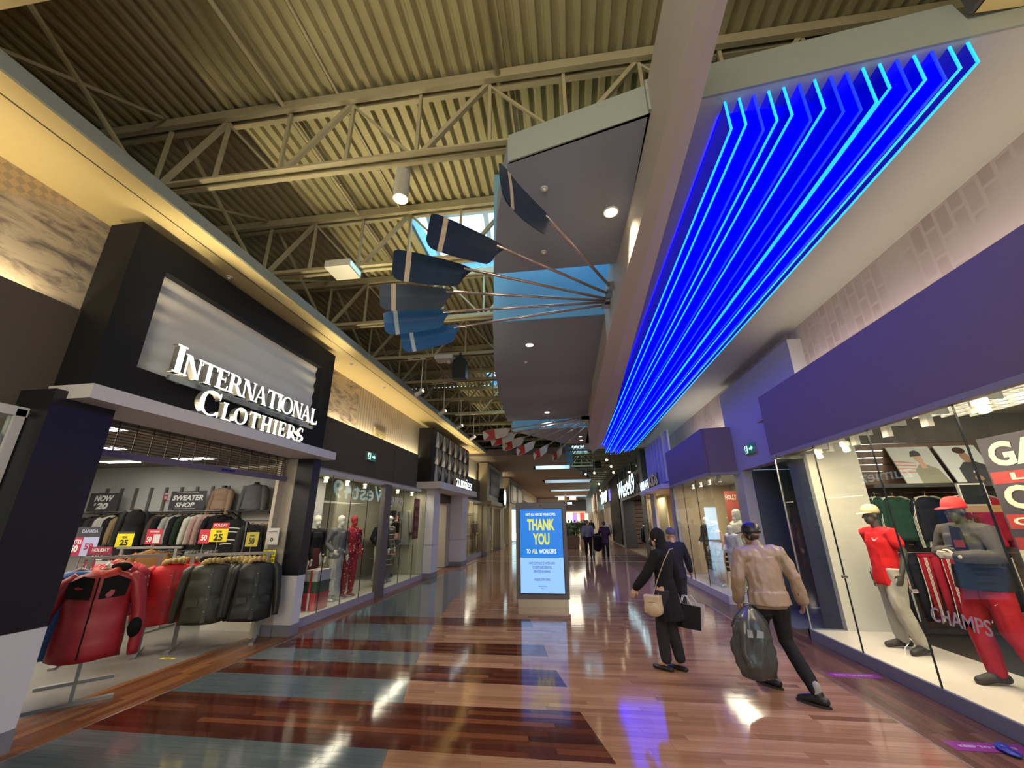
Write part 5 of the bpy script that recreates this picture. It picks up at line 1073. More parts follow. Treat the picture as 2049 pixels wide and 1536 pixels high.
put('joggers', blob(P, .010, 5, .017, 9, 5), RP_, m2); [shoe(m2, j2, s, SHB, bulk=.02) for s in 'lr']; cap(m2, j2, mat('scarlet_cap', (.70, .03, .03), .7))
put('pale_hand', blob([('t', [j2['wl'] - Vector((.05, 0, 0)), j2['wl']], [.03, .029])] + [(p[0], p[1], [r * 1.12 for r in p[2]]) + tuple(p[3:]) for p in hand(j2, 'l', .12, (1, .12, .08), (0, 1, 0))], .006, 4), mat('bone_hand', (.56, .50, .40), .5), m2)
swoosh(m2, (-.11, .115, .72), (-1, .1, 0), (0, 0, 1), .07, INKW)
# ------------------------------------------------------------------ children's clothing window
kw = thing('display_window', 'corner display window with white child mannequins beyond the service corridor', 'window', (3.3, 12, .16))
for a, b in ((10.12, 11.35), (11.36, 12.6), (12.61, 13.9)): MB().box(3.255, 3.265, a, b, .16, 2.68).build('pane', GLASS, kw); MB().box(3.252, 3.268, b, b + .008, .16, 2.68).build('joint', BLACK, kw)
MB().box(3.26, 3.85, 10.10, 10.11, .16, 2.68).build('pane', GLASS, kw); MB().slab([(3.22, 13.9, 0), (3.22, 10.06, 0), (3.85, 10.0, 0), (3.85, 10.1, 0), (3.27, 10.14, 0), (3.27, 13.9, 0)], (0, 0, .16)).build('sill', LAV, kw)
struct(MB().box(3.27, 5, 10.1, 13.9, .0, .15).build('floor_window_kids', PLAT)); struct(MB().box(3.27, 5, 10.1, 13.95, 2.7, 2.73).box(5, 5.05, 9.9, 13.95, 0, 2.73).box(4.06, 5, 9.91, 9.95, 0, 2.73).build('wall_window_kids', mat('kids_shop_grey', (.42, .42, .40), .7)))
hp = board('film_poster', 'tall red HOLLY poster at the right end of the children display', 'poster', (4.33, 12.55, 1.09), .32, 1.35, mat('poster_brick_red', (.30, .05, .03), .6), [('HOLLY', .02, 1.12, .28, .13, NC, .03)], u=(.94, -.34, 0))
for k in range(4):
    pb = MB().slab([Vector((4.36 + .07 * k, 12.533 - .0253 * k, 1.14 + .05 * (k % 2))) + Vector(q) for q in ((0, 0, 0), (.04, -.012, 0), (.035, -.01, .42), (.02, -.006, .55), (.005, -.002, .42))], (-.001, -.003, 0)).build('printed_figure', mat('poster_figure_%d' % (k % 2), ((.10, .03, .025), (.45, .25, .14))[k % 2], .6), hp)
cj = pose(hed=(0, .03, 1.52), sl=(-.16, 0, 1.36), sr=(.16, 0, 1.36), el=(-.22, -.02, 1.1), er=(.23, .0, 1.12), wl=(-.2, .1, .9), wr=(.2, .14, .98))
def kid(x, y, rz, sc, col, skin, label, hood=False, capc=None, seed=0):
    t = figure('child_mannequin', label, 'mannequin', (x, y, .15), rz, cj, sc, skin, .012, face=False, group='child mannequins in the corner display'); 
    P = torso(cj, .03, 1, low=.04)
    for s in 'lr': P += arm(cj, s, .022, .9)
    if hood: P += [('t', [cj['hed'] + Vector((0, -.03, .08)), cj['hed'] + Vector((0, -.06, -.02)), cj['nek'] + Vector((0, -.03, 0))], [.105, .12, .11])]
    put('top', blob(P, .014, 5, .008, 10, seed), col, t); P = [('t', [cj['pel'] + Vector((0, 0, .04)), cj['pel'] - Vector((0, 0, .08))], [.16, .165], .75, (0, 1, 0))]
    for s in 'lr': P += leg(cj, s, .026, .97)
    put('trousers', blob(P, .014, 5, .008, 9, seed + 3), col, t)
    if capc: cap(t, cj, capc)
    return t
kid(3.72, 10.75, math.radians(112), .86, cloth('powder_white_fleece', (.62, .62, .60)), WHM, 'white child mannequin in pale fleece at the glass corner', seed=1)
kid(4.05, 11.15, math.radians(108), 1.05, cloth('cream_fleece', (.62, .57, .45)), WHM, 'taller mannequin in hooded cream tracksuit beside the red poster', hood=True, seed=2)
kid(3.62, 11.5, math.radians(105), .90, cloth('peach_fleece', (.62, .36, .22)), WHM, 'child mannequin in peach tracksuit and cream cap', capc=mat('cream_cap', (.6, .52, .36), .8), seed=3)
kid(3.8, 12.75, math.radians(115), .98, cloth('black_puffer', (.02, .02, .022)), WHM, 'child mannequin in black puffer farthest along the corner display', seed=4)
t = thing('display_plinth', 'dark slatted plinth standing between child mannequins in the corner display', 'plinth', (3.75, 12.1, .15)); MB().box(-.2, .2, -.35, .35, 0, .28).build('base', LAV, t, world=False)
for i in range(7): MB().box(-.16, .16, -.3, .3, .30 + i * .12, .38 + i * .12).build('plank', BLACK, t, world=False)
MB().box(-.02, .02, -.02, .02, .28, 1.12).build('spine', BLACK, t, world=False)
for i in range(2):
    t = thing('wall_shelf', '%s white shelf of folded children clothes behind the mannequins' % ('upper', 'lower')[i], 'shelf', (4.8, 12, 1.75 - .5 * i)); MB().box(-.2, .2, -1.5, 1.5, -.03, 0).build('board', WM, t, world=False)
    for k in range(6):
        b = thing('folded_clothes', '%s folded stack on the %s shelf in the children display' % (ORD[k], ('upper', 'lower')[i]), 'clothes', (4.75, 10.8 + k * .45, 1.75 - .5 * i), 'folded stacks in the children display')
        for q in range(3): MB().box(-.13, .13, -.15, .15, .002 + q * .06, .058 + q * .06).build('garment', cloth('fold_%d' % ((k * 3 + q + i) % 5), ((.05, .06, .07), (.5, .5, .48), (.2, .25, .22), (.45, .2, .2), (.3, .3, .32))[(k * 3 + q + i) % 5]), b, world=False, bevel=.015)
for i in range(4): track_head(3.6, 10.6 + i * .75, 2.62, (3.8, 10.8 + i * .75, .3), i, '%s spotlight along the ceiling of the children display' % ORD[i], 'spotlights in the children display', 22)
txt('lettering', 'seafood', (3.249, 11.9, 1.9), (0, 1, 0), (0, 0, 1), .6, .16, .001, emit('glass_cyan_letter', (.5, .9, 1), 1.0), kw, .02) if False else None
exit_sign((3.84, 9.36, 2.99), (0, -1, 0), 'green running man exit sign on the pale portal at right')
t = thing('wall_hatch', 'small dark access panel low on the pier left of the child mannequins', 'panel', (3.3, 14.05, .4)); MB().box(3.2, 3.23, 13.98, 14.4, .35, .85).build('door', BASEG, t); MB().box(3.195, 3.2, 14.3, 14.34, .55, .65).build('latch', CHROME, t)
# ------------------------------------------------------------------ blue canopy storefront
up = thing('ledge_storefront', 'pale storefront with URBAN KIDS letters on a ledge under a patterned panel', 'storefront', (3.3, 16, 2.7)); PB = mat('pale_blue_panel', (.50, .50, .56), .5)
MB().box(3.33, 3.39, 13.97, 18.0, 2.80, 4.55).build('box', PB, up)
for i in range(7): MB().box(3.18, 3.33, 14.2 + i * .52, 14.2 + i * .52 + .02, 2.9, 4.5).build('fin', PB, up)
for i in range(5):
    for k in range(4): MB().slab([(3.33, 14.5 + i * .66 + .1 * (k % 2), 3.0 + k * .36), (3.33, 14.8 + i * .66, 3.06 + k * .36), (3.33, 14.7 + i * .66, 3.32 + k * .36), (3.33, 14.45 + i * .66, 3.25 + k * .36)], (-.02, 0, 0)).build('facet', PORT, up)
MB().box(2.95, 3.39, 13.97, 18.3, 2.66, 2.80).build('ledge', LAV, up)
txt('letters', 'URBAN', (3.0, 18.0, 2.81), (0, -1, 0), (0, 0, 1), 1.9, .34, .05, emit('cool_lit_letter', (.75, .93, 1), 1.8), up, .03); txt('letters', 'KIDS', (3.0, 15.9, 2.81), (0, -1, 0), (0, 0, 1), 1.5, .42, .06, BLACK, up, .05)
for a, b in ((13.95, 14.5), (17.2, 18.0)): MB().box(3.3, 3.39, a, b, 0, 2.66).build('pier', PORT, up)
struct(MB().box(5.4, 5.45, 13.95, 19.6, 0, 2.8).box(3.4, 5.4, 13.95, 19.6, 2.70, 2.76).box(3.4, 5.4, 13.96, 14.0, 0, 2.7).box(3.4, 5.4, 19.55, 19.6, 0, 2.8).box(3.5, 5.4, 13.95, 19.6, -.05, 0).build('wall_kids_shop', mat('peach_shop_wall', (.60, .46, .30), .7)))
board('price_sign', 'small white sign reading 50 in the peach shop doorway', 'sign', (3.6, 15.6, 1.5), .4, .34, INKW, [('50', .07, .07, .26, .2, CHAR, .03)], u=(.5, -.86, 0), post=.9)
t = thing('clothes_rack', 'low rail of lilac children clothes in the peach shop doorway', 'rack', (4.2, 15.6, 0)); MB().cyl((3.8, 15.2, 1.25), (4.8, 16.0, 1.25), .015, 8).cyl((3.85, 15.25, 0), (3.85, 15.25, 1.25), .015, 8).cyl((4.75, 15.95, 0), (4.75, 15.95, 1.25), .015, 8).build('frame', CHROME, t)
for i in range(5): jacket(cloth('lilac_%d' % (i % 2), ((.42, .34, .50), (.55, .5, .56))[i % 2]), (3.95 + i * .18, 15.32 + i * .14, 1.25), .6, w=.34, h=.45, sl=.35, label='%s lilac child sweater on the rail in the peach shop' % ORD[i], group='lilac sweaters in the peach shop', seed=i, name='small_sweater', cat='sweater')
window_row('display_window', 'narrow yellow lit window between the ledge storefront and the black portal', 3.35, 18.05, 19.55, .1, 2.6, 2, 1, SILL)
struct(MB().box(3.9, 3.95, 18.0, 19.6, 0, 2.7).build('wall_window_yellow', mat('yellow_lit_wall', (.62, .58, .36), .7))); area('window_display_light', (3.65, 18.8, 2.6), (3.65, 18.8, 0), .3, 1.2, 16, CREAM)
# ------------------------------------------------------------------ black portal and slatted shops
BKP = mat('brown_black_portal', (.035, .030, .026), .45, var=.2); wp = thing('black_portal', 'tall brown-black storefront portal with lit white WEST 49 letters', 'storefront', (3.4, 24, 2.8))
MB().box(3.35, 4.06, 19.6, 29, 2.85, 4.84).box(3.35, 4.06, 19.6, 20.5, 0, 2.85).box(3.35, 4.06, 27.8, 29, 0, 2.85).build('frame', BKP, wp); MB().box(3.33, 3.35, 20.6, 28.3, 4.05, 4.6).build('clerestory', mat('dark_gloss', (.04, .045, .045), .08), wp)
for y in (22.5, 25.2): MB().box(3.30, 3.34, y, y + .15, 4.0, 4.65).build('mullion', BKP, wp)
txt('letters', 'West49', (3.22, 28.1, 2.95), (0, -1, 0), (0, 0, 1), 7.2, .98, .06, emit('cyan_white_letter', (.62, .94, 1), 3.0), wp, .012)
struct(MB().box(6.5, 6.55, 19.6, 44.5, 0, 3).box(3.5, 6.5, 19.6, 44.5, 2.95, 3.0).box(3.5, 6.5, 29.0, 29.06, 0, 3).box(3.5, 6.5, 44.5, 44.6, 0, 3).box(3.45, 6.5, 19.6, 44.5, -.05, 0).build('wall_shops_far_right', mat('dark_brown_shop', (.13, .09, .06), .7)))
for i in range(10): MB().box(3.6, 6.4, 28.9, 28.98, .3 + i * .26, .52 + i * .26).build('shelf_slat', TIMB, wp)
t = thing('clothes_rack', 'rail of dark clothes at the entrance of the black portal', 'rack', (4.0, 22, 0)); MB().cyl((3.75, 21.2, 1.4), (3.75, 23.4, 1.4), .016, 8).cyl((3.75, 21.2, 0), (3.75, 21.2, 1.4), .016, 8).cyl((3.75, 23.4, 0), (3.75, 23.4, 1.4), .016, 8).build('frame', CHROME, t)
for i in range(8): jacket(cloth('west_%d' % (i % 4), ((.03, .03, .035), (.3, .3, .32), (.05, .05, .06), (.45, .43, .4))[i % 4]), (3.75, 21.35 + i * .26, 1.4), PI / 2 + .3, w=.46, h=.75, sl=.62, label='%s garment on the rail at the black portal' % ORD[i], group='garments at the black portal', seed=i, name='hanging_shirt', cat='shirt')
sp_ = thing('slatted_storefront', 'dark storefront with tall vertical slats and white lit sign farthest on the right', 'storefront', (3.4, 36, 0))
MB().box(3.43, 3.49, 29, 44.5, 2.75, 4.8).build('fascia', BKP, sp_)
for i in range(16): MB().box(3.3, 3.42, 29.4 + i * .42, 29.4 + i * .42 + .12, .1, 4.75).build('slat', BKP, sp_)
txt('letters', 'TIPTOP', (3.25, 44.4, 3.2), (0, -1, 0), (0, 0, 1), 8.0, .95, .08, emit('cyan_white_letter', (.50, .90, 1), 4.5), sp_, .05); MB().box(3.26, 3.3, 34.6, 36, 3.2, 4.1).build('violet_panel', emit('violet_panel', (.12, .08, .7), .8), sp_)
MB().box(3.43, 3.49, 36.6, 44.4, 0, 2.75).build('cream_panel', mat('far_cream', (.48, .40, .29), .7), sp_)
t = thing('clothes_rack', 'rail of grey garments standing before the cream panel far right', 'rack', (2.9, 35, 0)); MB().cyl((2.9, 34, 1.45), (2.9, 36.5, 1.45), .02, 8).cyl((2.9, 34, 0), (2.9, 34, 1.45), .02, 8).cyl((2.9, 36.5, 0), (2.9, 36.5, 1.45), .02, 8).build('frame', CHROME, t)
for i in range(6): jacket(cloth('grey_row_%d' % (i % 2), ((.30, .30, .31), (.18, .18, .2))[i % 2]), (2.9, 34.2 + i * .42, 1.45), PI / 2 + .4, w=.5, h=.9, sl=.6, label='%s grey garment on the rail far right' % ORD[i], group='grey garments far right', seed=i + 4, name='hanging_coat', cat='coat')
fp = thing('timber_storefront', 'beige pier with dark timber signboard at the far right end', 'storefront', (3, 50, 0)); MB().box(2.9, 3.48, 46, 57.9, 2.7, 4.8).build('fascia', CREAMW, fp); MB().box(2.7, 2.9, 47, 50, 2.9, 4.5).build('signboard', TIMB, fp); MB().box(2.6, 2.9, 46.5, 50.5, 2.6, 2.8).build('ledge', STONE, fp)
for a in (46, 49, 54): MB().box(2.9, 3.48, a, a + 1, 0, 2.7).build('pier', STONE, fp)
struct(MB().box(3.5, 3.55, 44.6, 66, 0, 2.8).build('wall_right_far', CREAMW))
# ------------------------------------------------------------------ information kiosk
ks = thing('information_kiosk', 'grey digital kiosk with a blue THANK YOU screen in mid concourse', 'kiosk', (-.655, 9.45, 0)); KG = mat('kiosk_grey', (.115, .11, .12), .4, var=.04)
MB().box(-1.21, -.10, 9.4, 9.62, .15, 2.085).build('housing', KG, ks, bevel=.008); MB().box(-1.18, -.13, 9.42, 9.6, 0, .16).build('base', mat('kiosk_base', (.42, .38, .30), .3, .3), ks)
MB().box(-1.135, -.175, 9.39, 9.402, .245, 1.955).build('bezel', BLACK, ks); Y = 9.388
def kq(x0, x1, z0, z1, m, nm): return MB().box(x0, x1, Y - .001, Y + .002, z0, z1).build(nm, m, ks)
kq(-1.115, -.195, .95, 1.94, emit('screen_blue', (.005, .17, .62), 1.0), 'screen'); kq(-1.115, -.195, .262, .95, emit('screen_pale', (.26, .50, .95), 1.0), 'screen')
SW = emit('screen_white', (.75, .88, 1), 1.0); SY = emit('screen_yellow', (.62, .66, .10), 1.0); SK = emit('screen_ink', (.03, .06, .16), .6)
def kt(s, z, w, h, m, b=.0, cx=-.655): txt('screen_lettering', s, (cx, Y - .002, z), (1, 0, 0), (0, 0, 1), w, h, .001, m, ks, b, 'C')
kt('NOT ALL HEROES WEAR CAPES.', 1.80, .66, .058, SW, .02); kt('THANK', 1.50, .60, .235, SY, .04); kt('YOU', 1.205, .36, .235, SY, .04)
kt('TO', 1.03, .085, .09, SW, .02, -.935); kt('ALL', 1.03, .13, .09, SY, .03, -.80); kt('WORKERS', 1.03, .37, .09, SW, .02, -.525)
kt('WHO CONTINUE TO WORK HARD', .815, .56, .05, SK, .01); kt('TO KEEP OUR ESSENTIAL', .735, .42, .05, SK, .01); kt('SERVICES RUNNING.', .655, .36, .05, SK, .01); kt('PLEASE STAY SAFE.', .50, .33, .05, SK, .01); kt('VAUGHAN', .385, .18, .026, SK, .01); kt('MILLS', .35, .06, .015, SK, .01)
MB().cyl((-.655, 9.398, 2.02), (-.655, 9.39, 2.02), .016, 14).build('camera', BLACK, ks)
# ------------------------------------------------------------------ people
def jacket_man():
    yaw = .75
    j = pose(pel=(0, 0, .95), che=(.0, .045, 1.27), nek=(0, .06, 1.45), hed=(-.015, .115, 1.585), sl=(-.215, .04, 1.40), sr=(.215, .03, 1.40), el=(-.30, .02, 1.13), er=(.31, -.03, 1.14), wl=(-.30, .10, .885), wr=(.37, .0, .895),
             kl=(-.09, .16, .52), kr=(.10, .0, .50), al=(-.02, .20, .10), ar=(.15, -.29, .105), tl=(-.09, .33, .03), tr=(.06, -.17, .03), yaw=yaw)
    t = figure('person', 'man in black cap and tan bomber jacket walking away with a big bag', 'person', (2.09, 5.25, 0), math.radians(6), j, .955, SKIN_M, .0065, hands=(.95, .45), feet=False, hd={'l': ((0, .1, -1), (1, .1, 0)), 'r': ((.1, .35, -1), (-1, .2, 0))})
    P = torso(j, .046, 1.06, low=.09)
    for s in 'lr': P += arm(j, s, .034, .95)
    P += [('t', [j['nek'] - Vector((0, 0, .03)), j['nek'] + Vector((0, .005, .03))], [.075, .072])]
    put('bomber_jacket', blob(P, .008, 6, .015, 11, 4), mat('tan_nylon', (.30, .215, .155), .42, var=.12, scale=6), t)
    put('ribbed_hem', blob([('t', [j['pel'] + Vector((0, .005, -.08)), j['pel'] + Vector((0, .0, -.135))], [.205, .196], .72, (0, 1, 0))], .01, 4), mat('dull_tan_rib', (.22, .15, .10), .8), t)
    P = [('t', [j['pel'] + Vector((0, 0, .04)), j['pel'] - Vector((0, 0, .07))], [.172, .172], .72, (0, 1, 0))]
    for s in 'lr': P += leg(j, s, .018, .93, flare=.006)
    put('trousers', blob(P, .008, 5, .006, 11, 2), cloth('black_trousers', (.014, .014, .017)), t)
    for s in 'lr':
        shoe(t, j, s, mat('black_trainer', (.012, .012, .014), .5), mat('black_sole', (.02, .02, .02), .6), .006); put('sock', blob([('t', [j['a' + s] + Vector((0, 0, .005)), j['a' + s] + Vector((0, 0, .07))], [.045, .042])], .008, 3), mat('grey_sock', (.30, .29, .26), .8), t)
    c = cap(t, j, BLACK); h = j['hed']
    txt('cap_emblem', 'nice', h + Vector((.06, -.085, .06)), (.9, .35, 0), (0, 0, 1), .035, .012, .002, INKW, t, .02, world=False) if False else MB().box(h.x + .05, h.x + .075, h.y - .1, h.y - .096, h.z + .062, h.z + .068).build('cap_emblem', INKW, t, world=False)
    put('hair', blob([('e', h + Vector((0, -.035, -.0)), (.079, .06, .06))], .008, 3), mat('dark_hair', (.02, .014, .01), .7), t)
    put('face_mask', blob([('e', h + Vector((-.03, .06, -.06)), (.055, .05, .045))], .008, 3), mat('pale_mask', (.55, .60, .62), .6), t)
    MB().box(.30, .36, -.06, -.04, .955, .985).build('wristwatch', BLACK, t, world=False)
    return t
jm = jacket_man()
def big_bag():
    t = thing('plastic_bag', 'large dark grey plastic shopping bag carried by the man', 'bag', (1.80, 5.10, .17)); P = []
    rings = []; from mathutils import noise
    pr9 = ((.0, .11, .05), (.03, .17, .10), (.14, .205, .13), (.34, .205, .125), (.48, .185, .11), (.58, .15, .085), (.64, .09, .06), (.68, .04, .03))
    for z in [.0, .015, .03] + [.06 + .031 * q for q in range(20)] + [.68]:
        a, b = interp([(p[0], p[1]) for p in pr9], z), interp([(p[0], p[2]) for p in pr9], z)
        q = []
        for i in range(36):
            th = 2 * PI * i / 36; r = 1 + .26 * noise.noise(Vector((math.cos(th) * 2.2, math.sin(th) * 2.2, z * 5))) + .13 * noise.noise(Vector((math.cos(th) * 5, math.sin(th) * 5, z * 9))) + .07 * noise.noise(Vector((math.cos(th) * 11, math.sin(th) * 11, z * 17)))
            q.append(Vector((a * r * math.cos(th) + .05 * (z - .6) * -.4, b * r * math.sin(th), z * .96)))
        rings.append(q)
    o = MB().loft(rings).build('sack', mat('grey_plastic', (.055, .058, .06), .22, var=.1), t, smooth=True, world=False); o.rotation_euler = (0, 0, math.radians(15))
    MB().tube([(-.04, 0, .60), (-.03, .0, .68), (.03, 0, .68), (.04, 0, .60)], .012, 6).build('handle', mat('grey_plastic', (.055, .058, .06), .22), t, world=False)
    m = mat('pale_patch', (.22, .23, .24), .3)  # two paler patches on the front of the sack
    MB().slab([(-.1, -.152, .40), (-.05, -.160, .40), (-.045, -.15, .46), (-.09, -.145, .47)], (0, -.004, 0)).slab([(-.02, -.162, .40), (.05, -.160, .40), (.06, -.15, .45), (0, -.15, .47)], (0, -.004, 0)).build('print', m, t, world=False)
    return t
bb = big_bag()
def woman():
    j = pose(hed=(0, .05, 1.585), nek=(0, .0, 1.45), sl=(-.165, .0, 1.39), sr=(.165, .0, 1.39), el=(-.26, .11, 1.15), er=(.235, -.05, 1.13), wl=(-.30, .27, .97), wr=(.25, -.02, .90), kl=(-.07, .08, .50), kr=(.08, .02, .50), al=(-.06, .07, .10), ar=(.075, -.06, .10), tl=(-.07, .24, .03), tr=(.08, .12, .03), yaw=.1)
    t = figure('person', 'woman in black coat, headwrap and face mask with a beige shoulder bag', 'person', (1.13, 5.83, 0), math.radians(52), j, .925, SKIN_W, .0065, hands=(.5, .9), feet=False, hd={'l': ((-.2, .5, -.85), (1, 0, 0)), 'r': ((0, .1, -1), (-1, 0, 0))})
    P = torso(j, .03, .95); P += [('t', [j['pel'] + Vector((0, 0, .12)), j['pel'] - Vector((0, .0, .06)), j['pel'] - Vector((0, .02, .25)), j['pel'] - Vector((0, .03, .37))], [.15, .185, .20, .215], .78, (0, 1, 0))]
    for s in 'lr': P += arm(j, s, .026, .97)
    P += [('t', [j['nek'] - Vector((0, 0, .05)), j['nek'] + Vector((0, 0, .02))], [.08, .068])]
    put('coat', blob(P, .008, 6, .006, 9, 6), cloth('black_wool', (.010, .010, .012), var=.1), t)
    h = j['hed']; put('headwrap', blob([('e', h + Vector((0, -.02, .04)), (.094, .104, .108)), ('e', h + Vector((0, -.06, -.03)), (.075, .07, .075)), ('t', [h + Vector((0, -.05, -.06)), j['nek'] + Vector((0, -.01, .01))], [.075, .078])], .009, 5, .004, 14, 1), cloth('black_wrap', (.013, .013, .015), var=.1), t)
    put('face_mask', blob([('e', h + Vector((0, .065, -.055)), (.06, .05, .055))], .008, 4), BLACK, t)
    P = [('t', [j['pel'], j['pel'] - Vector((0, 0, .08))], [.14, .15], .75, (0, 1, 0))]
    for s in 'lr': P += leg(j, s, .02, .9, flare=.012)
    put('trousers', blob(P, .009, 5, .006, 10, 9), cloth('charcoal_trousers', (.028, .027, .032)), t)
    for s in 'lr':
        A, T = j['a' + s], j['t' + s]; d = T - A; d.z = 0; d.normalize(); hl = A - d * .06; hl.z = .028
        put('ballet_flat', blob([('t', [hl, (hl + T) / 2 - Vector((0, 0, .002)), T], [.036, .036, .034], .75, (0, 0, 1))], .007, 4), mat('black_leather', (.012, .011, .011), .35), t)
        put('foot_top', blob([('t', [A, A * .5 + T * .5 + Vector((0, 0, .012))], [.036, .033])], .008, 4), SKIN_W, t)
    return t
wm = woman()
BEIGE = mat('beige_leather', (.50, .38, .26), .45, var=.08)
t = thing('shoulder_bag', 'beige leather shoulder bag slung across the woman in black', 'bag', (.93, 5.63, .74)); o = put('bag_body', blob([('b', (-.10, .10, -.045, .045, -.10, .10)), ('e', (0, 0, -.04), (.12, .07, .10))], .010, 8), BEIGE, t); o.rotation_euler = (0, 0, math.radians(-30))
MB().tube([(.93, 5.60, .83), (1.00, 5.60, 1.0), (1.10, 5.61, 1.2), (1.20, 5.665, 1.345), (1.26, 5.74, 1.352)], .011, 6, .4).build('strap', BEIGE, t); MB().cyl((.99, 5.58, .86), (1.0, 5.575, .86), .015, 8).build('buckle', CHROME, t); MB().bar((.86, 5.58, .77), (.98, 5.565, .77), .006).build('zip', mat('brown_seam', (.2, .13, .07), .5), t)
t = thing('paper_bag', 'black glossy shopping bag in the woman\'s right hand', 'bag', (1.37, 5.93, .43)); o = MB().loft([[Vector((-.13, -.06, 0)), Vector((.13, -.06, 0)), Vector((.13, .06, 0)), Vector((-.13, .06, 0))], [Vector((-.12, -.05, .26)), Vector((.12, -.05, .26)), Vector((.12, .05, .26)), Vector((-.12, .05, .26))]]).build('sack', mat('black_gloss_bag', (.014, .013, .015), .3), t, world=False); o.rotation_euler = (0, .2, .3)
for s in (-.03, .03): MB().tube([(-.06, s, .25), (-.02, s, .36), (.02, s, .36), (.07, s, .25)], .005, 5).build('handle', WM, t, world=False)
t = thing('paper_bag', 'pale shopping bag hanging behind the black one', 'bag', (1.47, 6.02, .45)); o = MB().box(-.10, .10, -.03, .03, 0, .25).build('sack', mat('pale_paper', (.45, .42, .40), .6), t, world=False); o.rotation_euler = (0, .25, .3); MB().tube([(-.05, 0, .24), (-.05, 0, .33), (0, 0, .33), (.06, 0, .24)], .005, 5).build('handle', WM, t, world=False)
def simple_person(label, loc, rz, top, legs, hat=None, skin=SKIN_W, sc=.95, jj=None, group=None, coat=0, v=.014, hair=None):
    j = jj or pose(); t = figure('person', label, 'person', loc, rz, j, sc, skin, v, feet=False, group=group); P = torso(j, .035, 1, low=coat if coat else None)
    for s in 'lr': P += arm(j, s, .026, .96)
    put('jacket', blob(P, v, 5, .008, 9, 3), top, t); P = [('t', [j['pel'] + Vector((0, 0, .05)), j['pel'] - Vector((0, 0, .06))], [.172, .172], .72, (0, 1, 0))]
    for s in 'lr': P += leg(j, s, .02, .96)
    put('trousers', blob(P, v, 4), legs, t)
    for s in 'lr': put('shoe', blob([('t', [j['a' + s] - Vector((0, .04, .045)), j['t' + s]], [.045, .04]), ('t', [j['a' + s], j['a' + s] - Vector((0, 0, .04))], [.045, .045])], .012, 3), BLACK, t)
    h = j['hed']
    if hat: put('hat', blob([('e', h + Vector((0, -.01, .05)), (.092, .102, .09))], .012, 4), hat, t)
    else: put('hair', blob([('e', h + Vector((0, -.03, .035)), (.088, .09, .095))], .012, 4), hair or mat('dark_hair', (.02, .014, .01), .7), t)
    return t
wk = dict(kl=(-.1, .12, .51), al=(-.1, .2, .1), tl=(-.1, .34, .03), kr=(.1, -.02, .5), ar=(.1, -.22, .11), tr=(.11, -.08, .03), el=(-.25, -.08, 1.13), wl=(-.27, -.02, .9), er=(.25, .03, 1.13), wr=(.26, .16, .92))
simple_person('person in navy hooded jacket half hidden behind the woman in black', (1.78, 8.1, 0), math.radians(15), cloth('navy_coat', (.022, .022, .035)), cloth('dark_denim', (.03, .032, .04)), mat('blue_grey_hood', (.10, .10, .16), .8), sc=.90, coat=.15, jj=pose(er=(.30, .05, 1.15), wr=(.36, .10, .92)), v=.010)
simple_person('grey haired man in pale grey jacket walking away, right of the kiosk', (.78, 21.4, 0), 0, cloth('pale_grey_jacket', (.28, .28, .33)), cloth('dark_slacks', (.02, .02, .025)), None, sc=1.0, jj=pose(**wk), hair=mat('grey_hair', (.3, .29, .28), .7))
sw_ = simple_person('person in dark patterned coat pushing a black pushchair', (1.55, 20.8, 0), .15, cloth('plum_coat', (.05, .035, .05), var=.6, scale=30), cloth('black_leggings', (.015, .015, .018)), None, sc=.95, coat=.25, jj=pose(el=(-.26, .1, 1.15), er=(.26, .1, 1.15), wl=(-.2, .3, 1.02), wr=(.2, .3, 1.02)), hair=mat('brown_hair', (.10, .06, .04), .7))
pc = thing('pushchair', 'black pushchair in front of the person in the patterned coat', 'pushchair', (1.22, 21.15, 0)); BKC = cloth('black_canvas', (.016, .016, .018))
put('seat', blob([('t', [(0, -.1, .55), (0, .2, .45)], [.2, .2]), ('t', [(0, -.15, .6), (0, -.2, .95)], [.2, .17], .5)], .016, 4), BKC, pc); put('hood', blob([('e', (0, -.02, .92), (.22, .24, .18))], .016, 4), BKC, pc)
MB().bar((-.2, -.45, 1.0), (-.2, .35, .15), .025).bar((.2, -.45, 1.0), (.2, .35, .15), .025).bar((-.2, .1, .4), (-.2, -.35, .12), .025).bar((.2, .1, .4), (.2, -.35, .12), .025).bar((-.2, -.45, 1.0), (.2, -.45, 1.0), .03).build('frame', BLACK, pc, world=False)
for x in (-.22, .22):
    for y in (-.35, .35): MB().cyl((x - .02, y, .12), (x + .02, y, .12), .12, 18).build('wheel', mat('tyre', (.02, .02, .02), .7), pc, world=False)
crowd = [(-.2, 40, .2), (.4, 44, .1), (1.0, 41, 3), (1.5, 47, .4), (2.0, 43, 2.9), (.1, 50, .1), (.8, 53, 3), (1.6, 55, .2), (-.6, 46, .3), (2.3, 51, 3.2)]
base = [None]
for i, (x, y, r) in enumerate(crowd):
    lb = 'dark clothed person in the far crowd, %s counted from the nearest' % ORD[sorted(c[1] for c in crowd).index(y)]
    if base[0] is None: base[0] = simple_person(lb, (x, y, 0), r, cloth('crowd_black', (.03, .028, .03)), cloth('dark_slacks', (.02, .02, .025)), sc=1.0, jj=pose(**wk), group='far crowd', v=.02)
    else: dup(base[0], lb, (x, y, 0), r)
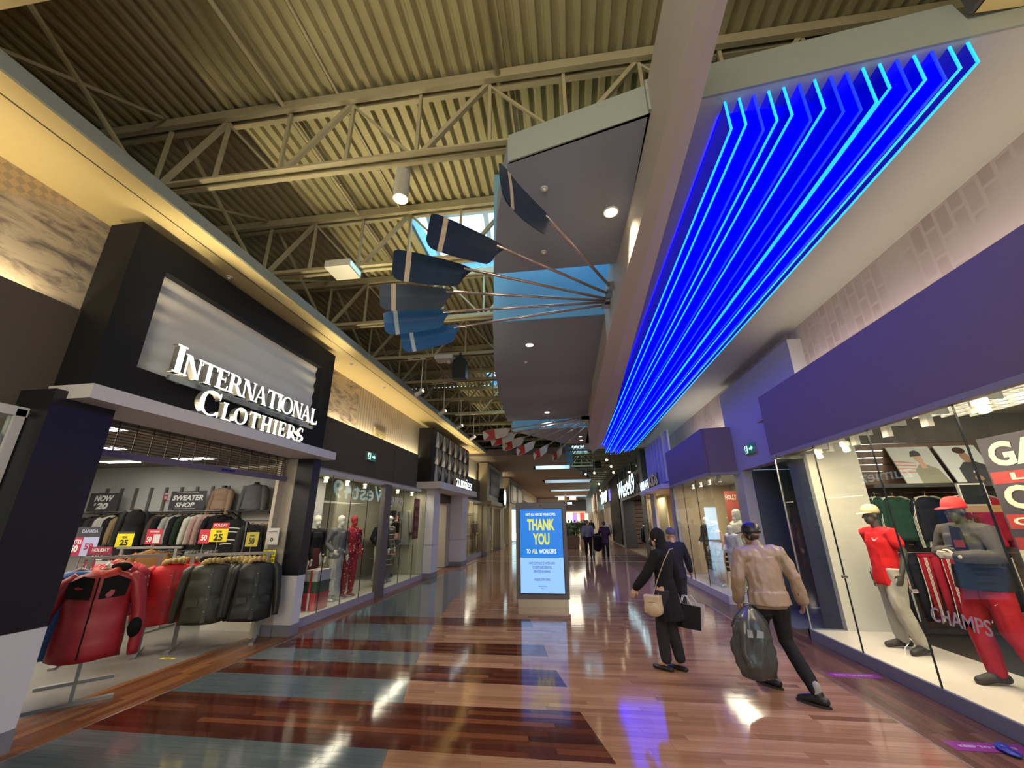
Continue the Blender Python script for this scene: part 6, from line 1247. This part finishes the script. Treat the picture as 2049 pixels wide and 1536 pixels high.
# ------------------------------------------------------------------ planter, floor stickers, far end
pt = thing('planter', 'dark planter box with bushy green plant just behind the kiosk', 'planter', (-.05, 28.5, 0)); MB().box(-.5, .5, -.9, .9, 0, .75).build('box', TIMB, pt, world=False, bevel=.02); MB().box(-.45, .45, -.85, .85, .7, .76).build('soil', mat('soil', (.03, .02, .015), .9), pt, world=False)
lf = MB(); R = random.Random(3)
for i in range(420):
    a = R.uniform(0, 2 * PI); r = R.uniform(.05, .55); z = .8 + R.uniform(0, .85) * (1 - r * .6); p = Vector((r * math.cos(a), r * 1.5 * math.sin(a), z)); d = Vector((math.cos(a) * .8, math.sin(a) * .8, R.uniform(-.3, .7))).normalized(); s = d.cross(Vector((0, 0, 1))).normalized() * .035; L = R.uniform(.16, .3)
    lf.add([p, p + d * L * .5 + s, p + d * L - Vector((0, 0, .05)), p + d * L * .5 - s], [(0, 1, 2, 3)])
stuff(lf.build('foliage', mat('green_leaf', (.03, .14, .02), .45, var=.4, scale=6), pt, world=False)); stm = MB()
for i in range(7): a = i * .9; stm.bar((.1 * math.cos(a), .2 * math.sin(a), .74), (.35 * math.cos(a), .55 * math.sin(a), 1.25), .02)
stm.build('stems', mat('stem_green', (.08, .10, .03), .7), pt, world=False)
MAG = mat('magenta_film', (.22, .03, .22), .35); LIL = mat('lilac_ink', (.62, .40, .75), .4)
for i, (x, y, l) in enumerate(((3.10, 5.9, 'purple floor sticker beside the walking man'), (3.12, 4.35, 'purple floor sticker near the bottom right corner'))):
    t = thing('floor_sticker', l, 'sticker', (x, y, .0006)); MB().box(-.27, .27, -.075, .075, 0, .0015).build('film', MAG, t, world=False); txt('lettering', 'KEEP TO RIGHT', (-.2, -.02, .002), (1, 0, 0), (0, 1, 0), .4, .035, .0005, LIL, t, .03, world=False)
t = thing('blue_wrapper', 'crumpled blue plastic wrapper on the floor at lower right', 'wrapper', (3.2, 4.28, .0)); put('film', blob([('e', (0, 0, .016), (.05, .10, .014)), ('e', (.02, .06, .02), (.04, .05, .016))], .008, 3, .006, 40, 1), mat('blue_film', (.01, .03, .30), .3), t)
t = thing('floor_sticker', 'small yellow sticker on the shop floor near the parka rack', 'sticker', (-5.42, 5.6, .0006)); MB().box(-.1, .1, -.03, .03, 0, .0015).build('film', YELB, t, world=False); MB().box(-.05, .05, -.01, .01, .0015, .002).build('print', INKK, t, world=False)
fe = thing('far_storefront', 'dark signboard and bright shopfront closing the far end of the concourse', 'storefront', (1, 62, 0)); MB().box(-.6, 2.3, 61.8, 62.2, 3.0, 4.5).build('signboard', mat('espresso_board', (.035, .02, .015), .5), fe); txt('letters', 'CAFE', (-.4, 61.78, 3.9), (1, 0, 0), (0, 0, 1), .7, .3, .03, emit('lit_white_letter_soft', (1, .95, .86), 3.0), fe, .03)
MB().box(-4.7, 3.4, 62.2, 62.4, 0, 4.8).build('wall', CREAMW, fe)
for i, (x, w, z0, z1, c, s) in enumerate(((-.6, .9, 1.2, 2.7, (1, .85, .6), 2.2), (.35, .5, 1.0, 2.6, (.35, .2, 1), 1.6), (.95, .35, 1.6, 2.6, (1, .8, .5), 2.5), (1.4, .5, 1.9, 2.7, (1, .06, .05), 1.3), (2.0, .5, 1.1, 2.6, (1, .8, .55), 1.5), (-2.2, 1.2, 1.0, 2.7, (1, .85, .6), 1.6), (-.5, 2.6, 2.75, 2.85, (1, .5, .35), 2))):
    MB().box(x, x + w, 62.1, 62.2, z0, z1).build('lit_panel', emit('far_panel_%d' % i, c, s), fe)
t = thing('lantern', 'pair of amber lit hanging signs above the kiosk top', 'lantern', (-.9, 48, 4.0))
for dx in (0, 1.3): MB().box(-1.3 + dx, -.6 + dx, 47.9, 48.1, 3.9, 4.25).build('lit_box', emit('amber_box', (1, .72, .35), 2.2), t)
MB().box(-.55, -.35, 47.9, 48.1, 3.6, ZR - .002).build('post', TIMB, t); MB().box(-1.4, .9, 47.88, 48.12, 3.82, 3.9).build('bar', TIMB, t)
for i, (x, y, z) in enumerate(((2.2, 22.5, 4.9), (2.6, 24.2, 4.75), (1.7, 26, 4.6), (2.9, 27.5, 4.6), (2.2, 31, 4.2), (2.5, 34, 4.0), (1.3, 30, 4.9), (2.9, 38, 4.0), (1.2, 20.4, 5.0))):
    y = min(TY, key=lambda q: abs(q - y))
    t = thing('hanging_spotlight', '%s white spotlight hanging under the far right trusses' % ORD[i], 'spotlight', (x, y, z), 'spotlights far right'); MB().cyl((0, 0, .05), (0, 0, 5.42 - z), .012, 6).build('rod', WM, t, world=False); MB().tube([(.05, .1, .03), (-.06, -.12, -.05)], [.06, .08], 12).build('head', WM, t, world=False); MB().tube([(-.061, -.122, -.051), (-.064, -.127, -.053)], [.065, .065], 12).build('lens', emit('lamp_glow', (1, .82, .5), 14), t, world=False)
t = thing('ceiling_speaker', 'black loudspeaker hanging far off at right under the trusses', 'speaker', (1.9, 27.5, 4.9)); MB().box(-.25, .25, -.15, .15, 0, .45).build('cabinet', BLACK, t, world=False, bevel=.03); MB().bar((0, 0, .45), (0, 0, .6), .04).build('bracket', BLACK, t, world=False)
# ------------------------------------------------------------------ clothing shop on the left: far side wall
SLOT = mat('slotted_steel', (.17, .165, .16), .5, .3)
for i in range(10):
    t = thing('wall_standard', 'grey slotted upright on the pale shop wall, %s from the left' % ORD[i], 'upright', (-11.45 + .42 * i, 8.98, 0), 'slotted uprights on the shop wall'); MB().box(-.03, .03, -.02, .02, 0, 2.55).build('channel', SLOT, t, world=False)
for z, l, x1 in ((1.97, 'upper', -7.85), (1.16, 'lower', -7.6)):
    t = thing('garment_rail', '%s dark rail along the pale shop wall' % l, 'rail', (-9.6, 8.75, z)); MB().box(-11.8, x1, 8.7, 8.73, z - .04, z - .01).build('bar', SLOT, t)
    if l == 'upper': MB().box(-11.8, x1, 8.62, 8.96, z, z + .015).build('ledge', mat('glass_ledge', (.3, .3, .29), .2), t)
    for i in range(9): MB().box(-11.4 + .42 * i - .01, -11.4 + .42 * i + .01, 8.7, 8.96, z - .03, z).build('bracket', SLOT, t)
CG = {'white': (.60, .58, .50), 'black': (.015, .015, .017), 'tan': (.30, .21, .11), 'camel': (.33, .24, .13), 'pale grey': (.38, .37, .34), 'mauve brown': (.085, .055, .052), 'dark green': (.02, .035, .022), 'dusty pink': (.46, .30, .26), 'olive': (.055, .055, .03), 'heather grey': (.30, .30, .29), 'charcoal': (.04, .04, .045), 'rust': (.26, .12, .04)}
row = [(-11.2, 'black'), (-11.0, 'charcoal'), (-10.75, 'white'), (-10.5, 'black'), (-10.3, 'tan'), (-10.18, 'camel'), (-10.06, 'tan'), (-9.92, 'pale grey'), (-9.5, 'mauve brown'), (-9.36, 'mauve brown'), (-9.2, 'black'), (-8.98, 'pale grey'), (-8.8, 'black'), (-8.6, 'dark green'), (-8.4, 'white'), (-8.22, 'dusty pink'), (-8.08, 'dusty pink'), (-7.92, 'black')]
for i, (x, c) in enumerate(row):
    jacket(cloth('cloth_' + c.replace(' ', '_'), CG[c]), (x, 8.70, 1.955), 1.25 - .3 * (i % 3) if c not in ('pale grey', 'dusty pink') else .6, w=.46, h=.62, sl=.52, hood=None, label='%s jumper on the upper shop rail, number %s from its left end' % (c, (ORD + ['seventeenth', 'eighteenth'])[i]), group='jumpers on the upper shop rail', seed=i, name='jumper', cat='jumper')
row = [(-10.2, 'rust'), (-9.95, 'black'), (-9.75, 'charcoal'), (-9.6, 'black'), (-9.25, 'pale grey'), (-9.0, 'olive'), (-8.87, 'olive'), (-8.74, 'olive'), (-8.4, 'heather grey'), (-8.2, 'charcoal'), (-7.95, 'heather grey'), (-7.75, 'black')]
for i, (x, c) in enumerate(row):
    jacket(cloth('cloth_' + c.replace(' ', '_'), CG[c]), (x, 8.70, 1.14), 1.1 - .25 * (i % 3) if c != 'pale grey' else .55, w=.5, h=.78, sl=.62, hood=cloth('cloth_' + c.replace(' ', '_'), CG[c]) if c in ('pale grey', 'heather grey') else None, label='%s hooded jacket on the lower shop rail, %s from its left end' % (c, ORD[i]), group='jackets on the lower shop rail', seed=i + 30, name='hooded_jacket')
# long puffer hanging forward, torso displays
jacket(cloth('black_quilt', (.022, .022, .022), rough=.5), (-9.55, 8.2, 2.08), 1.2, w=.42, h=1.0, sl=.8, label='long black quilted coat jutting out from the upper shop rail', seed=77, name='quilted_coat', cat='coat')
def torso_form(x, y, z, c, label, rz=0, w=.44, h=.58, name='torso_form', tall=0):
    t = jacket(c, (x, y, z), rz, w=w, h=h, d=.24, sl=.5, label=label, cat='mannequin', name=name, hang=False, seed=int(abs(x * 10))); MB().tube([(0, 0, -.02), (0, 0, -.1)], [.05, .06], 12).build('neck', BLACK, t, world=False)
    MB().cyl((0, 0, -h - .1 - tall), (0, 0, -h), .015, 8).build('stand', BLACK, t, world=False); return t
torso_form(-8.02, 8.78, 2.56, cloth('tan_wool', (.33, .22, .15)), 'tan sweater on a torso form beside the SWEATER SHOP sign', h=.5)
torso_form(-7.15, 8.72, 2.62, cloth('steel_grey_wool', (.14, .14, .145)), 'grey sweater on a torso form at the right end of shop wall', h=.56, w=.5)
t = thing('wall_shelf', 'black shelf under the grey torso form at the right end', 'shelf', (-7.2, 8.8, 1.97)); MB().box(-7.7, -6.6, 8.6, 8.98, 1.95, 1.975).build('board', BLACK, t)
for x in (-7.6, -6.7): MB().bar((x, 8.97, 1.8), (x, 8.65, 1.95), .02).build('bracket', BLACK, t)
sj = torso_form(-7.3, 8.5, 1.86, cloth('black_knit', (.015, .015, .016)), 'black sweater with white stripes on a stand at the right end', h=.72, w=.52, tall=.9)
for k, z in enumerate((-.26, -.34, -.5, -.58)):
    w = .52; MB().tube([(w / 2 * .98 * math.copysign(abs(math.cos(a)) ** .75, math.cos(a)), .135 * math.sin(a), z + .01 * math.sin(3 * a)) for a in [2 * PI * q / 24 for q in range(25)]], .012, 5).build('white_stripe', WST, sj, world=False)
MB().cyl((0, 0, -1.87), (0, 0, -1.84), .16, 16).build('base', BLACK, sj, world=False)
# signs in the shop
board('shop_sign', 'charcoal NOW $20 sign standing on the upper shop rail', 'sign', (-11.4, 8.6, 1.99), .82, .42, CHAR, [('NOW', .15, .23, .52, .14, INKW, .04, .2), ('20', .24, .05, .33, .15, INKW, .05, .2), ('$', .17, .13, .06, .07, INKW, .03, .2)])
board('shop_sign', 'charcoal SWEATER SHOP sign standing on the upper shop rail', 'sign', (-9.2, 8.6, 1.99), .92, .43, CHAR, [('SWEATER', .06, .22, .8, .12, INKW, .04, .2), ('SHOP', .17, .07, .5, .11, INKW, .04, .2), (None, .14, .035, .56, .01, INKW), (None, .14, .385, .56, .01, INKW)])
PINKC = mat('raspberry_card', (.36, .03, .08), .5); LILC = mat('lilac_card', (.42, .42, .62), .5); WHC = mat('white_card', (.60, .58, .56), .5)
board('price_sign', 'tall CANADA price sign with 59 beside the black pier', 'sign', (-8.85, 6.6, 1.18), .56, .48, CHAR, [('CANADA', .16, .38, .34, .06, LILC, .02), (None, 0, 0, .24, .31, PINKC), (None, .24, 0, .32, .31, LILC), ('EXTRA', .02, .2, .2, .07, INKW, .02), ('50', .03, .06, .15, .12, INKW, .04), ('59', .30, .1, .18, .11, PINKC, .03)], post=1.18)
board('price_sign', 'small SALE price sign with 15 above the chrome rack', 'sign', (-7.3, 5.7, .98), .42, .4, PINKC, [('HOLIDAY', .08, .33, .3, .05, INKW, .02), (None, 0, .2, .42, .09, CHAR), ('SALE', .1, .21, .2, .07, INKW, .03), (None, .2, 0, .22, .2, WHC), ('15', .25, .05, .12, .1, PINKC, .03), ('50', .04, .05, .12, .1, INKW, .03)], post=.98)
board('price_sign', 'yellow 25 card in front of the tan jumpers', 'sign', (-8.42, 7.0, 1.3), .36, .24, YELB, [('NOW', .13, .15, .1, .045, INKK, .01), ('25', .1, .03, .17, .1, INKK, .03), (None, 0, .235, .36, .035, CHAR)], post=1.3)
board('price_sign', 'red and white 50 card before the mauve jumpers', 'sign', (-7.8, 7.0, 1.35), .32, .26, REDB, [('50', .03, .04, .1, .09, INKW, .03), (None, .16, .02, .14, .15, WHC), ('WOMEN', .06, .2, .2, .035, INKW, .01)], post=1.35)
board('price_sign', 'little red and white card on a slotted upright', 'sign', (-9.76, 8.952, 2.24), .2, .17, WHC, [(None, 0, 0, .1, .14, REDB), ('50', .015, .03, .07, .07, INKW, .02)])
board('price_sign', 'yellow 25 card on a post over the parka rack', 'sign', (-5.84, 6.3, 1.42), .32, .2, YELB, [('NOW', .11, .135, .1, .04, INKK, .01), ('25', .08, .02, .16, .1, INKK, .03), (None, .02, .2, .3, .09, REDB), ('HOLIDAY', .05, .235, .24, .04, INKW, .02)], post=.2)
board('price_sign', 'mustard 50 card before the striped sweater', 'sign', (-5.30, 6.45, 1.34), .22, .22, mat('mustard_card', (.50, .44, .06), .5), [('NOW', .07, .15, .08, .03, INKK, .01), ('50', .06, .04, .1, .09, INKK, .02)], post=.14)
board('price_sign', 'red 50 card against the pink jumpers', 'sign', (-6.7, 7.0, 1.36), .22, .24, REDB, [('50', .05, .05, .12, .1, INKW, .03)], post=1.36)
board('notice', 'white notice sheet hanging on the stone jamb at right', 'notice', (-5.04, 6.58, 1.36), .22, .26, WHC, [(None, .03, .2, .16, .008, CHAR), (None, .03, .18, .16, .008, CHAR), ('o', .08, .05, .05, .06, INKK, .03)])
yc = board('card_grid', 'grid of six yellow cards under the white notice', 'sign', (-5.05, 6.57, 1.06), .24, .23, CHAR, [(None, .008 + .078 * i, .01 + .112 * k, .07, .1, YELB) for i in range(3) for k in range(2)])
for i in range(3):
    for k in range(2): txt('lettering', '12', (-5.05 + .018 + .078 * i, 6.567, 1.06 + .04 + .112 * k), (1, 0, 0), (0, 0, 1), .05, .035, .001, INKK, yc, .02)
# racks near the entrance
def rack(label, x, y, h, L, rz):
    t = thing('garment_rack', label, 'rack', (x, y, 0), None, rz); G = mat('satin_rack_steel', (.26, .25, .235), .45, .2)
    MB().box(-L / 2, L / 2, -.02, .02, h, h + .04).build('bar', G, t, world=False)
    for s in (-1, 1): MB().box(s * L * .42 - .025, s * L * .42 + .025, -.015, .015, .03, h).build('post', G, t, world=False); MB().box(s * L * .42 - .03, s * L * .42 + .03, -.32, .32, 0, .03).build('foot', G, t, world=False)
    return t
rack('steel rack carrying parkas at the right of the entrance', -5.35, 6.28, 1.22, 1.2, .55)
PARK = mat('olive_nylon', (.040, .038, .022), .42, var=.15, scale=8); REDN = mat('scarlet_nylon', (.62, .015, .018), .45, var=.08); DKN = mat('black_green_nylon', (.016, .017, .015), .5); FUR = mat('golden_fur', (.46, .33, .12), .9, var=.4, scale=60, bump=.6)
for i, (x, y, c, n, rz, w) in enumerate(((-5.91, 5.85, REDN, 'scarlet parka with golden fur hood, front left of the parka rack', .75, .52), (-6.03, 6.2, REDN, 'scarlet parka behind the front red one', .7, .5), (-5.35, 5.95, PARK, 'olive parka with fur hood, front middle of the parka rack', .72, .56), (-5.28, 6.15, PARK, 'olive parka behind the front middle one', .85, .52), (-5.19, 6.25, PARK, 'olive parka with sleeve toward the corridor', 1.1, .5), (-5.08, 6.3, PARK, 'olive parka in the middle right of the rack', 1.0, .5), (-4.94, 6.25, DKN, 'dark green parka second from right on the rack', .9, .5), (-4.8, 6.2, DKN, 'dark parka with fur hood at the right end of the rack', .7, .52))):
    jacket(c, (x, y, 1.22), rz, w=w, h=.80, d=.24, sl=.66, hood=FUR, label=n, group='parkas on the rack', trim={'placket': c}, seed=i + 50, name='parka')
rack('steel rack under the red and black jackets at the left', -5.33, 4.43, 1.24, .95, 2.45)
RB = mat('crimson_nylon', (.30, .012, .022), .5, var=.1); BK = mat('black_nylon', (.010, .010, .010), .9, spec=.1); BLN = mat('blue_nylon', (.02, .10, .34), .5); ORG = mat('orange_red_lining', (.62, .06, .02), .6)
fj = jacket(RB, (-4.84, 4.02, 1.32), .62, w=.54, spread=1.5, h=.80, d=.26, sl=.70, label='crimson jacket with black shoulder yoke hanging nearest the camera', trim={'yoke': BK, 'sleeve': RB}, seed=91, name='yoke_jacket')
MB().tube([(-.09, .02, -.07), (-.06, -.06, -.10), (0, -.085, -.12), (.06, -.06, -.10), (.09, .02, -.07)], .035, 8).build('lining', ORG, fj, smooth=True, world=False); MB().ball((.1, .05, -.05), .075, 12, 8, (1.2, .8, .6)).build('hood', BK, fj, smooth=True, world=False)
for s in (-1, 1): MB().ball((s * .36, -.07, -.62), .058, 12, 8, (1, 1, 1.6)).build('elbow_patch', BK, fj, smooth=True, world=False)
jacket(BLN, (-5.24, 4.08, 1.30), .8, w=.56, h=.8, d=.2, sl=.6, label='blue jacket just behind the crimson one', seed=92, trim={'yoke': BK}, name='yoke_jacket'); jacket(RB, (-5.5, 4.28, 1.28), .9, w=.56, h=.8, d=.2, sl=.6, label='second crimson jacket at the back of the near rack', seed=93, trim={'yoke': BK}, name='yoke_jacket')
def floral():
    m = mat('red_floral_cloth', (.34, .012, .025), .8, var=.1); nt, b = nodes(m); tc = nt.nodes.new('ShaderNodeTexCoord'); vo = nt.nodes.new('ShaderNodeTexVoronoi'); vo.inputs['Scale'].default_value = 17; nt.links.new(tc.outputs['Object'], vo.inputs['Vector'])
    r = nt.nodes.new('ShaderNodeValToRGB'); r.color_ramp.elements[0].position = .22; r.color_ramp.elements[0].color = (.62, .55, .52, 1); r.color_ramp.elements[1].position = .26; r.color_ramp.elements[1].color = (.34, .012, .025, 1); nt.links.new(vo.outputs[0], r.inputs[0]); nt.links.new(r.outputs[0], b.inputs['Base Color']); return m
FLO = floral(); rack('chrome waterfall rack with red floral shirts', -6.35, 5.5, 1.24, .9, .7)
for i, (x, y) in enumerate(((-6.62, 5.62), (-6.42, 5.5), (-6.22, 5.36), (-6.02, 5.22))): jacket(FLO, (x, y, 1.26), 1.0 - .12 * i, w=.42, h=.62, d=.16, sl=.34, label='red floral shirt, %s from left on the waterfall rack' % ORD[i], group='red floral shirts', seed=i + 70, name='floral_shirt', cat='shirt')
jacket(cloth('cloth_rust', CG['rust']), (-7.5, 6.9, 1.32), .7, label='rust brown jacket behind the floral shirts', seed=81, h=.8); jacket(cloth('cloth_white', CG['white']), (-7.95, 6.7, 1.15), .8, label='white top with pink trim under the CANADA sign', seed=82, h=.5, name='jumper', cat='jumper')
rack('low steel rack with a rust jacket in mid shop', -7.55, 6.9, 1.28, 1.2, .1); 
# ------------------------------------------------------------------ mannequins in the left windows
SEQ = mat('silver_sequins', (.55, .53, .46), .22, .85, var=.6, scale=70, bump=.8); GRYC = cloth('grey_tailoring', (.17, .17, .175)); BUR = cloth('burgundy_skirt', (.10, .02, .025))
def dressed(x, y, rz, label, skin, top, low, long_skirt=False, coat=.0, sc=1.0, capm=None, seed=0, z=.13):
    j = pose(el=(-.25, -.05, 1.13), er=(.26, -.08, 1.15), wl=(-.24, .05, .9), wr=(.2, .08, 1.0), kl=(-.09, .03, .5), al=(-.09, .0, .09)); t = figure('dressed_mannequin', label, 'mannequin', (x, y, z), rz, j, sc, skin, .012, face=False)
    P = torso(j, .025, .95, low=coat or None)
    for s in 'lr': P += arm(j, s, .02, .95)
    put('top', blob(P, .012, 5, .007, 11, seed), top, t)
    if long_skirt: P = [('t', [j['pel'] + Vector((0, 0, .12)), j['pel'] - Vector((0, 0, .1)), Vector((0, 0, .45)), Vector((0, 0, .12))], [.135, .165, .15, .19], .8, (0, 1, 0))]
    else:
        P = [('t', [j['pel'] + Vector((0, 0, .05)), j['pel'] - Vector((0, 0, .06))], [.17, .17], .72, (0, 1, 0))]
        for s in 'lr': P += leg(j, s, .02, .97)
    put('skirt' if long_skirt else 'trousers', blob(P, .012, 5, .006, 10, seed + 2), low, t)
    if capm: put('beanie', blob([('e', j['hed'] + Vector((0, -.01, .06)), (.09, .1, .08))], .012, 3), capm, t)
    return t
dressed(-5.2, 7.75, math.radians(-110), 'mannequin in black jacket and tan trousers at the near end of the first window', WHM, cloth('black_tailoring', (.015, .015, .017)), cloth('tan_trousers', (.28, .2, .12)), seed=1, coat=.1)
dressed(-5.35, 8.45, math.radians(-115), 'mannequin in black open jacket and burgundy skirt in the first window', WHM, cloth('black_tailoring', (.015, .015, .017)), BUR, True, seed=2)
dressed(-5.1, 8.95, math.radians(-105), 'white mannequin in grey blazer and silver sequin skirt', WHM, GRYC, SEQ, True, seed=3, coat=.12)
dressed(-5.05, 9.45, math.radians(-112), 'mannequin in a red floral jumpsuit at the far end of the first window', mat('red_floral_skin', (.34, .02, .03), .7), FLO, FLO, seed=4)
dressed(-5.1, 11.1, math.radians(-110), 'mannequin in black jacket and lilac skirt at the near end of the second window', WHM, cloth('black_tailoring', (.015, .015, .017)), cloth('lilac_skirt', (.4, .3, .42)), True, seed=5)
PUF = mat('grey_puffer', (.10, .095, .085), .4, var=.2); pm = dressed(-5.2, 11.75, math.radians(-105), 'mannequin in ribbed puffer jacket and white hood in the second window', WHM, PUF, PUF, True, seed=6, capm=WHM)
for i in range(8): MB().tube([(.165 * math.cos(a) * (1 + .03 * i), .13 * math.sin(a) * (1 + .04 * i), 1.36 - .13 * i) for a in [2 * PI * q / 18 for q in range(19)]], .012, 5).build('quilt_seam', mat('tan_piping', (.42, .32, .2), .5), pm, world=False)
dressed(-5.5, 12.6, math.radians(-90), 'headless torso mannequin in silver sequin dress in the second window', mat('dark_bust', (.03, .03, .03), .4), SEQ, mat('smoke_cloth', (.1, .1, .095), .6), True, seed=7)
for i in range(3):
    t = thing('display_shelf', '%s glass shelf with shoes and bags in the second window' % ORD[i], 'shelf', (-5.6, 12.6, .7 + .5 * i)); MB().box(-.2, .2, -.6, .6, -.015, 0).build('board', mat('glass_ledge', (.3, .3, .29), .2), t, world=False); MB().box(-.02, .02, -.55, -.52, -.55 if i else -.57, -.015).box(-.02, .02, .52, .55, -.55 if i else -.57, -.015).build('support', BLACK, t, world=False)
    for k in range(3):
        b = thing('handbag' if (i + k) % 2 else 'ankle_boot', '%s item on the %s glass shelf of the second window' % (ORD[k], ORD[i]), 'bag' if (i + k) % 2 else 'shoe', (-5.5, 12.2 + k * .38, .7 + .5 * i)); c = cloth('goods_%d' % k, ((.45, .38, .3), (.03, .03, .03), (.5, .25, .2))[k])
        if (i + k) % 2: MB().box(-.06, .06, -.11, .11, 0, .16).build('body', c, b, world=False, bevel=.025); MB().tube([(0, -.07, .15), (0, 0, .25), (0, .07, .15)], .007, 6).build('handle', c, b, world=False)
        else: put('upper', blob([('t', [(0, .07, .035), (.0, -.07, .03)], [.035, .03]), ('t', [(0, .06, .04), (0, .07, .16)], [.035, .036])], .01, 3), c, b)
for i, (y, c, z) in enumerate(((8.0, REDB, .13), (8.2, mat('green_box', (.03, .07, .05), .5), .43), (8.35, WHC, .63))):
    t = thing('gift_box', ('red', 'dark green', 'white and red')[i] + ' gift box stacked low in the first window', 'box', (-4.98, 8.15, z), 'gift boxes in the first window'); h = .3 if i == 0 else .2; MB().box(-.13, .13, -.22, .22, 0, h - .05).build('box', c, t, world=False); MB().box(-.14, .14, -.23, .23, h - .05, h - .002).build('lid', c, t, world=False); MB().box(-.02, .02, -.232, .232, 0, h).build('ribbon', REDB if i else WHC, t, world=False)

# dark rail of tops at the back of the first window
t = thing('garment_rail', 'dark rail of bright and dark tops at the back of the first window', 'rail', (-6.0, 8.3, 1.75)); MB().cyl((-6.0, 7.2, 1.75), (-6.0, 9.0, 1.75), .014, 8).cyl((-6.0, 7.25, .13), (-6.0, 7.25, 1.75), .014, 8).cyl((-6.0, 8.95, .13), (-6.0, 8.95, 1.75), .014, 8).build('bar', SLOT, t)
for i, (c, n) in enumerate((((.02, .02, .022), 'black'), ((.10, .09, .07), 'brown'), ((.12, .42, .05), 'lime green'), ((.55, .42, .05), 'yellow'), ((.05, .05, .055), 'charcoal'), ((.3, .29, .27), 'grey'))):
    jacket(cloth('back_rail_%d' % i, c), (-6.0, 7.45 + .27 * i, 1.75), 1.2, w=.42, h=.58, sl=.4, label='%s jersey hanging on the rail in the first window' % n, group='tops on the first window rail', seed=i + 120, name='jersey', cat='jersey')
for i in range(2):
    t = thing('hanging_coat', '%s coat on the end wall of the second window' % ('grey', 'black')[i], 'coat', (-5.4 - .4 * i, 13.3, 2.1)); put('cloth', blob([('t', [(0, 0, -.05), (0, 0, -.5), (0, 0, -1.1)], [.2, .22, .26], .3, (0, 1, 0)), ('t', [(-.2, 0, -.1), (-.28, -.02, -.7)], [.07, .06]), ('t', [(.2, 0, -.1), (.28, -.02, -.7)], [.07, .06])], .014, 4, .01, 9, i), cloth('window_coat_%d' % i, ((.2, .2, .19), (.02, .02, .02))[i]), t); MB().tube([(0, .02, -.06), (0, .02, .02), (0, .08, .02)], .006, 6).build('hook', CHROME, t, world=False)
